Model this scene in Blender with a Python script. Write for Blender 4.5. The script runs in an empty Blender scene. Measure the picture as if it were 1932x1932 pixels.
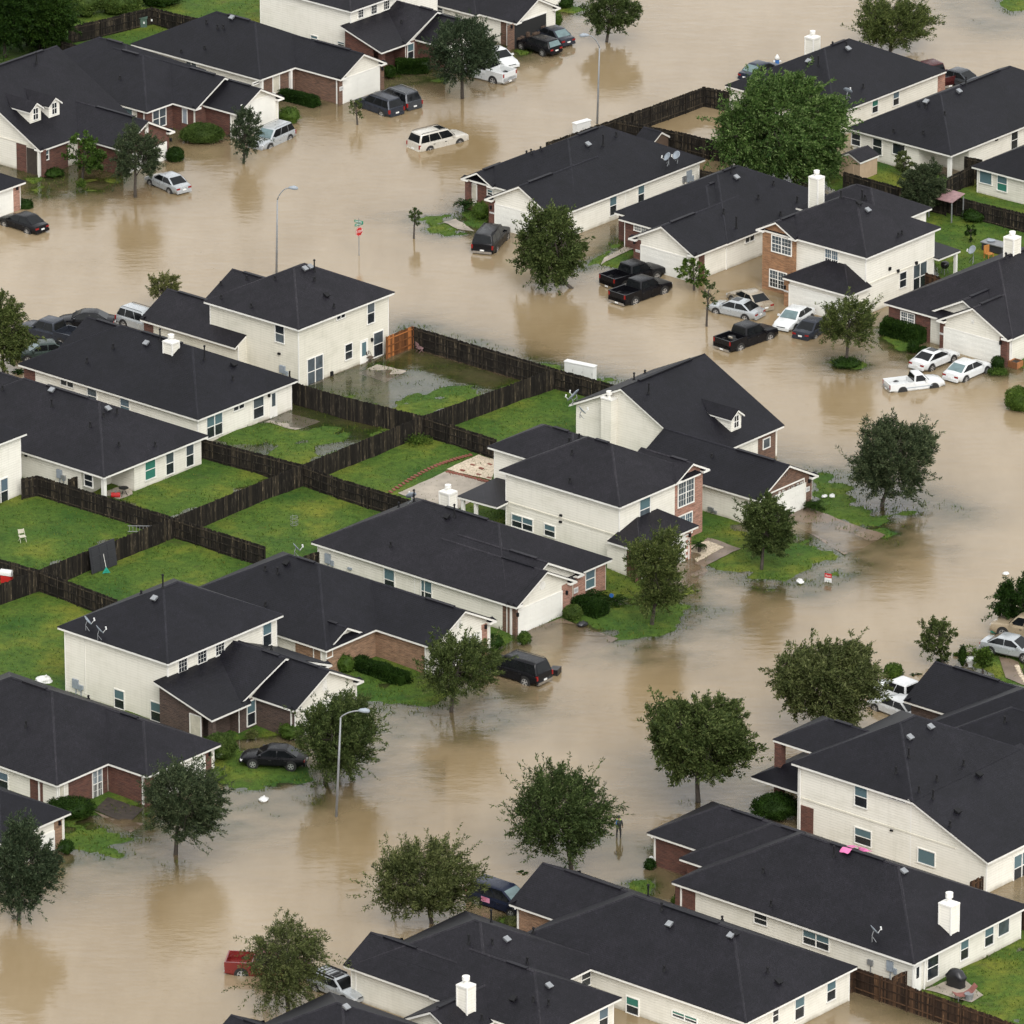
import bpy, bmesh, math, random
import numpy as np
from mathutils import Vector, Matrix, noise as mnoise
from mathutils.bvhtree import BVHTree
R = math.radians
scene = bpy.context.scene
# ------------------------------------------------------------------ camera
CAM_Y, CAM_H, PITCH, FPX = -605.0, 235.0, R(21.2), 16000.0
cam_data = bpy.data.cameras.new('camera')
cam_data.sensor_width = 36.0
cam_data.lens = FPX / 1932.0 * 36.0
cam_data.clip_start = 20.0
cam_data.clip_end = 6000.0
cam = bpy.data.objects.new('camera', cam_data)
scene.collection.objects.link(cam)
cam.location = (0, CAM_Y, CAM_H)
cam.rotation_euler = (R(90) - PITCH, 0, 0)
scene.camera = cam
# ------------------------------------------------------------------ sky and sun (overcast)
SUN_EL, SUN_AZ = R(42), R(-76)       # azimuth measured from +x, towards -y
world = bpy.data.worlds.new('World')
scene.world = world
world.use_nodes = True
wn, wl = world.node_tree.nodes, world.node_tree.links
wn.clear()
sky = wn.new('ShaderNodeTexSky')
sky.sky_type = 'NISHITA'
sky.sun_disc = False
sky.sun_elevation = SUN_EL
sky.sun_rotation = math.pi / 2 - SUN_AZ
sky.air_density = 1.0
sky.dust_density = 4.0
hs = wn.new('ShaderNodeHueSaturation')
hs.inputs['Saturation'].default_value = 0.16
bgn = wn.new('ShaderNodeBackground')
bgn.inputs['Strength'].default_value = 0.15
wo = wn.new('ShaderNodeOutputWorld')
wl.new(sky.outputs[0], hs.inputs['Color'])
deck = wn.new('ShaderNodeMix')           # even grey cloud deck over most of the sky
deck.data_type = 'RGBA'
deck.inputs[0].default_value = 0.62
deck.inputs[7].default_value = (4.78, 4.84, 4.86, 1)
wl.new(hs.outputs[0], deck.inputs[6])
wl.new(deck.outputs[2], bgn.inputs['Color'])
wl.new(bgn.outputs[0], wo.inputs['Surface'])
sd = bpy.data.lights.new('sun', 'SUN')
sd.energy = 0.95
sd.angle = R(35)
sd.color = (1.0, 0.975, 0.94)
sun = bpy.data.objects.new('sun', sd)
scene.collection.objects.link(sun)
sv = Vector((math.cos(SUN_EL) * math.cos(SUN_AZ), math.cos(SUN_EL) * math.sin(SUN_AZ), math.sin(SUN_EL)))
sun.rotation_euler = sv.to_track_quat('Z', 'Y').to_euler()
sun.location = (0, 0, 80)
scene.view_settings.view_transform = 'Standard'
scene.view_settings.look = 'None'
scene.view_settings.gamma = 1.0
scene.view_settings.exposure = 1.05
scene.render.engine = 'CYCLES'
scene.cycles.max_bounces = 6
scene.cycles.transparent_max_bounces = 12
# ------------------------------------------------------------------ survey: photo point + known height -> place
KPX = 1932 / 3840
OX = (0, 1270, 2540)
OY = (0, 960, 1900, 2840)
CP, SP = math.cos(PITCH), math.sin(PITCH)
def q(rc, x, y):
    r, c = divmod(rc, 10)
    return ((OX[c] + x * 1300 / 1932) * KPX, (OY[r] + y * 1300 / 1932) * KPX)
def ray(p):
    a = (p[0] - 966) / FPX
    b = -(p[1] - 966) / FPX
    return Vector((a, CP + b * SP, -SP + b * CP))
EYE = Vector((0, CAM_Y, CAM_H))
def G(p, z=0.0):
    d = ray(p)
    return EYE + d * ((z - CAM_H) / d.z)
# ------------------------------------------------------------------ scene helpers
COL = scene.collection
def tag(o, label=None, cat=None, group=None, kind=None):
    if label: o['label'] = label
    if cat: o['category'] = cat
    if group: o['group'] = group
    if kind: o['kind'] = kind
    return o
def empty(name, loc, rz=0.0, label=None, cat=None, group=None):
    o = bpy.data.objects.new(name, None)
    COL.objects.link(o)
    o.location = loc
    o.rotation_euler = (0, 0, rz)
    o.empty_display_size = 0.3
    return tag(o, label, cat, group)
def link_mesh(name, me, mats, parent=None):
    if not isinstance(mats, (list, tuple)): mats = [mats]
    for m in mats: me.materials.append(m)
    o = bpy.data.objects.new(name, me)
    COL.objects.link(o)
    if parent is not None: o.parent = parent
    return o
class MB:
    """collects faces of one part and links them as one mesh object"""
    def __init__(s):
        s.v, s.f, s.m = [], [], []
    def add(s, vs, fs, mi=0):
        n = len(s.v)
        s.v += [tuple(v) for v in vs]
        for f in fs:
            s.f.append(tuple(n + i for i in f)); s.m.append(mi)
    def box(s, x0, y0, z0, x1, y1, z1, mi=0, M=None):
        vs = [(x0,y0,z0),(x1,y0,z0),(x1,y1,z0),(x0,y1,z0),(x0,y0,z1),(x1,y0,z1),(x1,y1,z1),(x0,y1,z1)]
        if M is not None: vs = [M @ Vector(v) for v in vs]
        s.add(vs, [(0,3,2,1),(4,5,6,7),(0,1,5,4),(1,2,6,5),(2,3,7,6),(3,0,4,7)], mi)
    def tube(s, pts, rads, n=8, mi=0, cap=True):
        pts = [Vector(p) for p in pts]
        if not isinstance(rads, (list, tuple)): rads = [rads] * len(pts)
        base = len(s.v)
        ref = Vector((0.31, 0.17, 0.93))
        for i, p in enumerate(pts):
            d = (pts[min(i+1, len(pts)-1)] - pts[max(i-1, 0)]).normalized()
            a = d.cross(Vector((0,0,1)) if abs(d.z) < 0.9 else Vector((1,0,0))).normalized()
            b = d.cross(a)
            for k in range(n):
                t = 2 * math.pi * k / n
                s.v.append(tuple(p + (a * math.cos(t) + b * math.sin(t)) * rads[i]))
        for i in range(len(pts) - 1):
            for k in range(n):
                s.f.append((base+i*n+k, base+i*n+(k+1) % n, base+(i+1)*n+(k+1) % n, base+(i+1)*n+k)); s.m.append(mi)
        if cap:
            s.f.append(tuple(base + k for k in range(n))[::-1]); s.m.append(mi)
            s.f.append(tuple(base + (len(pts)-1)*n + k for k in range(n))); s.m.append(mi)
    def build(s, name, mats, parent=None, smooth=False, fix=True):
        if not s.f: return None
        me = bpy.data.meshes.new(name)
        me.from_pydata(s.v, [], s.f)
        me.polygons.foreach_set('material_index', s.m)
        if fix:
            bm = bmesh.new(); bm.from_mesh(me)
            bmesh.ops.recalc_face_normals(bm, faces=bm.faces)
            bm.to_mesh(me); bm.free()
        if smooth: me.polygons.foreach_set('use_smooth', [True] * len(s.f))
        return link_mesh(name, me, mats, parent)
# ------------------------------------------------------------------ materials
def nm(name):
    m = bpy.data.materials.new(name)
    m.use_nodes = True
    t = m.node_tree
    b = t.nodes['Principled BSDF']
    return m, t, b, t.nodes, t.links
def ramp(nodes, links, src, stops):
    r = nodes.new('ShaderNodeValToRGB')
    els = r.color_ramp.elements
    while len(els) < len(stops): els.new(0.5)
    for e, (p, c) in zip(els, stops):
        e.position = p
        e.color = (*c, 1) if len(c) == 3 else c
    links.new(src, r.inputs[0])
    return r
def noise(nodes, links, co, scale, detail=3, rough=0.55):
    n = nodes.new('ShaderNodeTexNoise')
    n.inputs['Scale'].default_value = scale
    n.inputs['Detail'].default_value = detail
    n.inputs['Roughness'].default_value = rough
    links.new(co, n.inputs['Vector'])
    return n
def mixc(nodes, links, fac, a, b, mode='MIX'):
    m = nodes.new('ShaderNodeMix')
    m.data_type = 'RGBA'; m.blend_type = mode
    if isinstance(fac, (int, float)): m.inputs[0].default_value = fac
    else: links.new(fac, m.inputs[0])
    for k, v in ((6, a), (7, b)):
        if isinstance(v, tuple): m.inputs[k].default_value = (*v, 1)
        else: links.new(v, m.inputs[k])
    return m.outputs[2]
def mapping(nodes, links, co, sc, rot=(0,0,0)):
    m = nodes.new('ShaderNodeMapping')
    m.inputs['Scale'].default_value = sc
    m.inputs['Rotation'].default_value = rot
    links.new(co, m.inputs['Vector'])
    return m.outputs[0]
def plain(name, col, rough=0.6, metal=0.0, var=0.12, scale=3.0, spec=0.5, coat=0.0):
    m, t, b, n, l = nm(name)
    co = n.new('ShaderNodeTexCoord').outputs['Object']
    ns = noise(n, l, co, scale)
    lo = tuple(c * (1 - var) for c in col); hi = tuple(min(1, c * (1 + var)) for c in col)
    r = ramp(n, l, ns.outputs['Fac'], [(0.3, lo), (0.7, hi)])
    l.new(r.outputs[0], b.inputs['Base Color'])
    b.inputs['Roughness'].default_value = rough
    b.inputs['Metallic'].default_value = metal
    b.inputs['Specular IOR Level'].default_value = spec
    b.inputs['Coat Weight'].default_value = coat
    b.inputs['Coat Roughness'].default_value = 0.05
    return m
def siding(name, col, stain):
    m, t, b, n, l = nm(name)
    geo = n.new('ShaderNodeNewGeometry')
    tc = n.new('ShaderNodeTexCoord').outputs['Object']
    sep = n.new('ShaderNodeSeparateXYZ'); l.new(tc, sep.inputs[0])
    d = n.new('ShaderNodeMath'); d.operation = 'MULTIPLY'; d.inputs[1].default_value = 1 / 0.2; l.new(sep.outputs[2], d.inputs[0])
    fr = n.new('ShaderNodeMath'); fr.operation = 'FRACT'; l.new(d.outputs[0], fr.inputs[0])
    # each lap leans out towards its lower edge
    hgt = n.new('ShaderNodeMath'); hgt.operation = 'SUBTRACT'; hgt.inputs[0].default_value = 1.0; l.new(fr.outputs[0], hgt.inputs[1])
    bump = n.new('ShaderNodeBump'); bump.inputs['Strength'].default_value = 0.55; bump.inputs['Distance'].default_value = 0.03
    l.new(hgt.outputs[0], bump.inputs['Height']); l.new(bump.outputs[0], b.inputs['Normal'])
    # algae, rain stains and board to board variation
    mp = mapping(n, l, tc, (0.55, 0.55, 0.9))
    n1 = noise(n, l, mp, 0.9, 6, 0.65)
    r1 = ramp(n, l, n1.outputs['Fac'], [(0.48, (0,0,0)), (0.78, (1,1,1))])
    mp2 = mapping(n, l, tc, (0.25, 0.25, 5.0))
    n2 = noise(n, l, mp2, 1.0, 2)
    r2 = ramp(n, l, n2.outputs['Fac'], [(0.3, tuple(c * 0.96 for c in col)), (0.7, col)])
    mp3 = mapping(n, l, tc, (5.0, 5.0, 0.35))
    n3 = noise(n, l, mp3, 1.0, 3)
    r3 = ramp(n, l, n3.outputs['Fac'], [(0.5, (0,0,0)), (0.85, (0.22,0.22,0.22))])
    c1 = mixc(n, l, r3.outputs[0], r2.outputs[0], tuple(c * 0.82 for c in stain))
    sc = n.new('ShaderNodeMath'); sc.operation = 'MULTIPLY'; sc.inputs[1].default_value = 0.34; l.new(r1.outputs[0], sc.inputs[0])
    c2 = mixc(n, l, sc.outputs[0], c1, stain)
    # dark line at each lap joint, the lap's shadow painted into the colour
    r4 = ramp(n, l, fr.outputs[0], [(0.0, (1,1,1)), (0.07, (1,1,1)), (0.1, (0,0,0)), (1.0, (0,0,0))])
    g = n.new('ShaderNodeMath'); g.operation = 'MULTIPLY'; g.inputs[1].default_value = 0.3; l.new(r4.outputs[0], g.inputs[0])
    c3 = mixc(n, l, g.outputs[0], c2, tuple(c * 0.45 for c in stain))
    nz = noise(n, l, tc, 1.1, 4, 0.7)
    zz = n.new('ShaderNodeMath'); zz.operation = 'MULTIPLY_ADD'; zz.inputs[1].default_value = 0.5; l.new(nz.outputs['Fac'], zz.inputs[0]); l.new(sep.outputs[2], zz.inputs[2])
    r7 = ramp(n, l, zz.outputs[0], [(0.22, (0.75,0.75,0.75)), (0.45, (0.2,0.2,0.2)), (0.62, (0,0,0))])
    c3 = mixc(n, l, r7.outputs[0], c3, (0.21, 0.18, 0.125))
    oi = n.new('ShaderNodeObjectInfo')
    r8 = ramp(n, l, oi.outputs['Random'], [(0, (0.9,0.9,0.885)), (0.5, (0.99,0.985,0.97)), (1, (1.03,1.03,1.03))])
    c3 = mixc(n, l, 1.0, c3, r8.outputs[0], 'MULTIPLY')
    l.new(c3, b.inputs['Base Color'])
    b.inputs['Roughness'].default_value = 0.65
    return m
def brick(name, c1, c2, mortar):
    m, t, b, n, l = nm(name)
    tc = n.new('ShaderNodeTexCoord').outputs['Object']
    sep = n.new('ShaderNodeSeparateXYZ'); l.new(tc, sep.inputs[0])
    ad = n.new('ShaderNodeMath'); ad.operation = 'ADD'; l.new(sep.outputs[0], ad.inputs[0]); l.new(sep.outputs[1], ad.inputs[1])
    cb = n.new('ShaderNodeCombineXYZ'); l.new(ad.outputs[0], cb.inputs[0]); l.new(sep.outputs[2], cb.inputs[1])
    bt = n.new('ShaderNodeTexBrick'); l.new(cb.outputs[0], bt.inputs['Vector'])
    bt.inputs['Scale'].default_value = 1.0
    bt.inputs['Brick Width'].default_value = 0.32; bt.inputs['Row Height'].default_value = 0.1
    bt.inputs['Mortar Size'].default_value = 0.012; bt.inputs['Bias'].default_value = -0.1
    bt.inputs['Color1'].default_value = (*c1, 1); bt.inputs['Color2'].default_value = (*c2, 1); bt.inputs['Mortar'].default_value = (*mortar, 1)
    mp = mapping(n, l, cb.outputs[0], (1.1, 7.0, 1))
    n1 = noise(n, l, mp, 1.3, 4, 0.7)
    r1 = ramp(n, l, n1.outputs['Fac'], [(0.3, (0.45,0.42,0.42)), (0.5, (0.95,0.95,0.95)), (0.72, (1.4,1.3,1.25))])
    c = mixc(n, l, 1.0, bt.outputs['Color'], r1.outputs[0], 'MULTIPLY')
    l.new(c, b.inputs['Base Color'])
    bp = n.new('ShaderNodeBump'); bp.inputs['Strength'].default_value = 0.4; bp.inputs['Distance'].default_value = 0.02
    iv = n.new('ShaderNodeMath'); iv.operation = 'SUBTRACT'; iv.inputs[0].default_value = 1; l.new(bt.outputs['Fac'], iv.inputs[1])
    l.new(iv.outputs[0], bp.inputs['Height']); l.new(bp.outputs[0], b.inputs['Normal'])
    b.inputs['Roughness'].default_value = 0.85
    return m
def shingle(name, col):
    m, t, b, n, l = nm(name)
    tc = n.new('ShaderNodeTexCoord').outputs['Object']
    sep = n.new('ShaderNodeSeparateXYZ'); l.new(tc, sep.inputs[0])
    d = n.new('ShaderNodeMath'); d.operation = 'MULTIPLY'; d.inputs[1].default_value = 1 / 0.075; l.new(sep.outputs[2], d.inputs[0])
    fl = n.new('ShaderNodeMath'); fl.operation = 'FLOOR'; l.new(d.outputs[0], fl.inputs[0])
    fr = n.new('ShaderNodeMath'); fr.operation = 'FRACT'; l.new(d.outputs[0], fr.inputs[0])
    ad = n.new('ShaderNodeMath'); ad.operation = 'ADD'; l.new(sep.outputs[0], ad.inputs[0]); l.new(sep.outputs[1], ad.inputs[1])
    cb = n.new('ShaderNodeCombineXYZ')
    ml = n.new('ShaderNodeMath'); ml.operation = 'MULTIPLY'; ml.inputs[1].default_value = 1 / 0.3; l.new(ad.outputs[0], ml.inputs[0])
    l.new(ml.outputs[0], cb.inputs[0])
    f2 = n.new('ShaderNodeMath'); f2.operation = 'MULTIPLY'; f2.inputs[1].default_value = 3.37; l.new(fl.outputs[0], f2.inputs[0]); l.new(f2.outputs[0], cb.inputs[1])
    wn_ = noise(n, l, cb.outputs[0], 2.0, 2, 0.7)
    r0 = ramp(n, l, wn_.outputs['Fac'], [(0.3, tuple(c * 0.62 for c in col)), (0.55, col), (0.75, tuple(c * 1.5 for c in col))])
    n1 = noise(n, l, tc, 0.28, 5, 0.6)
    r1 = ramp(n, l, n1.outputs['Fac'], [(0.3, (0.72,0.72,0.74)), (0.7, (1.3,1.26,1.24))])
    c = mixc(n, l, 1.0, r0.outputs[0], r1.outputs[0], 'MULTIPLY')
    n2 = noise(n, l, tc, 14.0, 2, 0.8)
    r2 = ramp(n, l, n2.outputs['Fac'], [(0.3, (0.6,0.6,0.6)), (0.7, (1.45,1.45,1.45))])
    c = mixc(n, l, 1.0, c, r2.outputs[0], 'MULTIPLY')
    oi = n.new('ShaderNodeObjectInfo')
    r5 = ramp(n, l, oi.outputs['Random'], [(0, (0.78,0.8,0.92)), (0.5, (1.02,1.02,1.14)), (1, (1.6,1.5,1.5))])
    c = mixc(n, l, 1.0, c, r5.outputs[0], 'MULTIPLY')
    # rain streaks running down the slope
    mp5 = mapping(n, l, tc, (1.6, 1.6, 0.12)); n5 = noise(n, l, mp5, 1.0, 4, 0.7)
    r6 = ramp(n, l, n5.outputs['Fac'], [(0.35, (0.8,0.8,0.82)), (0.65, (1.3,1.28,1.25))])
    c = mixc(n, l, 1.0, c, r6.outputs[0], 'MULTIPLY')
    l.new(c, b.inputs['Base Color'])
    bp = n.new('ShaderNodeBump'); bp.inputs['Strength'].default_value = 0.6; bp.inputs['Distance'].default_value = 0.02
    iv = n.new('ShaderNodeMath'); iv.operation = 'SUBTRACT'; iv.inputs[0].default_value = 1; l.new(fr.outputs[0], iv.inputs[1])
    l.new(iv.outputs[0], bp.inputs['Height']); l.new(bp.outputs[0], b.inputs['Normal'])
    b.inputs['Roughness'].default_value = 0.5
    b.inputs['Specular IOR Level'].default_value = 0.17
    return m
def foliage(name, cols, rough=0.55, trans=0.35):
    m, t, b, n, l = nm(name)
    geo = n.new('ShaderNodeNewGeometry')
    tc = n.new('ShaderNodeTexCoord').outputs['Object']
    r = ramp(n, l, geo.outputs['Random Per Island'], [(i / (len(cols) - 1), c) for i, c in enumerate(cols)])
    ns = noise(n, l, tc, 0.9, 3)
    r2 = ramp(n, l, ns.outputs['Fac'], [(0.3, (0.6,0.65,0.6)), (0.7, (1.4,1.35,1.3))])
    oi = n.new('ShaderNodeObjectInfo')
    r3 = ramp(n, l, oi.outputs['Random'], [(0, (0.8,0.86,0.85)), (1, (1.2,1.12,1.0))])
    c = mixc(n, l, 1.0, r.outputs[0], r2.outputs[0], 'MULTIPLY')
    c = mixc(n, l, 1.0, c, r3.outputs[0], 'MULTIPLY')
    l.new(c, b.inputs['Base Color'])
    b.inputs['Roughness'].default_value = rough
    b.inputs['Specular IOR Level'].default_value = 0.1
    tr = n.new('ShaderNodeBsdfTranslucent'); l.new(c, tr.inputs['Color'])
    mx = n.new('ShaderNodeMixShader'); mx.inputs[0].default_value = trans
    l.new(b.outputs[0], mx.inputs[1]); l.new(tr.outputs[0], mx.inputs[2])
    l.new(mx.outputs[0], n['Material Output'].inputs['Surface'])
    return m
def wood(name, dark, light, thr=0.55):
    m, t, b, n, l = nm(name)
    geo = n.new('ShaderNodeNewGeometry')
    tc = n.new('ShaderNodeTexCoord').outputs['Object']
    mp = mapping(n, l, tc, (6, 6, 0.7))
    n1 = noise(n, l, mp, 1.6, 5, 0.7)
    r = ramp(n, l, n1.outputs['Fac'], [(0.35, dark), (thr, tuple(c * 1.5 for c in dark)), (0.8, light)])
    r2 = ramp(n, l, geo.outputs['Random Per Island'], [(0, (0.5,0.5,0.5)), (0.7, (1.3,1.25,1.2)), (1, (2.8,2.6,2.2))])
    c = mixc(n, l, 1.0, r.outputs[0], r2.outputs[0], 'MULTIPLY')
    l.new(c, b.inputs['Base Color'])
    b.inputs['Roughness'].default_value = 0.9
    b.inputs['Specular IOR Level'].default_value = 0.2
    return m
def glass(name, col, rough=0.06):
    m, t, b, n, l = nm(name)
    tc = n.new('ShaderNodeTexCoord').outputs['Object']
    ns = noise(n, l, tc, 1.3, 2)
    r = ramp(n, l, ns.outputs['Fac'], [(0.3, tuple(c * 0.7 for c in col)), (0.7, tuple(c * 1.25 for c in col))])
    l.new(r.outputs[0], b.inputs['Base Color'])
    b.inputs['Roughness'].default_value = rough
    b.inputs['Specular IOR Level'].default_value = 0.6
    return m
def blinds(name, col):
    m, t, b, n, l = nm(name)
    tc = n.new('ShaderNodeTexCoord').outputs['Object']
    sep = n.new('ShaderNodeSeparateXYZ'); l.new(tc, sep.inputs[0])
    d = n.new('ShaderNodeMath'); d.operation = 'MULTIPLY'; d.inputs[1].default_value = 20; l.new(sep.outputs[2], d.inputs[0])
    fr = n.new('ShaderNodeMath'); fr.operation = 'FRACT'; l.new(d.outputs[0], fr.inputs[0])
    r = ramp(n, l, fr.outputs[0], [(0, tuple(c * 0.7 for c in col)), (0.5, col), (1, tuple(c * 1.1 for c in col))])
    l.new(r.outputs[0], b.inputs['Base Color'])
    b.inputs['Roughness'].default_value = 0.1
    return m
M = {}
M['siding'] = siding('cream_siding', (0.66, 0.635, 0.565), (0.40, 0.385, 0.30))
M['siding_dirty'] = siding('stained_siding', (0.62, 0.59, 0.505), (0.27, 0.265, 0.19))
M['trim'] = plain('white_trim', (0.66, 0.645, 0.60), 0.5, var=0.08, scale=0.8)
M['door_white'] = plain('garage_white', (0.64, 0.63, 0.58), 0.45, var=0.05, scale=0.6)
M['door_beige'] = plain('beige_door', (0.45, 0.42, 0.34), 0.5)
M['brick_red'] = brick('red_brick', (0.105, 0.034, 0.022), (0.065, 0.022, 0.016), (0.12, 0.08, 0.06))
M['brick_brown'] = brick('brown_brick', (0.135, 0.068, 0.04), (0.085, 0.043, 0.028), (0.15, 0.11, 0.085))
M['brick_pink'] = brick('pink_brick', (0.30, 0.14, 0.095), (0.24, 0.10, 0.065), (0.33, 0.25, 0.2))
M['brick_tan'] = brick('tan_brick', (0.24, 0.14, 0.08), (0.17, 0.092, 0.052), (0.28, 0.2, 0.14))
M['brick_orange'] = brick('orange_brick', (0.27, 0.14, 0.065), (0.19, 0.09, 0.04), (0.25, 0.16, 0.1))
M['brick_dark'] = brick('dark_brown_brick', (0.065, 0.04, 0.03), (0.04, 0.026, 0.022), (0.12, 0.09, 0.075))
M['shingle'] = shingle('charcoal_shingle', (0.0047, 0.0046, 0.0064))
M['shingle_cap'] = shingle('ridge_cap_shingle', (0.0105, 0.0104, 0.0128))
M['shed_brown'] = plain('brown_panel', (0.07, 0.045, 0.03), .8)
M['vent_black'] = plain('black_vent', (0.008, 0.008, 0.009), 0.7, spec=0.2)
M['metal_grey'] = plain('grey_metal', (0.28, 0.29, 0.3), 0.4, 0.6)
M['galv'] = plain('galvanised', (0.2, 0.205, 0.21), 0.55, 0.3)
M['meter'] = plain('meter_grey', (0.22, 0.25, 0.28), 0.5)
M['glass_dark'] = glass('dark_glass', (0.018, 0.022, 0.026))
M['glass_teal'] = blinds('teal_blind_glass', (0.085, 0.14, 0.158))
M['glass_blue'] = blinds('blue_blind_glass', (0.09, 0.13, 0.16))
M['glass_green'] = blinds('green_curtain_glass', (0.035, 0.15, 0.115))
M['glass_grey'] = glass('grey_glass', (0.06, 0.075, 0.085))
M['fence'] = wood('dark_fence', (0.0085, 0.0072, 0.0056), (0.15, 0.128, 0.094), 0.57)
M['fence_new'] = wood('new_fence', (0.085, 0.034, 0.012), (0.16, 0.075, 0.028))
M['fence_brown'] = wood('brown_fence', (0.02, 0.0115, 0.007), (0.12, 0.08, 0.045), 0.6)
M['bark'] = plain('bark', (0.045, 0.036, 0.028), 0.9, var=0.4, scale=9)
M['concrete'] = plain('concrete', (0.27, 0.235, 0.19), 0.75, var=0.25, scale=0.7)
M['wet_concrete'] = plain('wet_concrete', (0.135, 0.098, 0.068), 0.35, var=0.3, scale=0.6)
M['soil'] = plain('bare_soil', (0.03, 0.022, 0.016), 0.9, var=0.4)
M['gravel'] = plain('pale_gravel', (0.42, 0.35, 0.26), 0.9, var=0.35, scale=6)
M['white'] = plain('white_paint', (0.55, 0.55, 0.53), 0.4, var=0.04)
M['red'] = plain('red_paint', (0.35, 0.012, 0.012), 0.35)
M['rubber'] = plain('rubber', (0.009, 0.009, 0.009), 0.75)
M['rim'] = plain('alloy_rim', (0.5, 0.5, 0.5), 0.3, 0.7)
M['chrome'] = plain('chrome', (0.55, 0.55, 0.56), 0.15, 1.0)
M['black_plastic'] = plain('black_plastic', (0.012, 0.012, 0.012), 0.5)
M['car_glass'] = glass('car_glass', (0.006, 0.007, 0.008), 0.08)
M['car_glass'].node_tree.nodes['Principled BSDF'].inputs['Specular IOR Level'].default_value = 0.22
M['car_glass_pale'] = glass('car_glass_pale', (0.10, 0.15, 0.155), 0.04)
M['tail'] = plain('tail_lamp', (0.20, 0.006, 0.006), 0.12)
M['lamp_clear'] = plain('head_lamp', (0.5, 0.5, 0.5), 0.1)
M['plate'] = plain('plate', (0.6, 0.6, 0.58), 0.4)
LEAF = {
 'oak': foliage('oak_leaves', [(0.024,0.039,0.012), (0.042,0.062,0.019), (0.066,0.092,0.029), (0.112,0.136,0.052)]),
 'elm': foliage('elm_leaves', [(0.038,0.049,0.018), (0.066,0.080,0.027), (0.102,0.116,0.041), (0.155,0.165,0.075)]),
 'dark': foliage('dark_leaves', [(0.018,0.030,0.017), (0.031,0.048,0.026), (0.048,0.068,0.037), (0.078,0.100,0.056)]),
 'bright': foliage('bright_leaves', [(0.022,0.045,0.007), (0.04,0.075,0.012), (0.066,0.11,0.02), (0.10,0.15,0.035)]),
 'ash': foliage('ash_leaves', [(0.018,0.044,0.012), (0.042,0.084,0.020), (0.076,0.13,0.036), (0.14,0.20,0.08)]),
 'hedge': foliage('hedge_leaves', [(0.008,0.022,0.004), (0.017,0.04,0.007), (0.03,0.06,0.011)]),
 'hedge_pale': foliage('pale_hedge_leaves', [(0.032,0.058,0.012), (0.06,0.095,0.022), (0.09,0.128,0.035)]),
}
# ------------------------------------------------------------------ terrain and flood water (water level is z = 0)
FT = 1.85                                    # height of a fence top
def GP(pts, z=0.0): return [tuple(G(p, z)[:2]) for p in pts]
N1, N2, N3, N4, N5, N6 = q(11,412,391), q(11,1205,626), q(11,472,890), q(10,1685,1162), q(20,965,60), q(20,213,352)
LAWNS = []                                   # (polygon in metres, height inside, bank slope)
def lawn(px, h, slope=0.09, z=0.0, jit=1.0): LAWNS.append((np.array(GP(px, z)), h, slope, jit))
# lots of the middle block (D houses) and its back gardens
lawn([N2, q(11,1530,716), (1330,900), (1440,875), (1480,935), (1400,990), (1300,1015), (1185,1085), (1060,1160), (965,1205), (840,1255), (680,1300), (545,1380), (395,1410), (280,1500), (115,1570), (-80,1660), (-80,1080), N6, N5, N4, N3], 0.13, 0.07)
lawn([q(12,735,1235), q(12,850,1235), q(12,985,1330), q(12,1080,1400), q(12,1230,1440), q(22,1235,62), q(22,1150,152), q(22,822,48), q(12,690,1400)], 0.08, 0.05, jit=1.5)
lawn([q(22,118,28), q(22,350,118), q(22,640,168), q(22,918,262), q(22,720,365), q(22,560,408), q(22,420,400), q(22,148,350), q(22,110,200)], 0.10, 0.06, jit=1.3)
lawn([q(21,1490,355), q(21,1700,420), q(21,1932,520), q(22,100,560), q(21,1860,680), q(21,1720,738), q(21,1560,735), q(21,1385,668), q(21,1260,600)], 0.08, 0.05, jit=1.4)
lawn([q(21,60,920), q(21,400,930), q(21,560,1000), q(21,620,1080), q(21,440,1112), q(21,220,1120), q(21,80,1060)], 0.045, 0.04, jit=1.5)
lawn([q(20,1130,1290), q(20,1330,1290), q(20,1560,1420), q(20,1800,1440), q(30,1760,60), q(30,1560,110), q(30,1310,205), q(30,1225,190), q(30,1190,60)], 0.05, 0.035, jit=1.6)
lawn([q(30,330,350), q(30,520,325), q(30,720,400), q(30,880,390), q(30,800,455), q(30,570,475), q(30,380,470)], 0.05, 0.04, jit=1.5)
lawn([q(30,-60,450), q(30,330,440), q(30,420,520), q(30,300,620), q(30,-60,700)], -0.05, 0.07)
# drowned front gardens of that side: bottom showing through shallow water
lawn([q(30,1310,190), q(30,1760,130), q(30,1700,250), q(30,1560,300)], -0.07, 0.08)
lawn([q(21,640,1060), q(21,900,1050), q(21,1010,1150), q(21,700,1250), q(21,250,1240), q(21,60,1120)], -0.10, 0.08)
lawn([q(12,1000,1260), q(12,1450,1380), q(12,1500,1440), q(22,1250,110), q(12,1100,1380)], -0.10, 0.07)
lawn([q(22,420,420), q(22,960,300), q(22,1050,330), q(22,700,480), q(22,560,480)], -0.06, 0.09)
lawn([q(22,90,540), q(22,245,572), q(22,130,620), q(22,0,650)], -0.05, 0.09)
lawn([q(30,400,470), q(30,900,400), q(30,1250,420), q(30,900,560), q(30,500,640)], -0.13, 0.06)
lawn([q(22,795,375), q(22,905,350), q(22,895,385), q(22,800,392)], 0.02, 0.10)
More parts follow.
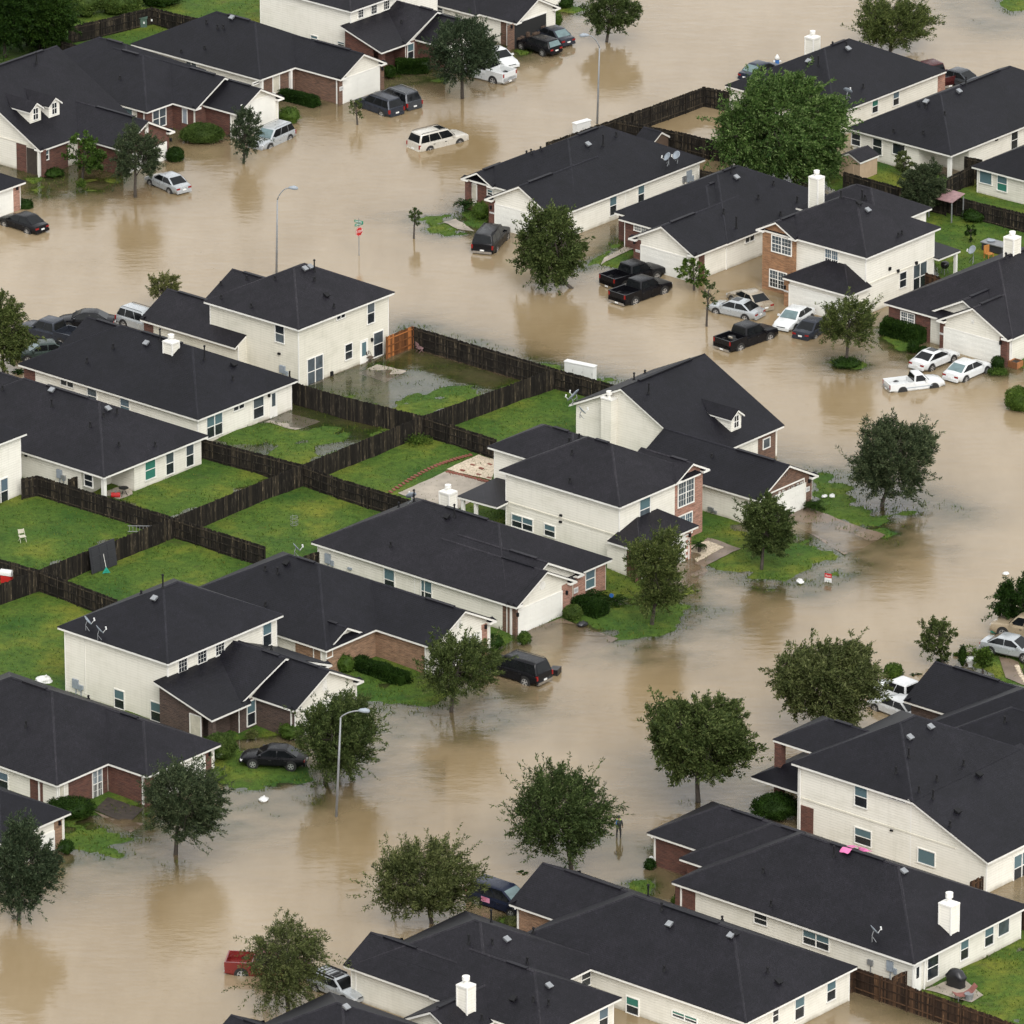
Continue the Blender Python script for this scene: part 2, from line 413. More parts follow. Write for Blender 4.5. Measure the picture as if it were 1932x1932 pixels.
# drowned yards of the C houses
lawn([N1, N2, N3, q(10,1625,702), q(10,1660,520), q(11,270,560)], -0.075, 0.08)
lawn([q(11,300,800), q(11,560,760), q(11,870,722), q(11,860,745), q(11,480,905), q(11,240,830)], 0.06, 0.10, jit=2.5)
lawn([q(10,1640,705), N3, N4, q(10,1125,1020), q(10,1200,930)], -0.035, 0.08)
lawn([q(10,1230,960), q(10,1560,935), q(10,1932,1000), N4, q(10,1125,1020)], 0.045, 0.05, jit=1.5)
lawn([q(10,1125,1015), N4, N5, q(10,200,1225), q(10,100,1380), q(10,-60,1200), q(10,300,1000)], 0.14, 0.10)
lawn([q(10,100,1250), N5, N6, q(20,-300,250), q(10,-300,1250)], 0.16, 0.10)
# A side of the upper street
lawn([(-80,-60), (640,-60), (560,110), (420,170), (250,110), (100,160), (-80,200)], 0.2, 0.1)
lawn([(-80,330), (95,330), (215,330), (300,255), (430,230), (560,195), (710,165), (790,125), (960,95), (1030,20), (1000,-60), (400,60), (-80,180)], -0.08, 0.06)
lawn([q(0,100,960), q(0,370,990), q(0,640,1010), q(0,560,1060), q(0,250,1070)], 0.0, 0.07)
lawn([q(1,1000,-60), q(1,1200,0), q(1,1360,50), q(1,1330,75), q(1,1180,60)], 0.04, 0.08)
lawn([q(1,940,265), q(1,1090,285), q(1,1020,305)], 0.02, 0.08)
lawn([q(1,300,400), q(1,520,400), q(1,600,450), q(1,380,450)], -0.03, 0.07)
# B side
lawn([q(1,520,1215), q(1,640,1200), q(1,720,1230), q(1,690,1290), q(1,600,1290)], -0.01, 0.09, jit=2)
lawn([q(1,690,1170), q(1,860,1180), q(1,840,1280), q(1,720,1260)], 0.06, 0.1)
lawn([q(1,1360,1500), q(1,1560,1330), q(1,1600,1360), q(1,1440,1470)], 0.05, 0.1)
lawn([q(1,1440,1465), q(1,1600,1380), q(1,1680,1400), q(1,1560,1490), q(11,1350,40)], 0.07, 0.1)
lawn([q(12,1120,430), q(12,1290,490), q(12,1300,570), q(12,1220,520)], 0.02, 0.08)
lawn([q(12,860,592), q(12,900,570), q(12,985,566), q(12,1030,600), q(12,1000,625), q(12,900,620)], 0.12, 0.12)
lawn([q(12,1735,640), q(12,1830,640), q(12,1840,660), q(12,1740,662)], 0.08, 0.14)
lawn([q(2,700,900), q(2,1100,900), q(2,1560,1000), q(2,1932,1150), (2060,600), (2060,760), (1800,620), (1760,480), (1640,430)], 0.18, 0.12)
lawn([(1860,330), (2060,330), (2060,460), (1800,380)], 0.16, 0.1)
lawn([(1240,420), (1160,465), (1300,390)], -0.1, 0.08)
lawn([q(2,1830,-80), q(2,1960,-60), q(2,1960,60), q(2,1850,70)], 0.08, 0.07)
lawn([q(2,1640,-80), q(2,1960,-80), q(2,1960,60), q(2,1820,110), q(2,1700,60)], -0.12, 0.05)
# E side
lawn([q(31,1340,500), q(31,1560,520), q(31,1720,590), q(31,1780,700), q(31,1560,640)], -0.13, 0.05)
lawn([q(31,1620,690), q(31,1760,660), q(31,1800,700), q(31,1720,770), q(31,1640,740)], 0.05, 0.1)
lawn([q(32,150,100), q(32,520,170), q(32,480,260), q(32,200,230)], -0.13, 0.05)
lawn([q(31,900,900), q(31,1010,880), q(31,1080,970), q(31,960,960)], 0.03, 0.1)
lawn([q(22,1620,880), q(22,1730,820), q(22,1932,830), q(22,1980,1000), q(22,1830,980), q(22,1720,930)], 0.1, 0.1)
lawn([q(32,1270,1330), q(32,1932,930), q(32,2100,850), q(32,2100,1600), q(32,1880,1490)], 0.06, 0.06, z=0.0)
lawn([q(32,1590,1260), q(32,1740,1290), q(32,1800,1440), q(32,1680,1400)], -0.02, 0.1)
_rng = np.random.default_rng(5)
_W = [( _rng.uniform(-1,1,2) * k, _rng.uniform(0, 6.28), a) for k, a in ((0.5, .03), (0.9, .022), (1.7, .015), (2.9, .012), (4.3, .011)) for _ in range(3)]
def ripple(X, Y):
    s = 0
    for w, ph, a in _W: s = s + a * np.sin(X * w[0] * 1.6 + Y * w[1] * 1.6 + ph)
    return s
def terrain(X, Y):
    X = np.asarray(X, float); Y = np.asarray(Y, float)
    sh = X.shape; X = X.ravel(); Y = Y.ravel()
    z = np.full(X.shape, -0.75)
    rp = ripple(X, Y)
    for poly, h, sl, jit in LAWNS:
        lo = poly.min(0) - 9; hi = poly.max(0) + 9
        idx = np.where((X > lo[0]) & (X < hi[0]) & (Y > lo[1]) & (Y < hi[1]))[0]
        if len(idx) == 0: continue
        px, py = X[idx], Y[idx]
        inside = np.zeros(len(idx), bool); dist = np.full(len(idx), 1e9)
        n = len(poly)
        for i in range(n):
            x0, y0 = poly[i]; x1, y1 = poly[(i + 1) % n]
            dx, dy = x1 - x0, y1 - y0
            t = np.clip(((px - x0) * dx + (py - y0) * dy) / (dx * dx + dy * dy + 1e-9), 0, 1)
            dist = np.minimum(dist, np.hypot(px - x0 - t * dx, py - y0 - t * dy))
            c = ((y0 > py) != (y1 > py)) & (px < dx * (py - y0) / (dy if abs(dy) > 1e-9 else 1e-9) + x0)
            inside ^= c
        sd = np.where(inside, dist, -dist)
        zz = np.minimum(h, sd * sl) + rp[idx] * (0.55 * jit)
        z[idx] = np.maximum(z[idx], zz)
    return z.reshape(sh)
def tz(x, y): return float(terrain(np.array([x]), np.array([y]))[0])
def axis(lo, hi, step, far):
    core = np.arange(lo, hi + step / 2, step)
    pad = [4, 12, 30, 70, 160, 400, far]
    return np.concatenate([[lo - p for p in pad[::-1]], core, [hi + p for p in pad]])
gx, gy = axis(-56, 56, 0.4, 900), axis(-100, 140, 0.45, 1500)
GX, GY = np.meshgrid(gx, gy)
GZ = terrain(GX, GY)
def in_poly(poly, X, Y):
    ins = np.zeros(X.shape, bool)
    for i in range(len(poly)):
        x0, y0 = poly[i]; x1, y1 = poly[(i + 1) % len(poly)]
        ins ^= ((y0 > Y) != (y1 > Y)) & (X < (x1 - x0) * (Y - y0) / ((y1 - y0) if abs(y1 - y0) > 1e-9 else 1e-9) + x0)
    return ins
CLEAR = [GP([N1, N2, N3, q(10,1625,702), q(10,1600,560), q(11,270,480)], FT), GP([q(10,1640,705), N3, N4, q(10,1125,1020), q(10,1200,930)], FT)]
SILT = np.full(GX.shape, -5.0)
for c_ in CLEAR: SILT[in_poly(c_, GX, GY)] = -1.6
def grid_mesh(name, Z, mat, attr=None):
    ny, nx = GX.shape
    co = np.stack([GX, GY, Z], -1).reshape(-1, 3).astype(np.float32)
    i = np.arange(ny * nx).reshape(ny, nx)
    f = np.stack([i[:-1, :-1], i[:-1, 1:], i[1:, 1:], i[1:, :-1]], -1).reshape(-1, 4).astype(np.int32)
    me = bpy.data.meshes.new(name)
    me.vertices.add(len(co)); me.vertices.foreach_set('co', co.ravel())
    me.loops.add(f.size); me.loops.foreach_set('vertex_index', f.ravel())
    me.polygons.add(len(f)); me.polygons.foreach_set('loop_start', np.arange(0, f.size, 4, dtype=np.int32))
    me.polygons.foreach_set('use_smooth', np.ones(len(f), bool))
    if attr is not None:
        a = me.attributes.new('depth', 'FLOAT', 'POINT'); a.data.foreach_set('value', attr.ravel().astype(np.float32))
        a = me.attributes.new('silt', 'FLOAT', 'POINT'); a.data.foreach_set('value', SILT.ravel().astype(np.float32))
    me.update(); me.validate()
    o = link_mesh(name, me, mat)
    return tag(o, kind='structure')
def grass_mat():
    m, t, b, n, l = nm('lawn_grass')
    tc = n.new('ShaderNodeTexCoord').outputs['Object']
    n1 = noise(n, l, tc, 0.16, 4, 0.6)
    r1 = ramp(n, l, n1.outputs['Fac'], [(0.34, (0.028,0.068,0.011)), (0.52, (0.056,0.094,0.014)), (0.68, (0.120,0.132,0.019))])
    n2 = noise(n, l, tc, 2.2, 5, 0.75)
    r2 = ramp(n, l, n2.outputs['Fac'], [(0.28, (0.5,0.55,0.5)), (0.5, (1,1,1)), (0.75, (1.4,1.35,1.2))])
    n3 = noise(n, l, tc, 11.0, 3, 0.8)
    r3 = ramp(n, l, n3.outputs['Fac'], [(0.3, (0.6,0.62,0.6)), (0.7, (1.4,1.38,1.3))])
    c = mixc(n, l, 1.0, r1.outputs[0], r2.outputs[0], 'MULTIPLY')
    c = mixc(n, l, 1.0, c, r3.outputs[0], 'MULTIPLY')
    n4 = noise(n, l, tc, 0.45, 6, 0.7)
    r4 = ramp(n, l, n4.outputs['Fac'], [(0.6, (0,0,0)), (0.76, (0.65,0.65,0.65))])
    c = mixc(n, l, r4.outputs[0], c, (0.06, 0.05, 0.02))
    l.new(c, b.inputs['Base Color'])
    bp = n.new('ShaderNodeBump'); bp.inputs['Strength'].default_value = 0.6; bp.inputs['Distance'].default_value = 0.08
    l.new(n3.outputs['Fac'], bp.inputs['Height']); l.new(bp.outputs[0], b.inputs['Normal'])
    b.inputs['Roughness'].default_value = 0.9; b.inputs['Specular IOR Level'].default_value = 0.15
    return m
def water_mat():
    m, t, b, n, l = nm('flood_water')
    n.remove(b)
    tc = n.new('ShaderNodeTexCoord').outputs['Object']
    at = n.new('ShaderNodeAttribute'); at.attribute_name = 'depth'
    ak = n.new('ShaderNodeAttribute'); ak.attribute_name = 'silt'
    k = n.new('ShaderNodeMath'); k.operation = 'MULTIPLY'; l.new(ak.outputs['Fac'], k.inputs[1]); l.new(at.outputs['Fac'], k.inputs[0])
    e = n.new('ShaderNodeMath'); e.operation = 'EXPONENT'; l.new(k.outputs[0], e.inputs[0])
    op = n.new('ShaderNodeMath'); op.operation = 'SUBTRACT'; op.inputs[0].default_value = 1; op.use_clamp = True; l.new(e.outputs[0], op.inputs[1])
    n1 = noise(n, l, mapping(n, l, tc, (0.09, 0.022, 1), (0, 0, R(-48))), 1.0, 6, 0.6)
    r1 = ramp(n, l, n1.outputs['Fac'], [(0.3, (0.192,0.136,0.068)), (0.7, (0.292,0.226,0.141))])  # sediment streaks; their contrast also paints in patches of sky sheen
    mud = n.new('ShaderNodeBsdfDiffuse'); l.new(r1.outputs[0], mud.inputs['Color'])
    tr = n.new('ShaderNodeBsdfTransparent'); tr.inputs['Color'].default_value = (0.9, 0.92, 0.88, 1)
    mx = n.new('ShaderNodeMixShader'); l.new(op.outputs[0], mx.inputs[0]); l.new(tr.outputs[0], mx.inputs[1]); l.new(mud.outputs[0], mx.inputs[2])
    # wind ripples: fine wavelets, stronger in drifting patches
    w1 = noise(n, l, mapping(n, l, tc, (0.55, 1.25, 1), (0, 0, R(-14))), 1.5, 4, 0.62)
    w2 = noise(n, l, mapping(n, l, tc, (0.3, 0.8, 1), (0, 0, R(12))), 0.6, 2, 0.5)
    pt = noise(n, l, mapping(n, l, tc, (0.05, 0.09, 1), (0, 0, R(35))), 1.0, 4, 0.6)
    rp = ramp(n, l, pt.outputs['Fac'], [(0.38, (0.2,0.2,0.2)), (0.66, (1.15,1.15,1.15))])
    ad = n.new('ShaderNodeMath'); ad.operation = 'ADD'; l.new(w1.outputs['Fac'], ad.inputs[0]); l.new(w2.outputs['Fac'], ad.inputs[1])
    bp = n.new('ShaderNodeBump'); bp.inputs['Distance'].default_value = 0.045; bp.inputs['Strength'].default_value = 1
    ml = n.new('ShaderNodeMath'); ml.operation = 'MULTIPLY'; l.new(ad.outputs[0], ml.inputs[0]); l.new(rp.outputs[0], ml.inputs[1])
    l.new(ml.outputs[0], bp.inputs['Height'])
    gl = n.new('ShaderNodeBsdfGlossy'); gl.inputs['Roughness'].default_value = 0.05; l.new(bp.outputs[0], gl.inputs['Normal'])
    fr = n.new('ShaderNodeFresnel'); fr.inputs['IOR'].default_value = 1.58; l.new(bp.outputs[0], fr.inputs['Normal'])
    m2 = n.new('ShaderNodeMixShader'); l.new(fr.outputs[0], m2.inputs[0]); l.new(mx.outputs[0], m2.inputs[1]); l.new(gl.outputs[0], m2.inputs[2])
    l.new(m2.outputs[0], n['Material Output'].inputs['Surface'])
    return m
ground = grid_mesh('ground', GZ, grass_mat())
water = grid_mesh('flood_water', np.zeros_like(GZ), water_mat(), np.clip(-GZ, 0, 5))
def drape(name, px, mat, dz=0.03, n=14, z=None):
    """a paved sheet lying on the terrain, four corners given on the photo"""
    a, b, c, d = [G(p, 0.0) for p in px]
    vs, fs = [], []
    for i in range(n + 1):
        for j in range(n + 1):
            u, v = i / n, j / n
            p = a * (1-u) * (1-v) + b * u * (1-v) + c * u * v + d * (1-u) * v
            vs.append((p.x, p.y))
    V = np.array(vs); Z = terrain(V[:, 0], V[:, 1]) + dz
    if z is not None: Z = np.maximum(Z, z)
    for i in range(n):
        for j in range(n):
            k = i * (n + 1) + j
            fs.append((k, k + n + 1, k + n + 2, k + 1))
    mb = MB(); mb.add([(x, y, zz) for (x, y), zz in zip(vs, Z)], fs)
    o = mb.build(name, mat, smooth=True)
    return tag(o, kind='structure')
def tufts():
    """loose blades over the lawns, thickest where the grass goes under water"""
    rng = np.random.default_rng(77)
    N = 420000
    X = rng.uniform(-50, 50, N); Y = rng.uniform(-98, 135, N)
    Z = terrain(X, Y)
    sil = ripple(X * 2.1, Y * 2.1)
    keep = (Z > -.085) & (Z < .4) & ((Z < .07) | (rng.random(N) < .5)) & (rng.random(N) < np.clip(1.1 + Z * 9, .25, 1)) & (sil > -.05)
    X, Y, Z = X[keep], Y[keep], Z[keep]
    n = len(X)
    h = rng.uniform(.05, .14, n) + np.where(Z < .03, .05, 0) + .05 * (ripple(X * .9 + 40, Y * .9) > .03)
    az = rng.uniform(0, 6.28, n); w = rng.uniform(.025, .06, n); lean = rng.uniform(-.09, .09, (n, 2))
    dx, dy = np.cos(az) * w, np.sin(az) * w
    v = np.stack([np.stack([X - dx, Y - dy, Z - .02], 1), np.stack([X + dx, Y + dy, Z - .02], 1), np.stack([X + lean[:, 0], Y + lean[:, 1], Z + h], 1)], 1).reshape(-1, 3).astype(np.float32)
    me = bpy.data.meshes.new('grass_tufts')
    me.vertices.add(n * 3); me.vertices.foreach_set('co', v.ravel())
    me.loops.add(n * 3); me.loops.foreach_set('vertex_index', np.arange(n * 3, dtype=np.int32))
    me.polygons.add(n); me.polygons.foreach_set('loop_start', np.arange(0, n * 3, 3, dtype=np.int32))
    me.update()
    o = link_mesh('grass_tufts', me, foliage('grass_blades', [(0.032,0.070,0.012), (0.056,0.10,0.015), (0.09,0.125,0.02), (0.15,0.155,0.04)]))
    tag(o, 'short green grass growing over the lawns and into the shallow water', 'grass', kind='stuff')
tufts()
drape('driveway', [q(21,1005,705), q(21,1240,625), q(21,1560,740), q(21,1270,860)], M['wet_concrete'], 0.05)
drape('driveway', [q(12,595,1455), q(12,705,1400), q(22,1160,165), q(22,930,270)], M['wet_concrete'], 0.05)
drape('driveway', [q(21,1700,330), q(22,80,215), q(22,170,360), q(22,20,490)], M['wet_concrete'], 0.05)
drape('path', [q(22,165,185), q(22,355,245), q(22,140,340), q(22,60,300)], M['wet_concrete'], 0.06)
drape('path', [q(30,520,305), q(30,600,330), q(30,800,370), q(30,730,420)], M['wet_concrete'], 0.05)
drape('path', [q(22,1790,840), q(22,1900,870), q(22,1960,1010), q(22,1830,960)], M['wet_concrete'], 0.06)
drape('patio', [q(11,110,650), q(11,215,605), q(11,385,640), q(11,260,700)], M['concrete'], 0.03)
drape('patio', [q(10,1480,925), q(10,1600,868), q(10,1785,920), q(10,1645,975)], M['concrete'], 0.03)
drape('patio', [q(11,330,1335), q(11,600,1210), q(11,880,1290), q(11,640,1440)], M['concrete'], 0.05)
drape('patio', [q(32,1380,1300), q(32,1570,1230), q(32,1705,1330), q(32,1640,1370)], M['concrete'], 0.06)
drape('patio', [q(10,560,1330), q(10,730,1280), q(10,740,1340), q(10,660,1360)], M['concrete'], 0.06)
drape('path', [q(1,1480,1440), q(1,1620,1360), q(1,1660,1380), q(1,1460,1480)], M['concrete'], 0.06)
drape('path', [q(1,580,1243), q(1,650,1222), q(1,760,1290), q(1,660,1280)], M['concrete'], 0.08)
# ------------------------------------------------------------------ houses
OH = 0.38                                    # roof overhang
SL = 0.52                                    # roof slope
class Wing: pass
class House:
    def __init__(s, name, label, px, ze, ang=-40.5, stain='siding', group='houses of the flooded estate'):
        p = G(px, ze)
        s.a = R(ang); s.ca, s.sa = math.cos(s.a), math.sin(s.a)
        s.o = Vector((p.x, p.y, 0))
        s.root = empty(name, s.o, s.a, label, 'house', group)
        s.siding = stain
        s.mb = {}
        s.wings = []
        s.tops = ([], [])
        s.k = 0
        s.bvh = None
    def part(s, nme):
        if nme.startswith('w:brick') or nme == 'ridge_vent': nme = '%s#%d' % (nme, len(s.mb))
        return s.mb.setdefault(nme, MB())
    def loc(s, v, point=True):
        d = Vector(v) - (s.o if point else Vector((0,0,0)))
        return Vector((d.x * s.ca + d.y * s.sa, -d.x * s.sa + d.y * s.ca, d.z))
    def L(s, px, z): return s.loc(G(px, z))
    def plane(s, ax, val, px):
        o = s.loc(EYE); d = s.loc(ray(px), False)
        i = 0 if ax == 'x' else 1
        t = (val - o[i]) / d[i]
        p = o + d * t
        return (p.y if ax == 'x' else p.x), p.z
    # ---- roof pieces
    def slab(s, verts, loop, faces, k):
        """dark shingle layer over a white fascia and soffit layer"""
        c = sum((Vector(v) for v in verts), Vector()) / len(verts)
        def lay(mbn, up, dn, grow):
            vs = []
            for dz in (up, dn):
                for v in verts:
                    v = Vector(v); d = Vector((v.x - c.x, v.y - c.y, 0))
                    g = Vector((math.copysign(grow, d.x) if abs(d.x) > 1e-6 else 0, math.copysign(grow, d.y) if abs(d.y) > 1e-6 else 0, 0))
                    vs.append(v + g + Vector((0, 0, dz)))
            n = len(verts)
            fs = [tuple(f) for f in faces] + [tuple(n + i for i in f[::-1]) for f in faces]
            for i in range(len(loop)):
                a, b = loop[i], loop[(i + 1) % len(loop)]
                fs.append((a, n + a, n + b, b))
            s.part(mbn).add(vs, fs)
        e = 0.004 * k
        lay('roof', e, e - 0.04, 0.03 + e)
        lay('roof_trim', e - 0.041, e - 0.21, e)
        n0 = len(s.tops[0])
        s.tops[0].extend([Vector(v) + Vector((0, 0, e)) for v in verts])
        s.tops[1].extend([tuple(n0 + i for i in f) for f in faces])
    def caps(s, edges):
        for p, r in edges:
            p, r = Vector(p), Vector(r)
            d = (r - p); h = Vector((-d.y, d.x, 0))
            if h.length < 1e-5: continue
            h.normalize(); h *= 0.13
            dn = Vector((0, 0, -0.045)); up = Vector((0, 0, 0.028))
            s.part('roof').add([p - h + dn, p + up, p + h + dn, r - h + dn, r + up, r + h + dn],
                               [(0, 1, 4, 3), (1, 2, 5, 4), (0, 2, 1), (3, 4, 5)], 1)
    def wing(s, pts, axis='x', e='hh', ze=2.5, x0=None, x1=None, y0=None, y1=None, sl=SL, wall='siding', vent=True, base=-0.9, ret=True, walls=True, dx=None, dy=None, oh=OH, top=None):
        w = Wing(); k = s.k; s.k += 1
        P = [s.L(p, ze) for p in pts]
        xs = [p.x for p in P]; ys = [p.y for p in P]
        X0 = min(xs) if x0 is None else x0; X1 = max(xs) if x1 is None else x1
        Y0_ = min(ys) if y0 is None else y0; Y1 = max(ys) if y1 is None else y1
        if dx: X0, X1 = (X0, X0 + dx) if dx > 0 else (X1 + dx, X1)
        if dy: Y0_, Y1 = (Y0_, Y0_ + dy) if dy > 0 else (Y1 + dy, Y1)
        w.x0, w.x1, w.y0, w.y1, w.ze, w.sl, w.axis, w.e = X0, X1, Y0_, Y1, ze, sl, axis, e
        a0, a1, b0, b1 = (X0, X1, Y0_, Y1) if axis == 'x' else (Y0_, Y1, X0, X1)
        half = (b1 - b0) / 2; m = (b0 + b1) / 2; zr = ze + sl * half
        r0 = a0 + (half if e[0] == 'h' else 0); r1 = a1 - (half if e[1] == 'h' else 0)
        if r0 > r1 - 0.05:
            c = (r0 + r1) / 2; r0, r1 = c - 0.03, c + 0.03
        w.zr = zr; w.r0, w.r1, w.m = r0, r1, m
        mp = (lambda a, b, z: (a, b, z)) if axis == 'x' else (lambda a, b, z: (b, a, z))
        V = [mp(a0, b0, ze), mp(a1, b0, ze), mp(a1, b1, ze), mp(a0, b1, ze), mp(r0, m, zr), mp(r1, m, zr)]
        F = [(0, 1, 5, 4), (2, 3, 4, 5)]
        loop = [0, 1] + ([5] if e[1] != 'h' else []) + [2, 3] + ([4] if e[0] != 'h' else [])
        if e[0] == 'h': F.append((3, 0, 4))
        if e[1] == 'h': F.append((1, 2, 5))
        s.slab(V, loop, F, k)
        ed = [(V[4], V[5])] if r1 - r0 > 0.3 else []
        if e[0] == 'h': ed += [(V[0], V[4]), (V[3], V[4])]
        if e[1] == 'h': ed += [(V[1], V[5]), (V[2], V[5])]
        s.caps([(Vector(p) + Vector((0, 0, 0.004 * k)), Vector(r) + Vector((0, 0, 0.004 * k))) for p, r in ed])
        if vent and r1 - r0 > 2.2:
            vr = s.part('ridge_vent')
            f0, f1 = {'n': (.12, .42), 'g': (.3, .85), 'h': (.3, .85)}[e[1]] if e[1] == 'n' else ((.58, .88) if e[0] == 'n' else (.3, .85))
            q0 = r0 + (r1 - r0) * f0; q1 = r0 + (r1 - r0) * f1
            c0 = mp(q0, m - 0.15, zr - 0.06); c1 = mp(q1, m + 0.15, zr + 0.06)
            vr.box(min(c0[0], c1[0]), min(c0[1], c1[1]), c0[2], max(c0[0], c1[0]), max(c0[1], c1[1]), c1[2])
        # walls
        i = oh + 0.005 * k
        w.X0, w.X1, w.Y0, w.Y1 = X0 + i, X1 - i, Y0_ + i, Y1 - i
        if axis == 'x':
            if e[0] == 'n': w.X0 = X0
            if e[1] == 'n': w.X1 = X1
        zt = ze + sl * i - 0.12
        if walls:
            A0, A1, B0, B1 = (w.X0, w.X1, w.Y0, w.Y1) if axis == 'x' else (w.Y0, w.Y1, w.X0, w.X1)
            zg = zr - 0.12
            vs, fs = [], []
            for a in (A0, A1):
                vs += [mp(a, B0, base), mp(a, B1, base), mp(a, B1, zt), mp(a, B0, zt), mp(a, m, zg)]
            fs = [(0, 1, 6, 5), (1, 2, 7, 6), (3, 0, 5, 8)]
            fs.append((2, 3, 8, 7))
            fs.append((0, 3, 4, 2, 1) if e[0] != 'h' else (0, 3, 2, 1))
            fs.append((5, 6, 7, 9, 8) if e[1] != 'h' else (5, 6, 7, 8))
            s.part('w:' + (s.siding if wall == 'siding' else wall)).add(vs, fs)
            # corner boards
            if wall == 'siding':
                tb = s.part('roof_trim')
                for cx, cy in ((w.X1, w.Y0), (w.X0, w.Y0), (w.X1, w.Y1)):
                    tb.box(cx - 0.07, cy - 0.07, base, cx + 0.07, cy + 0.07, zt) if False else tb.box(cx - 0.06, cy - 0.025, base, cx + 0.025, cy + 0.06, zt)
        # boxed returns at the feet of a gable
        if ret:
            for end, a in ((0, a0), (1, a1)):
                if e[end] != 'g': continue
                for b in (b0, b1):
                    sgn = 1 if b == b0 else -1; din = 1 if end == 0 else -1
                    ln = min(0.75, half * 0.4)
                    p = [mp(a, b, ze), mp(a, b + sgn * ln, ze), mp(a + din * 0.42, b, ze), mp(a + din * 0.42, b + sgn * ln, ze)]
                    t = [mp(a + din * 0.40, b + sgn * (0.05), ze + 0.2), mp(a + din * 0.40, b + sgn * (ln - 0.25), ze + 0.2)]
                    up = 0.008 + 0.004 * k
                    s.part('roof').add([Vector(v) + Vector((0, 0, up)) for v in p[:2] + t[::-1]] + [Vector(p[2]) , Vector(p[3])], [(0, 1, 2, 3), (1, 5, 2), (0, 3, 4)])
                    xs_ = [v[0] for v in p]; ys_ = [v[1] for v in p]
                    s.part('roof_trim').box(min(xs_) + 0.012, min(ys_) + 0.012, ze - 0.19, max(xs_) - 0.012, max(ys_) - 0.012, ze + 0.004)
        s.wings.append(w)
        return w
    def cap(s, ax, w0, w1, s0, s1, ze, zt, i0, i1, wall='siding'):
        """low hipped roof leaning on a taller wall at w0, eave at w1"""
        k = s.k; s.k += 1
        P = (lambda a, b, z: (a, b, z)) if ax == 'x' else (lambda a, b, z: (b, a, z))
        V = [P(w0, s0, ze), P(w1, s0, ze), P(w1, s1, ze), P(w0, s1, ze), P(w0, s1 - i1, zt), P(w0, s0 + i0, zt)]
        s.slab(V, [0, 1, 2, 3, 4, 5], [(0, 1, 5), (1, 2, 4, 5), (2, 3, 4)], k)
        s.caps([(V[1], V[5]), (V[2], V[4])])
        w = Wing(); w.ze = ze
        g = math.copysign(OH, w1 - w0)
        a, b = sorted((w0 - g, w1 - g))
        if ax == 'x': w.X0, w.X1, w.Y0, w.Y1 = a, b, s0 + OH, s1 - OH
        else: w.X0, w.X1, w.Y0, w.Y1 = s0 + OH, s1 - OH, a, b
        w.x0, w.x1, w.y0, w.y1, w.zr = w.X0, w.X1, w.Y0, w.Y1, zt
        s.part('w:' + (s.siding if wall == 'siding' else wall)).box(w.X0, w.Y0, -.9, w.X1, w.Y1, ze - .06)
        s.wings.append(w)
        return w
    def sheet(s, pts):
        """one plane roof panel given by local corner points"""
        k = s.k; s.k += 1
        s.slab(pts, list(range(len(pts))), [tuple(range(len(pts)))], k)
    # ---- things on walls, placed from the photo on the wall they stand on
    def onwall(s, w, ax, tl, br, val=None):
        c = val if val is not None else (w.X1 if ax == 'x' else w.Y0)
        a, za = s.plane(ax, c, tl); b, zb = s.plane(ax, c, br)
        return c, min(a, b), max(a, b), min(za, zb), max(za, zb)
    def wbox(s, mb, ax, c, a0, z0, a1, z1, d0, d1, mi=0):
        if ax == 'x': mb.box(c + d0, a0, z0, c + d1, a1, z1, mi)
        else: mb.box(a0, c - d1, z0, a1, c - d0, z1, mi)
    def brick(s, w, ax, tl, br, mat='brick_red', val=None, z0=-0.9, proud=0.035, full=True):
        c, a0, a1, zz, z1 = s.onwall(w, ax, tl, br, val)
        if full: z1 = w.ze - 0.1
        s.wbox(s.part('w:' + mat), ax, c, a0, z0 if z0 is not None else zz, a1, z1, -0.02, proud)
    def win(s, w, ax, tl, br, style='sh', up='glass_teal', lo='glass_dark', val=None, h=None, label=None):
        c, a0, a1, z0, z1 = s.onwall(w, ax, tl, br, val)
        z1 = min(z1, (w.ze if not hasattr(s, 'nozcap') else 9) - 0.33)
        if h: z0 = z1 - h
        f = MB(); p = MB()
        t = 0.075
        o0, o1 = 0.0, 0.075
        s.wbox(f, ax, c, a0 - t, z1, a1 + t, z1 + t, o0, o1)
        s.wbox(f, ax, c, a0 - t, z0 - t, a1 + t, z0, o0, o1 + 0.02)
        s.wbox(f, ax, c, a0 - t, z0, a0, z1, o0, o1)
        s.wbox(f, ax, c, a1, z0, a1 + t, z1, o0, o1)
        zm = (z0 + z1) / 2
        bays = {'sh': 1, 'dh': 2, 'sl': 2, 'fx': 1, 'gr': 1, 'g2': 2}[style]
        for b in range(bays):
            u0 = a0 + (a1 - a0) * b / bays; u1 = a0 + (a1 - a0) * (b + 1) / bays
            if b: s.wbox(f, ax, c, u0 - 0.04, z0, u0 + 0.04, z1, o0, o1 - 0.005)
            if style in ('sh', 'dh', 'g2'):
                s.wbox(f, ax, c, u0, zm - 0.03, u1, zm + 0.03, o0, o1 - 0.02)
            if style in ('gr', 'g2'):
                for i in (1, 2):
                    x = u0 + (u1 - u0) * i / 3; s.wbox(f, ax, c, x - 0.009, z0, x + 0.009, z1, 0.02, 0.046)
                for i in ((1, 3) if style == 'g2' else (1, 2)):
                    n = 4 if style == 'g2' else 3
                    z = z0 + (z1 - z0) * i / n; s.wbox(f, ax, c, u0, z - 0.009, u1, z + 0.009, 0.02, 0.044)
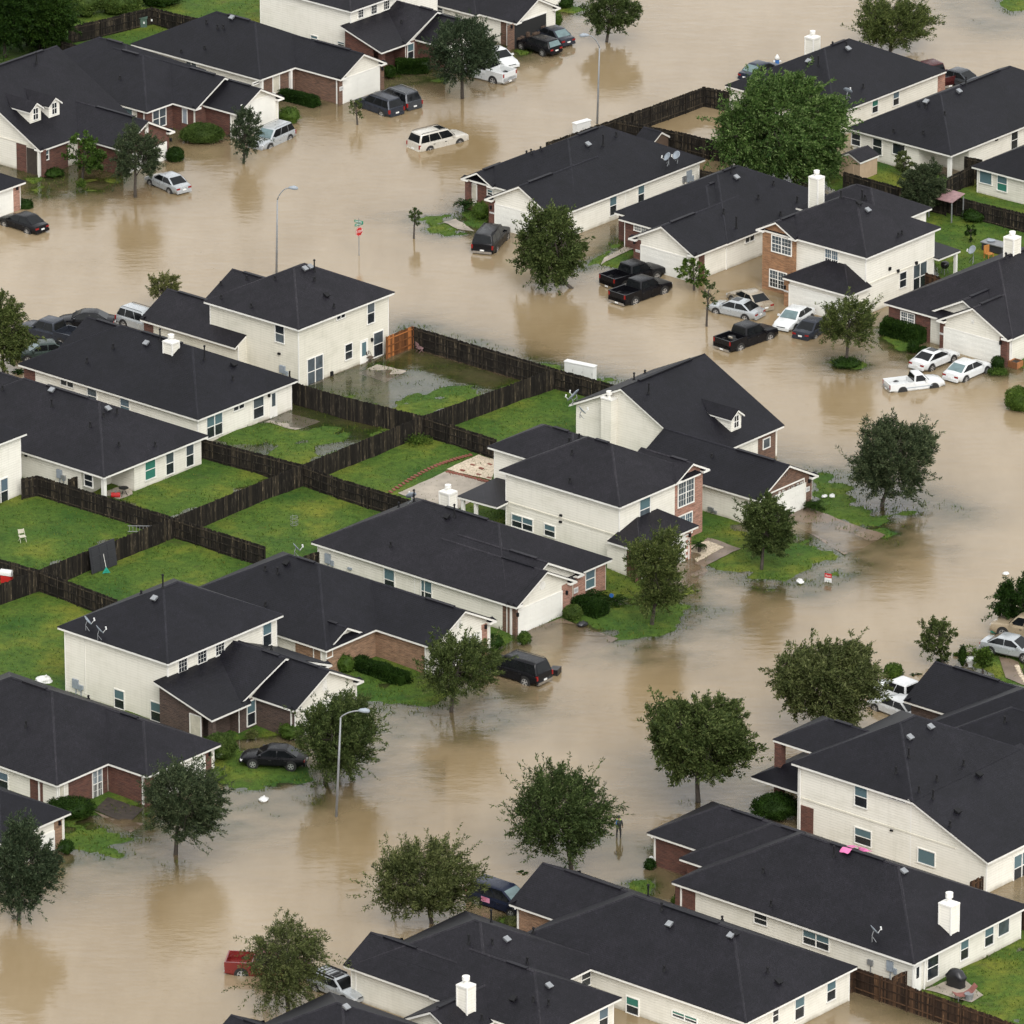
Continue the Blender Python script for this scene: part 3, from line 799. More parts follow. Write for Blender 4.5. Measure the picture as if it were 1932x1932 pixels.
            if style in ('fx', 'sl', 'gr'):
                s.wbox(p, ax, c, u0, z0, u1, z1, 0.005, 0.03, 0)
            else:
                s.wbox(p, ax, c, u0, zm, u1, z1, 0.005, 0.034, 0)
                s.wbox(p, ax, c, u0, z0, u1, zm, 0.005, 0.026, 1)
        fo = f.build('window', M['trim'], s.root)
        p.build('pane', [M[up], M[lo]], fo)
    def garage(s, w, ax, tl, br, val=None, z0=None):
        c, a0, a1, zz, z1 = s.onwall(w, ax, tl, br, val)
        zb = -0.6 if z0 is None else z0
        g = MB(); f = MB()
        n = 4; h = (z1 - 0.05) / n
        z = z1
        while z > zb:
            s.wbox(g, ax, c, a0, max(zb, z - h + 0.02), a1, z, 0.0, 0.03)
            z -= h
        s.wbox(g, ax, c, a0, zb, a1, z1, -0.01, 0.015)
        nb = 8
        z = z1 - h
        zi = z1
        while zi > zb + 0.3:
            for b in range(nb):
                u0 = a0 + (a1 - a0) * (b + 0.14) / nb; u1 = a0 + (a1 - a0) * (b + 0.86) / nb
                s.wbox(g, ax, c, u0, zi - h + 0.14, u1, zi - 0.12, 0.0, 0.04)
            zi -= h
        go = g.build('garage_door', M['door_white'], s.root)
        s.wbox(f, ax, c, a0 - 0.1, z1, a1 + 0.1, z1 + 0.12, 0.0, 0.055)
        s.wbox(f, ax, c, a0 - 0.1, zb, a0, z1, 0.0, 0.055)
        s.wbox(f, ax, c, a1, zb, a1 + 0.1, z1, 0.0, 0.055)
        f.build('frame', M['trim'], go)
    def door(s, w, ax, tl, br, mat='door_beige', val=None, glass=None):
        c, a0, a1, z0, z1 = s.onwall(w, ax, tl, br, val)
        z1 = min(z1, w.ze - 0.36)
        d = MB(); s.wbox(d, ax, c, a0, z0 - 0.3, a1, z1, 0.0, 0.045)
        for i in (0, 1):
            u0 = a0 + (a1 - a0) * (0.14 + 0.4 * i)
            for zz in ((0.12, 0.42), (0.5, 0.9)):
                s.wbox(d, ax, c, u0, z0 + (z1 - z0) * zz[0], u0 + (a1 - a0) * 0.32, z0 + (z1 - z0) * zz[1], 0.0, 0.055)
        do = d.build('door', M[mat], s.root)
        f = MB()
        s.wbox(f, ax, c, a0 - 0.08, z1, a1 + 0.08, z1 + 0.08, 0.0, 0.06)
        s.wbox(f, ax, c, a0 - 0.08, z0 - 0.3, a0, z1, 0.0, 0.06); s.wbox(f, ax, c, a1, z0 - 0.3, a1 + 0.08, z1, 0.0, 0.06)
        f.build('frame', M['trim'], do)
        if glass:
            g = MB(); s.wbox(g, ax, c, a0 + 0.15, z0 + (z1 - z0) * 0.45, a1 - 0.15, z1 - 0.15, 0.0, 0.065); g.build('pane', M[glass], do)
    def recess(s, w, ax, tl, br, val=None, mat='soil'):
        """flat panel in place of a porch opening"""
        c, a0, a1, z0, z1 = s.onwall(w, ax, tl, br, val)
        m = MB(); s.wbox(m, ax, c, a0, -0.5, a1, z1, 0.0, 0.042); m.build('porch_panel', M[mat], s.root)  # solid panel; its dark default colour paints the porch shade
    def spout(s, w, ax, px, val=None, z1=None, z0=-0.3):
        c = val if val is not None else (w.X1 if ax == 'x' else w.Y0)
        a, z = s.plane(ax, c, px)
        m = MB(); zt = z1 if z1 else w.ze - 0.2
        s.wbox(m, ax, c, a - 0.05, z0, a + 0.05, zt, 0.02, 0.12)
        s.wbox(m, ax, c, a - 0.05, zt, a + 0.05, zt + 0.1, 0.02, 0.4)
        m.build('downspout', M['trim'], s.root)
    def post(s, x, y, z1, r=0.12, mat='trim', name='porch_post'):
        m = MB(); m.box(x - r, y - r, -0.9, x + r, y + r, z1); m.box(x - r - .03, y - r - .03, z1 - 0.2, x + r + .03, y + r + .03, z1 - 0.08)
        m.build(name, M[mat], s.root)
    def meter(s, w, ax, tl, br, val=None, mat='meter', name='electric_meter'):
        c, a0, a1, z0, z1 = s.onwall(w, ax, tl, br, val)
        m = MB(); s.wbox(m, ax, c, a0, z0, a1, z1, 0.0, 0.14)
        if 'meter' in name or 'cable' in name: s.wbox(m, ax, c, (a0 + a1) / 2 - 0.03, z0 - 0.6, (a0 + a1) / 2 + 0.03, z0, 0.0, 0.06)
        if 'meter' in name: s.wbox(m, ax, c, a1 + 0.05, z0 - 0.1, a1 + 0.3, z0 + (z1 - z0) * 0.4, 0.0, 0.12)
        m.build(name, M[mat], s.root)
    def vent_louvre(s, w, ax, tl, br, val=None, rnd=False):
        c, a0, a1, z0, z1 = s.onwall(w, ax, tl, br, val)
        m = MB()
        if rnd:
            am, zm, r = (a0 + a1) / 2, (z0 + z1) / 2, (z1 - z0) / 2
            for i in range(7):
                z = zm - r + 2 * r * (i + 0.5) / 7; hw = math.sqrt(max(0.01, r * r - (z - zm) ** 2))
                s.wbox(m, ax, c, am - hw, z - r * 0.1, am + hw, z + r * 0.1, 0.0, 0.04)
        else:
            n = 7
            for i in range(n):
                s.wbox(m, ax, c, a0, z0 + (z1 - z0) * i / n, a1, z0 + (z1 - z0) * (i + 0.7) / n, 0.0, 0.04)
        m.build('gable_vent', M['trim'], s.root)
    def lamp(s, w, ax, px, val=None):
        c = val if val is not None else (w.X1 if ax == 'x' else w.Y0)
        a, z = s.plane(ax, c, px)
        m = MB(); s.wbox(m, ax, c, a - 0.07, z - 0.17, a + 0.07, z + 0.12, 0.06, 0.22); s.wbox(m, ax, c, a - 0.03, z, a + 0.03, z + 0.08, 0.0, 0.08)
        m.build('wall_lamp', M['vent_black'], s.root)
    def number(s, w, ax, tl, br, val=None):
        c, a0, a1, z0, z1 = s.onwall(w, ax, tl, br, val)
        m = MB(); s.wbox(m, ax, c, a0, z0, a1, z1, 0.0, 0.06)
        n = MB()
        for i in range(4):
            u = a0 + (a1 - a0) * (0.18 + 0.18 * i)
            s.wbox(n, ax, c, u, z0 + (z1 - z0) * 0.25, u + (a1 - a0) * 0.09, z1 - (z1 - z0) * 0.25, 0.0, 0.066)
        po = m.build('number_plaque', M['white'], s.root); n.build('digits', M['metal_grey'], po)
    # ---- things on the roof
    def roofpt(s, px):
        if s.bvh is None or s.bvhn != len(s.tops[1]):
            s.bvh = BVHTree.FromPolygons(s.tops[0], s.tops[1]); s.bvhn = len(s.tops[1])
        h = s.bvh.ray_cast(s.loc(EYE), s.loc(ray(px), False).normalized())
        return h[0], h[1]
    def pipe(s, px, h=0.75, r=0.06):
        p, n = s.roofpt(px)
        if p is None: print('pipe miss', s.root['label'], px); return
        m = MB()
        m.tube([p - Vector((0,0,0.2)), p + Vector((0,0,h))], r, 8)
        m.tube([p + Vector((0,0,h)), p + Vector((0,0,h + 0.06)), p + Vector((0,0,h + 0.12))], [r * 1.6, r * 1.7, r * 0.8], 8)
        m.tube([p - Vector((0,0,0.08)), p + Vector((0,0,0.16))], [r * 2.6, r * 1.1], 8)
        m.build('vent_pipe', M['vent_black'], s.root)
    def pipes(s, *ps):
        for px, h in ps: s.pipe(px, h)
    def rvent(s, px, sz=0.36, mat='metal_grey'):
        p, n = s.roofpt(px)
        if p is None: print('rvent miss', s.root['label'], px); return
        if n.z < 0: n = -n
        x = Vector((0,0,1)).cross(n)
        x = x.normalized() if x.length > 1e-3 else Vector((1,0,0))
        y = n.cross(x)
        T = Matrix((x, y, n)).transposed().to_4x4(); T.translation = p
        m = MB(); m.box(-sz * .5, -sz * .5, -0.02, sz * .5, sz * .5, 0.1, 0, T); m.box(-sz * .62, -sz * .62, 0.1, sz * .62, sz * .62, 0.2, 0, T)
        m.build('roof_vent', M[mat], s.root)
    def rvents(s, *ps, mat='metal_grey'):
        for px in ps: s.rvent(px, mat=mat)
    def dish(s, px, yaw=-60, h=0.7):
        p, n = s.roofpt(px)
        if p is None: print('dish miss', s.root['label'], px); return
        dish_at(s.root, p, yaw - math.degrees(s.a), h)
    def chimney(s, px, h, wx=0.9, wy=0.75, fl=0.55):
        """px: nearest foot corner on the roof"""
        p, n = s.roofpt(px)
        if p is None: print('chimney miss', px); return
        x0, y0 = p.x - wx, p.y
        m = MB(); m.box(x0, y0, p.z - 2.2, x0 + wx, y0 + wy, p.z + h)
        co = m.build('chimney', M[s.siding], s.root)
        t = MB()
        z = p.z + h
        for cx, cy in ((x0, y0), (x0 + wx, y0), (x0 + wx, y0 + wy), (x0, y0 + wy)):
            t.box(cx - 0.05, cy - 0.05, p.z - 0.8, cx + 0.05, cy + 0.05, z - 0.02)
        t.build('corner_trim', M['trim'], co)
        c = MB()
        c.box(x0 - 0.06, y0 - 0.06, z - 0.1, x0 + wx + 0.06, y0 + wy + 0.06, z + 0.02)
        cx, cy = x0 + wx / 2, y0 + wy / 2
        c.add([(x0-.06, y0-.06, z+.02), (x0+wx+.06, y0-.06, z+.02), (x0+wx+.06, y0+wy+.06, z+.02), (x0-.06, y0+wy+.06, z+.02), (cx, cy, z + 0.12)], [(0,1,4),(1,2,4),(2,3,4),(3,0,4)])
        c.tube([(cx, cy, z), (cx, cy, z + fl * 0.6)], 0.16, 12)
        c.tube([(cx, cy, z + fl * 0.5), (cx, cy, z + fl * 0.55), (cx, cy, z + fl), (cx, cy, z + fl + 0.05)], [0.2, 0.26, 0.26, 0.1], 14)
        c.build('chimney_cap', M['trim'], co)
    def chimney_at(s, x0, y0, z0, z, wx, wy):
        m = MB(); m.box(x0, y0, z0, x0 + wx, y0 + wy, z); co = m.build('chimney', M[s.siding], s.root)
        t = MB()
        for cx, cy in ((x0, y0), (x0 + wx, y0), (x0 + wx, y0 + wy), (x0, y0 + wy)): t.box(cx - .05, cy - .05, z0, cx + .05, cy + .05, z - .02)
        t.build('corner_trim', M['trim'], co)
        c = MB(); c.box(x0 - .06, y0 - .06, z - .1, x0 + wx + .06, y0 + wy + .06, z + .04)
        cx, cy = x0 + wx / 2, y0 + wy / 2
        c.tube([(cx, cy, z), (cx, cy, z + .32)], .15, 12); c.tube([(cx, cy, z + .28), (cx, cy, z + .32), (cx, cy, z + .54), (cx, cy, z + .58)], [.19, .25, .25, .1], 14)
        c.build('chimney_cap', M['trim'], co)
    def finish(s):
        for k, mb in s.mb.items():
            k = k.split('#')[0]
            if k.startswith('w:'):
                mat = k[2:]; mb.build('brick_wall' if mat.startswith('brick') else 'wall', M[mat], s.root)
            else:
                mb.build(k, {'roof': [M['shingle'], M['shingle_cap']], 'roof_trim': M['trim'], 'ridge_vent': M['shingle']}[k], s.root)
def dish_at(parent, p, yaw, h=0.7):
    T = Matrix.Translation(p) @ Matrix.Rotation(R(yaw), 4, 'Z')
    m = MB()
    m.tube([T @ Vector((0, 0, 0)), T @ Vector((0, 0, h * 0.6)), T @ Vector((0.1, 0, h))], 0.03, 6)
    m.tube([T @ Vector((0.25, 0.25, 0)), T @ Vector((0, 0, h * 0.55))], 0.02, 5)
    m.tube([T @ Vector((0.25, -0.25, 0)), T @ Vector((0, 0, h * 0.55))], 0.02, 5)
    base = m.build('satellite_dish', M['metal_grey'], parent)
    d = MB()
    rings, seg = 4, 18
    D = T @ Matrix.Translation((0.12, 0, h + 0.05)) @ Matrix.Rotation(R(52), 4, 'Y')
    vs = [D @ Vector((0, 0, 0))]
    for i in range(1, rings + 1):
        r = 0.42 * i / rings
        for k in range(seg):
            t = 2 * math.pi * k / seg
            vs.append(D @ Vector((r * math.cos(t) * 0.95, r * math.sin(t), 0.5 * r * r)))
    fs = [(0, 1 + k, 1 + (k + 1) % seg) for k in range(seg)]
    for i in range(rings - 1):
        for k in range(seg):
            a = 1 + i * seg
            fs.append((a + k, a + seg + k, a + seg + (k + 1) % seg, a + (k + 1) % seg))
    n = len(vs)
    vs2 = vs + [v - (D.to_3x3() @ Vector((0, 0, 0.025))) for v in vs]
    fs2 = fs + [tuple(n + i for i in f[::-1]) for f in fs]
    a = 1 + (rings - 1) * seg
    fs2 += [(a + k, n + a + k, n + a + (k + 1) % seg, a + (k + 1) % seg) for k in range(seg)]
    d.add(vs2, fs2); d.build('reflector', M['meter'], base, smooth=True)
    f = MB(); f.tube([D @ Vector((0.38, 0, 0.06)), D @ Vector((0.3, 0, 0.42))], 0.02, 5); f.tube([D @ Vector((0.36, 0, 0.40)), D @ Vector((0.16, 0, 0.50))], 0.06, 8)
    f.build('receiver_arm', M['white'], base)
DBG = []
def dbg(h, *ws):
    for w in ws: DBG.append('%s | ang %.0f x %.2f..%.2f y %.2f..%.2f zr %.2f' % (h.root['label'][:40], math.degrees(h.a), w.x0, w.x1, w.y0, w.y1, w.zr))
# ================================================================== middle block, street side (fronts face lower right)
# --- single storey with open driveway
h = House('house', 'single-storey cream house with pink brick corner and bare wet driveway', (587,1022), 2.5)
mn = h.wing([(587,1022), q(21,1525,290)], 'x', 'hh')
pg = h.wing([q(21,1370,372)], 'x', 'ng', x0=11, dy=-8.4)
ga = h.wing([q(21,990,558), q(21,1330,412)], 'x', 'ng', x0=10)
dbg(h, mn, pg, ga)
h.brick(ga, 'y', q(21,915,550), q(21,992,740), 'brick_brown')
h.brick(ga, 'x', q(21,1243,465), q(21,1300,620), 'brick_pink'); h.brick(ga, 'x', q(21,985,570), q(21,1000,740), 'brick_brown')
h.garage(ga, 'x', q(21,1002,580), q(21,1240,620))
h.brick(mn, 'x', q(21,1360,350), q(21,1485,460), 'brick_pink'); h.brick(pg, 'x', q(21,1300,420), q(21,1372,505), 'brick_pink')
h.recess(pg, 'x', q(21,1268,430), q(21,1305,545), mat='door_beige')
h.win(mn, 'x', q(21,1375,350), q(21,1424,440), 'sh', 'glass_blue', 'glass_teal', val=mn.X1+.035)
h.win(mn, 'y', q(21,257,342), q(21,312,475), 'sh'); h.win(mn, 'y', q(21,463,406), q(21,520,545), 'sh')
h.spout(ga, 'y', q(21,966,600)); h.lamp(ga, 'x', q(21,990,598)); h.lamp(ga, 'x', q(21,1264,475)); h.number(pg, 'x', q(21,1308,455), q(21,1332,475))
h.vent_louvre(ga, 'x', q(21,1125,420), q(21,1145,458), rnd=True)
h.meter(mn, 'y', q(20,1815,257), q(20,1845,318)); h.meter(mn, 'y', q(21,55,335), q(21,75,352), name='hose_tap')
h.pipes((q(21,645,55), 0.9), (q(11,420,1370), 0.9), (q(21,210,40), 0.3), (q(21,290,222), 0.3), (q(11,335,1402), .35))
h.rvents(q(21,605,60), mat='vent_black'); h.rvents(q(21,250,412), mat='vent_black')
xc, zc = h.plane('y', 11.2, q(11,607,1312)); h.chimney_at(xc - .45, 10.8, .5, zc, .95, .85)
dish_at(h.root, h.loc(G(q(11,408,1385), 4.2)), 150, .6)
h.finish()
# --- brick side house with the parked black SUV
h = House('house', 'single-storey house with long tan brick side wall, black SUV parked at its garage', q(21,530,785), 2.5)
ga = h.wing([q(21,530,785), q(21,870,628)], 'x', 'ng', x0=-9)
mn = h.wing([q(21,870,628), q(20,1530,705)], 'x', 'hh', x1=-5.6, dx=-15.5)
pg = h.wing([q(20,1838,785), q(21,115,690)], 'x', 'ng', x0=-14)
dbg(h, ga, mn, pg)
h.brick(ga, 'y', q(21,0,700), q(21,490,955), 'brick_tan'); h.brick(ga, 'x', q(21,795,655), q(21,826,760), 'brick_pink')
h.garage(ga, 'x', q(21,560,800), q(21,790,760)); h.vent_louvre(ga, 'x', q(21,655,612), q(21,682,668))
h.brick(mn, 'y', q(20,1648,760), q(20,1790,890), 'brick_tan')
h.part('w:brick_tan').box(mn.X1 - .02, mn.Y0, -.9, mn.X1 + .034, ga.Y0 + .02, 2.4)
h.win(mn, 'y', q(20,1752,790), q(20,1790,862), 'fx', 'glass_dark')
h.win(mn, 'x', q(20,1818,790), q(20,1848,830), 'fx', 'glass_dark')
h.post(pg.X1 - 0.1, pg.y0 + 0.3, 2.4); h.post(pg.X1 - .1, pg.y1 - 0.3, 2.4)
h.spout(ga, 'y', q(21,488,850)); h.lamp(ga, 'x', q(21,812,665))
h.pipes((q(20,1475,290), 0.75), (q(20,1478,355), 0.3), (q(20,1547,372), 0.4), (q(20,1480,552), 0.25), (q(21,215,408), 0.25), (q(21,255,420), 0.25))
h.rvents(q(20,1597,318), mat='vent_black'); dish_at(h.root, h.loc(G(q(20,1642,275), 3.6)), 60, .6)
h.finish()
# --- two-storey with the white car port gables, lower left
h = House('house', 'two-storey cream house with two eave dishes and dark brick front by a black sedan', q(20,935,873), 5.2)
mn = h.wing([q(20,320,668), q(20,935,873), q(20,1580,600)], 'y', 'hh', ze=5.2)
en = Wing(); en.x1, en.y0, en.ze = 5.1, -.95, 2.5
h.sheet([(5.1, -.95, 2.5), (5.1, 3.2, 2.5), (-.5, 6.5, 3.98), (-.5, -.95, 3.98)])
mg = h.wing([q(20,1335,1108)], 'x', 'ng', ze=2.52, x0=-.5, x1=4.7, y0=2.35, y1=12.4, sl=.41)
ga = h.wing([q(20,1645,1135), q(21,140,968)], 'x', 'ng', ze=2.5, x0=-.5)
dbg(h, mn, mg, ga)
fw = MB()
xw = en.x1 - 0.4; y0 = en.y0 + 0.42
h.part('w:brick_dark').add([(mn.X1, y0, -0.9), (xw - 1.0, y0, -0.9), (xw - 1.0, y0, 2.68), (mn.X1, y0, 3.7), (mn.X1, y0 + .15, -0.9), (xw - 1.0, y0 + .15, -0.9), (xw - 1.0, y0 + .15, 2.68), (mn.X1, y0 + .15, 3.7)], [(0,1,2,3),(4,5,6,7),(0,1,5,4),(1,2,6,5),(2,3,7,6),(3,0,4,7)])
h.part('w:brick_dark').box(mn.X1 - 0.2, mg.Y0 - 0.05, -0.9, mg.X1 + 0.02, mg.Y0 + 6, 2.4)
h.part('w:brick_dark').box(mn.X1 - 0.2, ga.Y0 - 0.04, -0.9, ga.X1 - 0.02, ga.Y0 + 4, 2.4)
h.part('w:brick_dark').box(mn.X1 - 0.2, y0 + 1.2, -0.9, xw - 1.2, y0 + 4.5, 2.4)
h.post(xw - 0.1, y0 + 0.15, 2.45, 0.2, 'brick_dark', 'porch_column')
h.door(mn, 'y', q(20,1062,1155), q(20,1120,1275), val=y0)
h.win(mg, 'x', q(20,1376,1080), q(20,1420,1205), 'sh', val=mg.X1+.03)
h.garage(ga, 'x', q(21,-20,1060), q(21,45,1060)) if False else None
ga_c = ga.X1
g0 = ga.Y0 + 0.9
gd = MB(); gd.box(ga_c, g0, -0.6, ga_c + .03, ga.Y1 - .6, 2.1)
for i in range(1, 4): gd.box(ga_c, g0, 2.1 - i * .53 - .02, ga_c + .04, ga.Y1 - .6, 2.1 - i * .53 + .02)
gd.build('garage_door', M['door_white'], h.root)
h.vent_louvre(ga, 'x', q(20,1795,968), q(20,1820,1020))
for a, b in (((993,850), (1040,905)), ((1100,798), (1148,858)), ((1200,755), (1247,812))): h.win(mn, 'x', q(20,*a), q(20,*b), 'gr', 'glass_dark')
h.win(mn, 'x', q(20,1463,645), q(20,1510,765), 'sh')
h.win(mn, 'y', q(20,640,1015), q(20,694,1132), 'sh'); h.win(mn, 'y', q(20,843,1083), q(20,898,1203), 'sh')
h.meter(mn, 'y', q(20,408,955), q(20,440,1015)); h.meter(mn, 'y', q(20,440,990), q(20,466,1020), name='cable_box')
wr = MB(); c, a0, a1, z0, z1 = h.onwall(mn, 'y', q(20,474,730), q(20,479,1045)); h.wbox(wr, 'y', c, a0, z0, a1, z1, 0, .05); wr.build('wire_conduit', M['trim'], h.root)
h.spout(mg, 'x', q(20,1162,1190), val=xw - 1.0); h.spout(ga, 'y', q(20,1627,1150))
h.pipes((q(20,908,452), 0.95), (q(20,1048,412), 1.2), (q(20,692,512), .35), (q(20,660,525), .2), (q(20,787,488), .2), (q(20,1512,798), .25))
h.rvents(q(20,862,516)); h.dish(q(20,478,690), 10); h.dish(q(20,545,742), 20)
pt = MB()
p, n = h.roofpt(q(20,1750,935))
h.finish()
# --- big gabled house with dormer
h = House('house', 'tall house with steep charcoal roof, one white dormer and brown brick garage gable', q(11,1285,825), 4.0)
mn = Wing(); mn.ze, mn.sl, mn.axis, mn.e = 2.55, .5, 'y', 'gg'
mn.x0, mn.x1, mn.y0, mn.y1 = 0.0, 13.25, 0.0, 10.25
XR, ZR, ZL = 5.2, 6.58, 4.0
mn.zr, mn.m, mn.r0, mn.r1 = ZR, XR, 0, 10.25
mn.X0, mn.X1, mn.Y0, mn.Y1 = OH, 13.25 - OH, OH, 10.25 - OH
h.sheet([(XR, 0, ZR), (13.25, 0, 2.55), (13.25, 10.25, 2.55), (XR, 10.25, ZR)])
h.sheet([(0, 0, ZL), (XR, 0, ZR), (XR, 10.25, ZR), (0, 10.25, ZL)])
h.part('ridge_vent').box(XR - .15, 2.2, ZR - .06, XR + .15, 8.6, ZR + .07)
h.part('w:siding').add([(x, y, z) for y in (mn.Y0, mn.Y1) for x, z in ((mn.X0, -.9), (mn.X1, -.9), (mn.X1, 2.62), (XR, ZR - .12), (mn.X0, ZL + .06))], [(0,1,2,3,4), (5,6,7,8,9), (0,1,6,5), (1,2,7,6), (2,3,8,7), (3,4,9,8), (4,0,5,9)])
ga = h.wing([q(12,410,1348), q(12,788,1220)], 'x', 'ng', x0=9.6, wall='siding')
dbg(h, mn, ga)
h.brick(mn, 'x', q(12,450,1005), q(12,545,1085), 'brick_brown')
gx_ = ga.X1; gm = ga.m; gh = (ga.y1 - ga.y0) / 2
h.part('w:brick_brown').add([(gx_ + d, y, z) for d in (-0.02, 0.04) for y, z in ((ga.Y0, 2.15), (ga.Y1, 2.15), (ga.Y1, ga.ze + .05), (gm, ga.zr - .13), (ga.Y0, ga.ze + .05))], [(0,1,2,3,4), (5,6,7,8,9), (0,1,6,5), (1,2,7,6), (2,3,8,7), (3,4,9,8), (4,0,5,9)])
h.part('w:brick_brown').box(gx_ - .02, ga.Y1 - 0.65, -.9, gx_ + .045, ga.Y1, 2.2); h.part('w:brick_brown').box(gx_ - .6, ga.Y0 - .03, -.9, gx_ + .045, ga.Y0 + .5, 2.2)
h.garage(ga, 'x', q(12,505,1330), q(12,700,1405))
h.vent_louvre(ga, 'x', q(12,594,1180), q(12,613,1222)); h.lamp(ga, 'x', q(12,728,1250)); h.number(ga, 'x', q(12,714,1290), q(12,735,1307))
h.win(mn, 'x', q(12,478,1025), q(12,512,1060), 'fx', 'glass_grey', val=mn.X1 + .035)
h.meter(ga, 'y', q(12,175,1395), q(12,205,1425), mat='metal_grey', name='gas_meter')
h.chimney(q(11,1515,965), 3.6, 0.75, 0.6) if False else None
yc = mn.Y0; xa, za = h.plane('y', yc - .7, q(11,1470,800)); xb, _ = h.plane('y', yc - .7, q(11,1520,810)); xm = xb - .55
cp_ = MB(); zt = h.plane('y', yc - .7, q(11,1520,805))[1]
cp_.box(xm - .45, yc - .75, -.9, xm + .55, yc + .02, zt)
co = cp_.build('chimney', M['siding'], h.root)
c2 = MB(); c2.box(xm - .5, yc - .8, zt - .06, xm + .6, yc + .06, zt + .05); c2.tube([(xm + .05, yc - .37, zt), (xm + .05, yc - .37, zt + .3)], .15, 12); c2.tube([(xm + .05, yc - .37, zt + .3), (xm + .05, yc - .37, zt + .55), (xm + .05, yc - .37, zt + .6)], [.24, .24, .1], 12); c2.build('chimney_cap', M['trim'], co)
h.pipes((q(11,1728,765), 0.75), (q(11,1646,690), 0.5), (q(11,1562,705), .25), (q(11,1707,655), .2), (q(12,193,1118), .15))
dish_at(h.root, Vector((.5, -.15, 4.0)), 190, .6); dish_at(h.root, Vector((.2, .7, 4.15)), 190, .5)
def dormers(h, w, boxes, mat='siding'):
    """gabled dormers on the +x slope; each given by the front face's foot left, foot right and eave height on the photo"""
    xm = (w.x0 + w.x1) / 2
    for fl, frt, top, stl in boxes:
        p, n = h.roofpt(fl); p2, _ = h.roofpt(frt)
        y0, y1 = p.y, p2.y
        if y0 > y1: y0, y1 = y1, y0
        xf = max(p.x, p2.x); zf = w.ze + w.sl * (w.x1 - xf)
        # height from the photo
        _, zt = h.plane('x', xf, top)
        hw = (y1 - y0) / 2; ym = (y0 + y1) / 2
        zr = zt + hw * 0.75
        xb_e = w.x1 - (zt - w.ze) / w.sl; xb_r = w.x1 - (zr - w.ze) / w.sl
        d = MB()
        d.add([(xf, y0, zf - .1), (xf, y1, zf - .1), (xf, y1, zt), (xf, ym, zr), (xf, y0, zt), (xb_e, y0, zt), (xb_e, y1, zt), (xb_r, ym, zr)],
              [(0,1,2,3,4), (0,4,5), (1,6,2), (4,3,7,5), (3,2,6,7)])
        do = d.build('dormer', M[mat], h.root)
        for nme, up, o, mt in (('dormer_roof', .09, .24, 'shingle'), ('dormer_trim', .03, .2, 'trim')):
            rr = MB(); o2 = o
            drop = o2 * .75
            A = (xf + o2, y0 - o2, zt + up - drop); B = (xf + o2, ym, zr + up); C_ = (xf + o2, y1 + o2, zt + up - drop)
            D_ = (w.x1 - (zt - drop - w.ze) / w.sl, y0 - o2, zt + up - drop); E_ = (xb_r - .2, ym, zr + up); F_ = (w.x1 - (zt - drop - w.ze) / w.sl, y1 + o2, zt + up - drop)
            th = .05 if nme == 'dormer_roof' else .15
            vs = [A, B, C_, D_, E_, F_]; vs += [(x, y, z - th) for x, y, z in vs]
            rr.add(vs, [(0,1,4,3), (1,2,5,4), (6,9,10,7), (7,10,11,8), (0,6,7,1), (1,7,8,2), (0,3,9,6), (2,8,11,5), (3,4,10,9), (4,5,11,10)])
            rr.build(nme, M[mt], do)
        wf = MB(); pw = MB()
        a0, a1 = ym - hw * .42, ym + hw * .42; z0 = zf + .25; z1 = zt - .02
        wf.box(xf, a0 - .08, z0 - .08, xf + .05, a1 + .08, z0); wf.box(xf, a0 - .08, z1, xf + .05, a1 + .08, z1 + .08); wf.box(xf, a0 - .08, z0, xf + .05, a0, z1); wf.box(xf, a1, z0, xf + .05, a1 + .08, z1)
        wf.box(xf, a0, (z0 + z1) / 2 - .03, xf + .045, a1, (z0 + z1) / 2 + .03); wf.box(xf, ym - .02, z0, xf + .042, ym + .02, z1)
        wf.build('window_frame', M['trim'], do)
        pw.box(xf, a0, z0, xf + .025, a1, z1); pw.build('pane', M['glass_dark'], do)
dormers(h, mn, [(q(12,295,978), q(12,355,958), q(12,300,900), 0)])
h.finish()
# --- two-storey pink brick
h = House('house', 'two-storey cream house with pink brick front gable and a small roofed back porch', q(11,1565,1397), 5.2)
mn = h.wing([q(11,900,1190), q(11,1565,1397), q(11,1885,1262)], 'x', 'hh', ze=5.2, y1=9.6)
bk = h.wing([q(11,830,1060)], 'x', 'hh', ze=5.2, dx=9.0, dy=6.3)
fg = h.wing([q(12,-20,1262), q(12,182,1185)], 'x', 'ng', ze=5.2, x0=-5, wall='brick_pink')
po = h.wing([q(11,665,1335), q(11,935,1412)], 'y', 'hn', ze=2.55, y1=5, walls=False) if False else None
gr_ = h.cap('x', -.4, 2.75, -.87, 6.0, 2.6, 3.55, 3.4, 1.2)
dbg(h, mn, bk, fg, gr_)
P0, P1 = h.L(q(11,665,1335), 2.55), h.L(q(11,935,1412), 2.55)
xe = mn.X0 + .2
P2 = h.L(q(11,935,1232), 2.7); h.sheet([(P0.x, P0.y, 2.5), (xe, P0.y, 2.62), (xe, P2.y, 2.85), (P0.x, P2.y, 2.68)])
for y in (P0.y + .25, P2.y - .3): h.post(P0.x + .3, y, 2.45)
h.post(P0.x + 1.6, P0.y + .25, 2.45)
h.garage(gr_, 'x', q(21,1690,270), q(22,60,170))
h.brick(gr_, 'y', q(21,1607,235), q(21,1668,390), 'brick_red'); h.brick(gr_, 'x', q(22,45,150), q(22,75,200), 'brick_pink'); h.brick(gr_, 'x', q(21,1650,260), q(21,1690,380), 'brick_red')
h.win(fg, 'x', q(12,5,1238), q(12,88,1365), 'g2', 'glass_grey', 'glass_grey'); h.win(fg, 'x', q(22,5,60), q(22,78,140), 'g2', 'glass_blue', 'glass_grey')
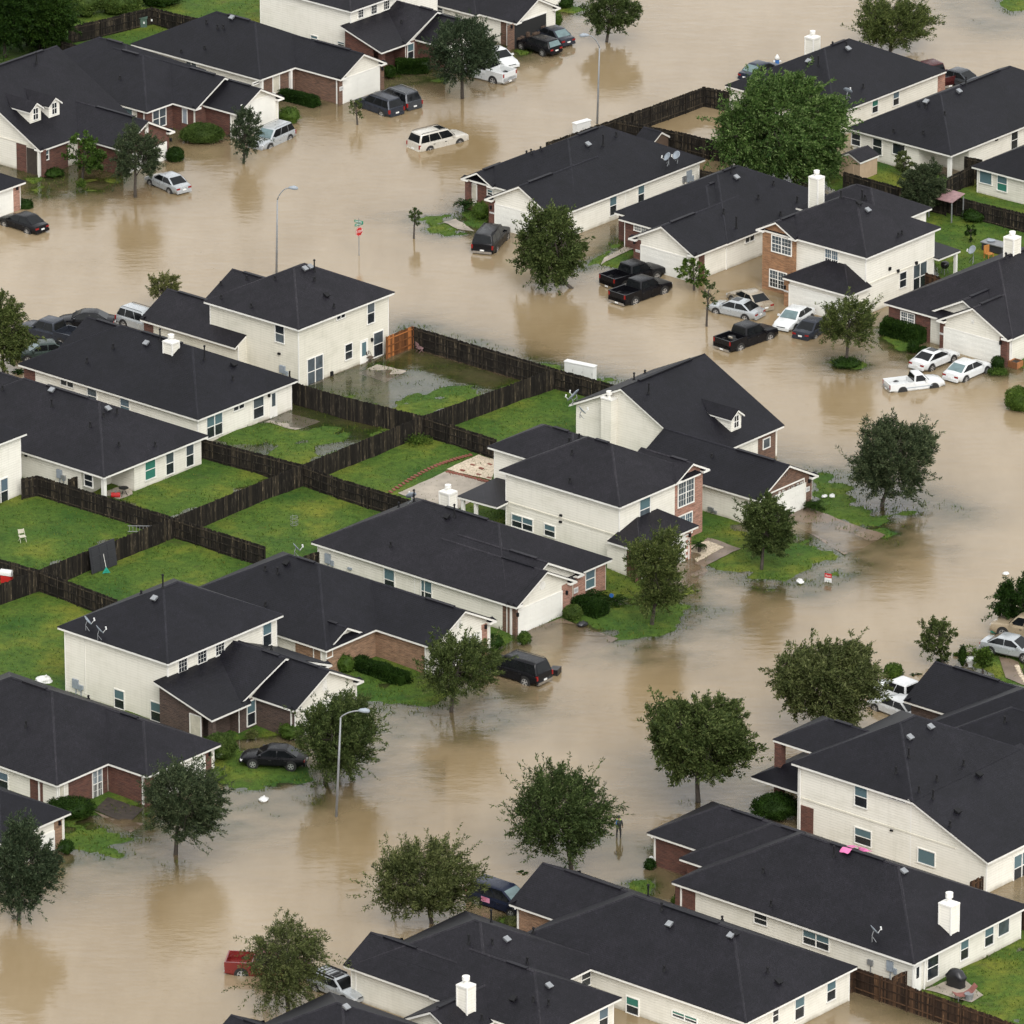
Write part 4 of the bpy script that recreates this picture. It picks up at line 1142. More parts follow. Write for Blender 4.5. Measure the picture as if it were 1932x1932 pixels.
h.win(mn, 'x', q(11,1677,1345), q(11,1732,1460), 'sh', 'glass_teal', 'glass_grey')
h.win(mn, 'y', q(21,968,40), q(21,1082,140), 'dh'); h.win(mn, 'y', q(21,1150,95), q(21,1206,172), 'sh')
for a in ((1235,1437), (1233,1473)): h.meter(mn, 'y', q(11,*a), q(11,a[0]+12,a[1]+14), mat='vent_black', name='wall_vent')
bb = MB(); c, a0, a1, z0, z1 = h.onwall(mn, 'y', q(11,945,1408), q(21,1560,190)); h.wbox(bb, 'y', c, mn.X0, 2.55, mn.X1, 2.68, 0, .05); bb.build('belt_board', M['siding_dirty'], h.root)
h.lamp(gr_, 'x', q(22,62,155)); 
h.pipes((q(11,1408,990), .9), (q(11,1418,998), .8), (q(11,1300,1105), .3), (q(11,1288,1262), .3), (q(11,1340,1018), .3), (q(11,1285,1040), .3), (q(11,1175,915), .3), (q(11,1100,938), .2))
h.rvents(q(11,1288,972), q(11,1508,985), mat='vent_black')
dish_at(h.root, h.loc(G(q(11,1345,905), 5.5)), 60, .6)
h.finish()
# --- left: long low brick house
h = House('house', 'long single-storey red brick house with deep porch notch behind a dark tree', q(30,820,105), 2.5)
ga = h.wing([q(30,820,105), q(20,1225,1320)], 'x', 'nh', x0=-9)
mn = h.wing([q(20,1225,1320), q(30,235,125)], 'x', 'hh', y1=ga.y1 + .3, dx=-22) if False else None
P = h.L(q(30,235,125), 2.5); P2 = h.L(q(30,385,125), 2.5)
mn = h.wing([q(30,385,125)], 'x', 'hh', y0=P.y, y1=ga.y1, dx=-17)
dbg(h, ga, mn)
h.brick(ga, 'y', q(30,600,60), q(30,800,285), 'brick_red'); h.brick(ga, 'x', q(20,1140,1370), q(20,1178,1480), 'brick_red'); h.brick(ga, 'x', q(30,805,100), q(30,860,280), 'brick_red')
h.garage(ga, 'x', q(30,880,110), q(20,1138,1475))
h.brick(mn, 'x', q(30,380,115), q(30,600,240), 'brick_red'); h.brick(mn, 'y', q(30,168,115), q(30,240,240), 'brick_red', val=mn.Y0)
h.win(mn, 'x', q(30,515,62), q(30,566,210), 'g2', 'glass_blue', 'glass_dark', val=mn.X1 + .035)
h.door(mn, 'x', q(30,328,115), q(30,354,228), val=mn.X1 + .035)
h.win(mn, 'y', q(30,-25,70), q(30,47,180), 'sh', 'glass_blue', 'glass_dark')
h.spout(mn, 'y', q(30,222,180)); h.spout(ga, 'y', q(30,800,200)); h.lamp(ga, 'x', q(20,1162,1375))
h.pipes((q(20,108,940), .9), (q(20,32,920), .35), (q(20,145,1225), .35), (q(20,493,1072), .2))
h.finish()
# --- left edge bottom
h = House('house', 'corner of a low house with tan stone garage pier at lower left', q(30,190,395), 2.5)
ga = h.wing([q(30,190,395)], 'x', 'nh', y0=-3.3, y1=3.72, x0=-14, x1=0)
dbg(h, ga)
h.brick(ga, 'x', q(30,300,345), q(30,345,470), 'brick_tan')
h.garage(ga, 'x', q(30,60,520), q(30,298,480)); h.lamp(ga, 'x', q(30,325,362))
h.finish()
# ================================================================== middle block, back row (fronts face upper left)
h = House('house', 'two-storey cream house with stained side wall and lone door onto a drowned back garden', q(10,1665,408), 5.2, stain='siding_dirty')
mn = h.wing([q(10,1135,250), q(10,1665,408), (742,550)], 'y', 'hh', ze=5.2)
g1 = h.wing([q(10,780,350), q(10,1165,452)], 'x', 'gn', ze=2.5, x1=-6, dy=6.6)
g2 = h.wing([q(10,1165,452)], 'x', 'gn', ze=2.6, x0=g1.x0 + 2.2, x1=-4, y0=g1.y0 + 4.2, dy=9) 
dbg(h, mn, g1, g2)
h.brick(g1, 'y', q(10,803,365), q(10,855,410), 'brick_red')
h.win(mn, 'y', q(10,1537,375), q(10,1585,487), 'sh', 'glass_dark', 'glass_grey'); h.win(mn, 'y', q(10,1292,505), q(10,1358,575), 'sl', 'glass_grey', h=1.1)
h.win(mn, 'x', q(10,1712,580), q(10,1797,690), 'dh', 'glass_grey', 'glass_grey'); h.win(mn, 'x', q(11,158,258), q(11,197,365), 'sh', 'glass_grey', 'glass_dark')
h.win(mn, 'x', q(11,34,498), q(11,73,565), 'sh', 'glass_dark', 'glass_dark'); h.win(mn, 'x', q(11,193,433), q(11,245,545), 'sh', 'glass_grey', 'glass_dark')
h.win(mn, 'x', q(10,1875,322), q(10,1920,338), 'sl', 'glass_dark')
h.door(mn, 'x', q(11,120,478), q(11,158,615), 'trim', glass='glass_teal'); h.lamp(mn, 'x', q(11,180,463))
for a in ((1198,430), (1296,462), (1552,536)): h.meter(mn, 'y', q(10,*a), q(10,a[0]+12,a[1]+14), mat='vent_black', name='wall_vent')
h.meter(mn, 'y', q(10,1562,605), q(10,1592,655)); h.meter(mn, 'x', q(10,1840,645), q(10,1852,665), mat='vent_black', name='hose_box')
h.pipes((q(10,1752,85), .9), (q(10,1754,135), .2), (q(10,1532,132), .25), (q(10,1400,285), .25), (q(10,1862,285), .25), (q(10,1232,235), .2), (q(10,1230,160), .2), (q(10,1375,128), .2))
h.rvents(q(10,1698,75), q(10,1728,65)); h.rvents(q(10,1818,222), mat='vent_black')
h.finish()
for nm_, lab, pts, ch in (('house', 'single-storey house with white chimney amid its broad roof above a half-drowned garden', (q(10,100,600), q(10,1095,905), q(10,1660,690)), 1),
                          ('house', 'single-storey house with covered back porch corner and three back windows, grass garden', (q(10,120,1085), q(10,580,1230), q(10,1160,1000)), 0)):
    h = House(nm_, lab, pts[1], 2.5)
    if ch:
        mn = h.wing(list(pts), 'x', 'hh')
        g1 = h.wing([q(10,285,533)], 'x', 'gn', x1=-10, y0=mn.y1 - 7.2, y1=mn.y1 - .2)
        h.brick(mn, 'y', q(10,135,625), q(10,197,690), 'brick_red')
        h.win(mn, 'y', q(10,340,683), q(10,410,712), 'sl', 'glass_dark', h=.45); h.win(mn, 'y', q(10,490,730), q(10,540,785), 'sh', 'glass_grey', 'glass_grey', h=1.3); h.win(mn, 'y', q(10,673,787), q(10,722,845), 'sh', 'glass_blue', 'glass_teal', h=1.3)
        h.win(mn, 'x', q(10,1150,868), q(10,1237,985), 'dh'); h.win(mn, 'x', q(10,1300,828), q(10,1358,842), 'sl', 'glass_dark'); h.win(mn, 'x', q(10,1410,778), q(10,1467,888), 'sh', 'glass_grey', 'glass_dark')
        h.door(mn, 'x', q(10,1505,745), q(10,1540,895), 'trim', glass='glass_grey'); h.lamp(mn, 'x', q(10,1493,772))
        h.chimney(q(10,960,555), 1.0, .95, .8)
        h.pipes((q(10,892,470), .9), (q(10,1140,578), 1.1), (q(10,630,512), .25), (q(10,485,592), .3), (q(10,1298,690), .25), (q(10,425,750), 0.9), (q(10,1240,540), .25))
        h.rvents(q(10,816,490)); h.rvents(q(10,1300,608), mat='vent_black')
    else:
        P = h.L(q(10,135,680), 5.6)
        mn = h.wing(list(pts), 'x', 'hh', x0=P.x - 5.9, walls=False)
        g1 = h.wing([pts[1]], 'x', 'gn', x0=mn.x0 - 3.5, x1=mn.x0 + 6, y0=mn.y1 - 7.2, y1=mn.y1 - .2)
        # body with an open porch cut out of the near corner
        wl_ = h.part('w:siding')
        X0, X1, Y0, Y1 = mn.x0 + OH, mn.x1 - OH, mn.y0 + OH, mn.y1 - OH
        mn.X0, mn.X1, mn.Y0, mn.Y1 = X0, X1, Y0, Y1
        cx, cy = X1 - 2.4, Y0 + 3.4
        wl_.box(X0, Y0, -.9, cx, Y1, 2.5); wl_.box(cx - .1, cy, -.9, X1, Y1 - .01, 2.49)
        h.post(X1 - .15, Y0 + .15, 2.5, .15)
        h.win(mn, 'y', q(10,473,1212), q(10,518,1290), 'sh', 'glass_dark', 'glass_dark')
        h.win(mn, 'x', q(10,806,1132), q(10,864,1228), 'sh', 'glass_green', 'glass_green'); h.win(mn, 'x', q(10,923,1095), q(10,966,1205), 'sh', 'glass_grey'); h.win(mn, 'x', q(10,1035,1050), q(10,1077,1160), 'sh', 'glass_grey')
        h.meter(mn, 'y', q(10,320,1185), q(10,348,1240)); h.meter(mn, 'y', q(10,345,1218), q(10,368,1245), name='cable_box', mat='metal_grey')
        h.meter(mn, 'y', q(10,142,1105), q(10,154,1117), mat='vent_black', name='wall_vent')
        h.pipes((q(10,288,838), .5), (q(10,427,755), .8), (q(10,653,878), .4), (q(10,503,950), .3), (q(10,577,895), .25), (q(10,663,1057), .25), (q(10,865,1060), .3), (q(10,557,795), .2), (q(10,14,745), .25))
        h.rvents(q(10,290,752), q(10,600,855))
    dbg(h, mn, g1)
    h.finish()
h = House('house', 'two-storey white house cut by the left edge, above the garden with a plastic chair', q(10,150,985), 5.2)
mn = h.wing([q(10,150,985)], 'y', 'hh', ze=5.2, dx=-12, dy=-11)
dbg(h, mn)
h.win(mn, 'x', q(10,-40,1265), q(10,43,1370), 'dh', 'glass_blue', 'glass_dark')
h.finish()
# ================================================================== lower right block (backs towards the viewer)
h = House('house', 'long single-storey house with a tall white chimney and a pink cloth on its ridge', q(32,1320,1150), 2.5)
mn = h.wing([q(32,1320,1150)], 'x', 'hh', x0=-20.95, x1=0.0, y0=0.0, y1=12.6)
m2 = h.wing([q(32,1320,1150)], 'x', 'hn', x0=-23.1, x1=-12, y0=3.45, y1=12.57, wall='brick_red')
m3 = h.wing([q(32,1320,1150)], 'x', 'hn', x0=-27.6, x1=-15, y0=5.4, y1=12.55, wall='brick_red')
dbg(h, mn, m2, m3)
h.brick(mn, 'y', q(32,-10,705), q(32,100,830), 'brick_red')
h.spout(mn, 'y', q(32,25,760)); h.spout(m3, 'y', q(31,1765,540), z1=2.2)
h.win(mn, 'y', q(32,432,862), q(32,500,940), 'sh', 'glass_dark', 'glass_dark'); h.win(mn, 'y', q(32,705,958), q(32,845,1080), 'dh', 'glass_teal', 'glass_dark')
h.win(mn, 'x', q(32,1578,1000), q(32,1618,1112), 'sh'); h.win(mn, 'x', q(32,1713,928), q(32,1757,1035), 'sh'); h.win(mn, 'x', q(32,1788,880), q(32,1845,970), 'fx', 'glass_grey'); h.win(mn, 'x', q(32,1393,1100), q(32,1450,1215), 'sh', 'glass_dark')
h.door(mn, 'x', q(32,1322,1165), q(32,1350,1280), 'trim', glass='glass_dark')
h.meter(mn, 'y', q(32,1172,1128), q(32,1205,1195)); h.meter(mn, 'y', q(32,1065,1122), q(32,1093,1160), mat='metal_grey', name='cable_box')
h.spout(mn, 'x', q(32,1372,1210))
h.chimney(q(32,1523,992), 2.1, 1.0, .85, .75)
h.pipes((q(32,872,552), .7), (q(32,1181,562), .9), (q(32,522,828), .35), (q(32,478,640), .25), (q(32,865,452), .25), (q(32,615,368), .2), (q(32,1378,625), .2), (q(32,1502,660), .2), (q(32,1747,740), .2))
h.rvents(q(32,1260,640)); h.dish(q(32,1085,1030), 20, .8)
cl = MB()
cp0 = [h.roofpt(q(32, x, y))[0] for x, y in ((935, 548), (958, 512), (985, 498))]
h.finish()
HOUSE_P = h
# --- two-storey with long back slope
h = House('house', 'large two-storey house whose charcoal roof sweeps down to one storey, dark brick front columns', q(22,635,1425), 5.3)
h.a = R(-40.5)
mn = h.wing([q(22,635,1425)], 'y', 'hh', ze=5.3, x0=0.0, x1=10.7, y0=0.0, y1=12.4, base=-.9)
fp = h.wing([q(22,635,1425)], 'x', 'hn', ze=5.3, x0=-3.6, x1=4, y0=2.45, y1=8.0, walls=False)
lo = h.wing([q(22,635,1425)], 'x', 'hn', ze=2.6, x0=-4.5, x1=2, y0=1.2, y1=7.0, walls=False)
dbg(h, mn, fp)
XE, ZE2 = 17.3, 2.62
sl2 = (5.3 - ZE2) / (XE - 10.7)
h.sheet([(10.3, 0.0, 5.3 + .4 * sl2), (XE, 0.0, ZE2), (XE, 12.8, ZE2), (10.3, 12.8, 5.3 + .4 * sl2)])
xw = XE - OH
h.part('w:siding').add([(x, y, z) for y in (OH - .02, 12.4) for x, z in ((9, -.9), (xw, -.9), (xw, ZE2 + .02), (10.6, 5.12), (9, 5.12))], [(0,1,2,3,4), (5,6,7,8,9), (0,1,6,5), (1,2,7,6), (2,3,8,7), (3,4,9,8), (4,0,5,9)])
for y in (2.75, 7.6):
    h.post(-3.2, y, 5.15, .28, 'brick_red', 'porch_column')
h.part('w:brick_red').box(-.6, 2.5, -.9, mn.X0 + .1, 8.0, 5.1)
h.brick(mn, 'y', q(32,690,265), q(32,757,400), 'brick_red', full=False, val=OH - .02)
h.spout(mn, 'y', q(32,688,200), z1=5.1)
mn.Y0 = OH - .02; h.nozcap = True
h.win(mn, 'y', q(32,993,155), q(32,1058,285), 'sh'); h.win(mn, 'y', q(32,1180,218), q(32,1272,252), 'sl', 'glass_dark'); h.win(mn, 'y', q(32,993,388), q(32,1080,500), 'sh'); h.win(mn, 'y', q(32,1345,505), q(32,1435,610), 'fx', 'glass_teal')
h.meter(mn, 'y', q(32,1190,400), q(32,1203,412), mat='vent_black', name='wall_vent')
bb = MB(); bb.box(mn.X0, OH - .06, 2.62, 14.2, OH + .01, 2.74); bb.build('belt_board', M['siding_dirty'], h.root)
h.win(mn, 'x', q(32,1875,555), q(32,1960,650), 'dh', val=xw)
tb = h.part('roof_trim'); tb.box(xw - .06, OH - .025, -.9, xw + .025, OH + .06, ZE2)
h.pipes((q(32,1347,195), .4), (q(32,1425,230), .6), (q(32,1446,130), .35), (q(32,1520,382), .3), (q(32,1596,45), .35), (q(32,1219,88), .4), (q(22,1290,1395), .6), (q(22,1322,1122), .5))
h.rvents(q(22,1410,1232), q(22,1295,1290)); h.rvents(q(32,1680,100), q(32,1560,305), mat='vent_black')
h.finish()
# --- behind it at the right edge
h = House('house', 'house at the right edge whose dark garage gable roof hides parked white cars', q(22,1490,1150), 2.5)
ga = h.wing([q(22,1490,1150)], 'x', 'gn', x0=-3.7, x1=10, y0=0, y1=7.3, wall='brick_dark')
mn = h.wing([q(22,1490,1150)], 'x', 'hh', x0=0.1, x1=20, y0=-4.6, y1=7.2)
m2 = h.wing([q(22,1490,1150)], 'x', 'hh', x0=1.8, x1=19, y0=-6.2, y1=4)
dbg(h, ga, mn)
h.pipes((q(22,1825,1200), .35))
h.finish()
# --- bottom centre
def roofset_e3(h):
    pass
h = House('house', 'single-storey house with tan brick garage corner, blue van in front and drowned back garden', q(32,390,1480), 2.5)
mn = h.wing([q(32,390,1480)], 'x', 'hh', x0=-20.45, x1=-0.1, y0=0.0, y1=11.75)
ga = h.wing([q(32,390,1480)], 'x', 'gn', x0=-24.5, x1=-8, y0=4.6, y1=11.7, wall='brick_tan')
dbg(h, mn, ga)
h.spout(ga, 'y', q(31,1003,880), z1=2.2)
h.win(mn, 'x', q(32,833,1228), q(32,878,1340), 'sh'); h.win(mn, 'x', q(32,655,1335), q(32,703,1440), 'sh'); h.win(mn, 'x', q(32,530,1405), q(32,560,1465), 'sh', 'glass_dark')
h.win(mn, 'y', q(31,1607,1330), q(31,1672,1440), 'sh', 'glass_green', 'glass_dark'); h.win(mn, 'y', q(31,1863,1410), q(32,110,1486), 'dh', 'glass_green', 'glass_dark')
h.part('w:siding_dirty').box(-16.5, mn.Y0 - .025, .2, -13.2, mn.Y0 + .01, 1.9) if False else None
h.pipes((q(31,1725,775), .8), (q(31,1800,850), .45), (q(31,1690,755), .2), (q(31,1772,778), .2), (q(31,1815,1190), .3), (q(32,503,1198), .3), (q(32,360,930), .2), (q(32,382,945), .2), (q(32,607,1020), .15), (q(32,250,910), .25), (q(31,1085,978), .3))
h.rvents(q(31,1845,935), q(32,300,998)); h.rvents(q(32,562,1255), q(32,322,985), mat='vent_black'); h.dish(q(32,772,1065), 30, .6) if False else None
h.finish()
def e4(h, det):
    px = h.px
    mn = h.wing([px], 'x', 'hh', x0=-9.3, x1=3.2, y0=0.0, y1=12.0)
    ga = h.wing([px], 'x', 'gn', x0=-9.7, x1=0, y0=0.0, y1=5.6)
    rw = h.wing([px], 'x', 'nh', x0=-2, x1=7.75, y0=-0.1, y1=8.0)
    pg = h.wing([px], 'y', 'gn', ze=2.3, x0=-1.3, x1=3.5, y0=-3.6, y1=3, ret=False)
    dbg(h, mn, ga, rw, pg)
    return mn, ga, rw, pg
h = House('house', 'single-storey house with square white chimney at the bottom edge beside a silver wagon', q(31,640,1375), 2.5)
h.px = q(31,640,1375)
mn, ga, rw, pg = e4(h, True)
h.chimney(q(31,715,1437), 1.95, .85, .8, .6)
h.win(mn, 'x', q(31,1352,1190), q(31,1400,1262), 'sh', 'glass_dark'); h.win(rw, 'x', q(31,1450,1410), q(31,1497,1500), 'sh', 'glass_blue')
h.pipes((q(31,725,1040), .6), (q(31,850,920), .85), (q(31,857,1040), .3), (q(31,1052,1148), .35), (q(31,1085,1360), .3), (q(31,1170,1378), .3), (q(31,798,1465), .35))
h.rvents(q(31,935,1020), q(31,1170,1278)); h.rvents(q(31,975,1350), mat='vent_black')
h.finish()
dx, dy = -263.5, 161
p4 = q(31,640,1375)
h = House('house', 'house at the very bottom edge with only its dark roof top showing', (p4[0] + dx, p4[1] + dy), 2.5)
h.px = (p4[0] + dx, p4[1] + dy)
mn, ga, rw, pg = e4(h, False)
h.rvents(q(31,40,1398))
h.finish()
# ================================================================== upper right block (fronts face lower left)
h = House('house', 'single-storey house with two low front gables, palm and black van at its white garage', q(1,1145,1165), 2.5)
px = q(1,1145,1165)
mn = h.wing([px], 'y', 'hh', x0=-10.4, x1=2.0, y0=1.8, y1=18.8)
ga = h.wing([px], 'y', 'gn', x0=-5.55, x1=2.02, y0=-1.2, y1=9)
pg = h.wing([px], 'y', 'gn', x0=-10.5, x1=-6.95, y0=1.5, y1=9, walls=False)
dbg(h, mn, ga, pg)
h.brick(mn, 'y', q(1,706,1015), q(1,745,1120), 'brick_red'); h.brick(mn, 'y', q(1,770,1030), q(1,845,1110), 'brick_red'); h.brick(ga, 'y', q(1,838,1125), q(1,872,1235), 'brick_red')
h.door(mn, 'y', q(1,745,1025), q(1,770,1095), val=mn.Y0); h.win(mn, 'y', q(1,832,1055), q(1,858,1090), 'sh', val=mn.Y0 - .03)
h.garage(ga, 'y', q(1,875,1140), q(1,1100,1310)); h.lamp(ga, 'y', q(1,853,1152)); h.number(ga, 'y', q(1,843,1178), q(1,868,1193))
h.post(-10.0, 1.9, 2.4, .2, 'brick_red', 'porch_column')
h.win(ga, 'x', q(1,1510,1095), q(1,1545,1190), 'sh', val=mn.X1); h.win(mn, 'x', q(1,1667,1040), q(1,1700,1120), 'sh', h=1.5)
h.meter(mn, 'x', q(2,50,955), q(2,75,1005)); h.meter(mn, 'x', q(2,26,985), q(2,44,1010), name='cable_box', mat='metal_grey')
h.pipes((q(1,1474,812), .9), (q(1,1547,760), .3), (q(1,1072,855), .3), (q(1,1125,835), .2), (q(1,1047,858), .2))
h.rvents(q(1,1388,808)); h.dish(q(1,1840,920), 200, .7); h.dish(q(1,1890,905), 215, .6)
h.finish()
h = House('house', 'single-storey house with red brick entry and grass strip, two black pickups at its garage', q(2,100,1425), 2.5)
px = q(2,100,1425)
mn = h.wing([px], 'y', 'hh', x0=-12.1, x1=0.05, y0=4.1, y1=19)
m2 = h.wing([px], 'y', 'hn', x0=-10.8, x1=-.5, y0=3.1, y1=12)
ga = h.wing([px], 'y', 'gn', x0=-7.05, x1=0, y0=-.15, y1=10)
dbg(h, mn, ga)
h.brick(mn, 'y', q(1,1562,1205), q(1,1610,1350), 'brick_red'); h.brick(m2, 'y', q(1,1598,1215), q(1,1740,1390), 'brick_red'); h.brick(ga, 'y', q(1,1645,1335), q(1,1685,1420), 'brick_red')
h.win(m2, 'y', q(1,1650,1250), q(1,1725,1300), 'g2', 'glass_grey', 'glass_grey', val=m2.Y0 - .04)
h.garage(ga, 'y', q(1,1688,1370), q(2,60,1530)); h.lamp(ga, 'y', q(1,1653,1345)); h.number(ga, 'y', q(1,1657,1388), q(1,1680,1408))
h.brick(ga, 'x', q(2,118,1440), q(2,150,1500), 'brick_red')
h.win(mn, 'x', q(2,378,1322), q(2,425,1335), 'sl', 'glass_dark')
h.pipes((q(2,303,960), .5), (q(2,328,1270), .9), (q(2,258,1192), .4), (q(2,452,1105), .25), (q(2,536,1030), .3), (q(2,668,1125), .4), (q(2,575,1198), .25))
h.rvents(q(2,328,992))
h.finish()
# --- two-storey orange brick
h = House('house', 'two-storey house with orange brick front gable, white chimney and stone-coloured upper walls', q(2,1045,1432), 5.2)
px = q(2,1045,1432)
bk = h.wing([px], 'x', 'hh', ze=5.2, x0=-12.0, x1=-3.35, y0=6.0, y1=13.2)
mn = h.wing([px], 'x', 'hh', ze=5.2, x0=-11.05, x1=.2, y0=0, y1=9.8)
fg = h.wing([px], 'y', 'gn', ze=5.2, x0=-11.1, x1=-7.0, y0=-.34, y1=6, wall='brick_orange')
lr = h.cap('y', .5, -2.4, -6.6, .32, 2.6, 4.0, 2.7, 2.7)
dbg(h, mn, bk, fg, lr)
yb = mn.Y1 - .1
h.sheet([(-4, yb, 2.82), (.42, yb, 2.62), (.42, 12.2, 2.6), (-4, 12.2, 2.8)])
h.post(.15, 11.95, 2.5)
h.win(fg, 'y', q(2,530,1308), q(2,635,1425), 'g2', 'glass_grey', 'glass_grey'); h.win(fg, 'y', q(12,518,75), q(12,607,190), 'g2', 'glass_grey', 'glass_dark')
h.win(mn, 'y', q(2,827,1385), q(2,895,1486), 'g2', 'glass_blue', 'glass_dark', h=1.5)
h.garage(lr, 'y', q(12,628,165), q(12,965,330)); h.brick(lr, 'y', q(12,596,170), q(12,624,250), 'brick_orange'); h.lamp(lr, 'y', q(12,604,170)); h.number(lr, 'y', q(12,596,188), q(12,620,203))
h.win(mn, 'x', q(12,1238,98), q(12,1273,165), 'sh', 'glass_dark'); h.win(mn, 'x', q(12,1315,55), q(12,1385,172), 'dh', 'glass_grey', 'glass_dark')
for a in ((1180,70), (1226,83), (1328,38)): h.meter(mn, 'x', q(12,a[0]-4,a[1]-6), q(12,a[0]+6,a[1]+6), mat='vent_black', name='wall_vent')
bb = MB(); bb.box(mn.X1 - .01, mn.Y0, 2.55, mn.X1 + .05, mn.Y1, 2.67); bb.build('belt_board', M['siding_dirty'], h.root)
h.chimney_at(-9.9, 5.1, 3.5, 8.55, .9, .8)
h.pipes((q(2,1030,1115), .8), (q(2,912,1100), .5), (q(2,1046,1110), .3), (q(2,1012,1150), .2), (q(2,1232,1318), .25), (q(2,1252,1305), .25), (q(2,1062,1030), .2))
h.rvents(q(2,1060,1175)); h.rvents(q(2,1010,1135), mat='vent_black')
h.finish()
# --- right edge gables
h = House('house', 'single-storey house with nested white gables behind a hedge, white cars before its garage', q(12,1838,468), 2.5)
px = q(12,1838,468)
mn = h.wing([px], 'y', 'hh', x0=-12.96, x1=.1, y0=.6, y1=18)
g2 = h.wing([px], 'y', 'gn', x0=-8.95, x1=-1.6, y0=1.0, y1=9, wall='siding')
ga = h.wing([px], 'y', 'gn', x0=-7.23, x1=.02, y0=.1, y1=9)
dbg(h, mn, g2, ga)
h.brick(mn, 'y', q(12,1180,285), q(12,1330,400), 'brick_red'); h.brick(mn, 'y', q(12,1320,330), q(12,1410,440), 'brick_red'); h.brick(ga, 'y', q(12,1465,370), q(12,1490,510), 'brick_red'); h.brick(ga, 'y', q(12,1797,470), q(12,1836,600), 'brick_red'); h.brick(ga, 'x', q(12,1836,480), q(12,1862,610), 'brick_red')
h.win(mn, 'y', q(12,1250,308), q(12,1320,385), 'g2', 'glass_grey', 'glass_grey', val=mn.Y0 - .035)
h.recess(g2, 'y', q(12,1408,360), q(12,1462,500), mat='door_beige')
h.garage(ga, 'y', q(12,1492,400), q(12,1795,590)); h.vent_louvre(ga, 'y', q(12,1630,350), q(12,1665,382), rnd=True); h.number(ga, 'y', q(12,1462,424), q(12,1484,440)); h.lamp(ga, 'y', q(12,1806,480)); h.spout(ga, 'x', q(12,1850,540))
h.chimney(q(2,1872,1425), 1.4, .95, .9, .45)
h.pipes((q(2,1830,1440), .4), (q(12,1832,10), .3)); 
h.finish()
# --- behind
h = House('house', 'house farthest back with white chimney, its near corner behind the broad windblown tree', q(2,920,612), 2.5)
px = q(2,920,612)
mn = h.wing([px], 'y', 'hh', x0=-12.0, x1=.2, y0=-1.3, y1=14.4)
dbg(h, mn)
h.brick(mn, 'x', q(2,1452,420), q(2,1490,480), 'brick_pink')
h.win(mn, 'x', q(2,1202,505), q(2,1232,578), 'sh', 'glass_blue', 'glass_dark'); h.win(mn, 'x', q(2,1085,550), q(2,1115,620), 'sh', 'glass_green', 'glass_dark')
h.pipes((q(2,785,365), .8), (q(2,942,265), .45), (q(2,1036,490), .3), (q(2,865,250), .2)); h.rvents(q(2,732,345), q(2,950,275)); h.dish(q(2,945,550), 60, .6)
h.chimney_at(-9.9, 7.2, 1.0, 5.25, .9, .9)
h.finish()
h = House('house', 'house with dark unlit back windows and a corner porch post, beside a tan shed', q(2,1525,862), 2.5)
px = q(2,1525,862)
mn = h.wing([px], 'y', 'hh', x0=-11.15, x1=.1, y0=-.1, y1=21, walls=False)
dbg(h, mn)
X0, X1, Y0, Y1 = mn.x0 + OH, mn.x1 - OH, mn.y0 + OH, mn.y1 - OH
mn.X0, mn.X1, mn.Y0, mn.Y1 = X0, X1, Y0, Y1
wl_ = h.part('w:siding'); wl_.box(X0, Y0, -.9, X1 - 3.4, Y1, 2.5); wl_.box(X1 - 3.45, Y0 + 2.6, -.9, X1, Y1 - .01, 2.49)
h.post(X1 - .15, Y0 + .15, 2.5, .15)
h.win(mn, 'y', q(2,975,740), q(2,1020,815), 'sh', 'glass_dark', 'glass_dark'); h.win(mn, 'y', q(2,1093,768), q(2,1140,865), 'sh', 'glass_dark', 'glass_dark'); h.win(mn, 'y', q(2,1203,795), q(2,1268,870), 'fx', 'glass_dark')
h.win(mn, 'x', q(2,1860,735), q(2,1893,820), 'sh', 'glass_dark')
h.meter(mn, 'x', q(2,1770,770), q(2,1780,780), mat='vent_black', name='wall_vent')
h.pipes((q(2,1602,440), .9), (q(2,1608,470), .6), (q(2,1385,600), .25), (q(2,1490,640), .25), (q(2,1343,585), .2), (q(2,1205,735), .2), (q(2,1370,745), .2), (q(2,1460,490), .2)); h.rvents(q(2,1388,570), q(2,1568,512)); h.dish(q(2,1098,625), 60, .6) if False else None
h.finish()
h = House('house', 'small corner of a cream house at the right edge above a strip of mown grass', q(2,1640,925), 2.5)
px = q(2,1640,925)
mn = h.wing([px], 'y', 'hh', x0=0, x1=11.5, y0=0, y1=18)
h.win(mn, 'y', q(2,1688,948), q(2,1752,1030), 'fx', 'glass_teal'); h.win(mn, 'y', q(2,1787,972), q(2,1837,1070), 'sh', 'glass_teal', 'glass_green')
h.pipes((q(2,1740,865), .3), (q(2,1770,860), .35)) if False else None
h.finish()
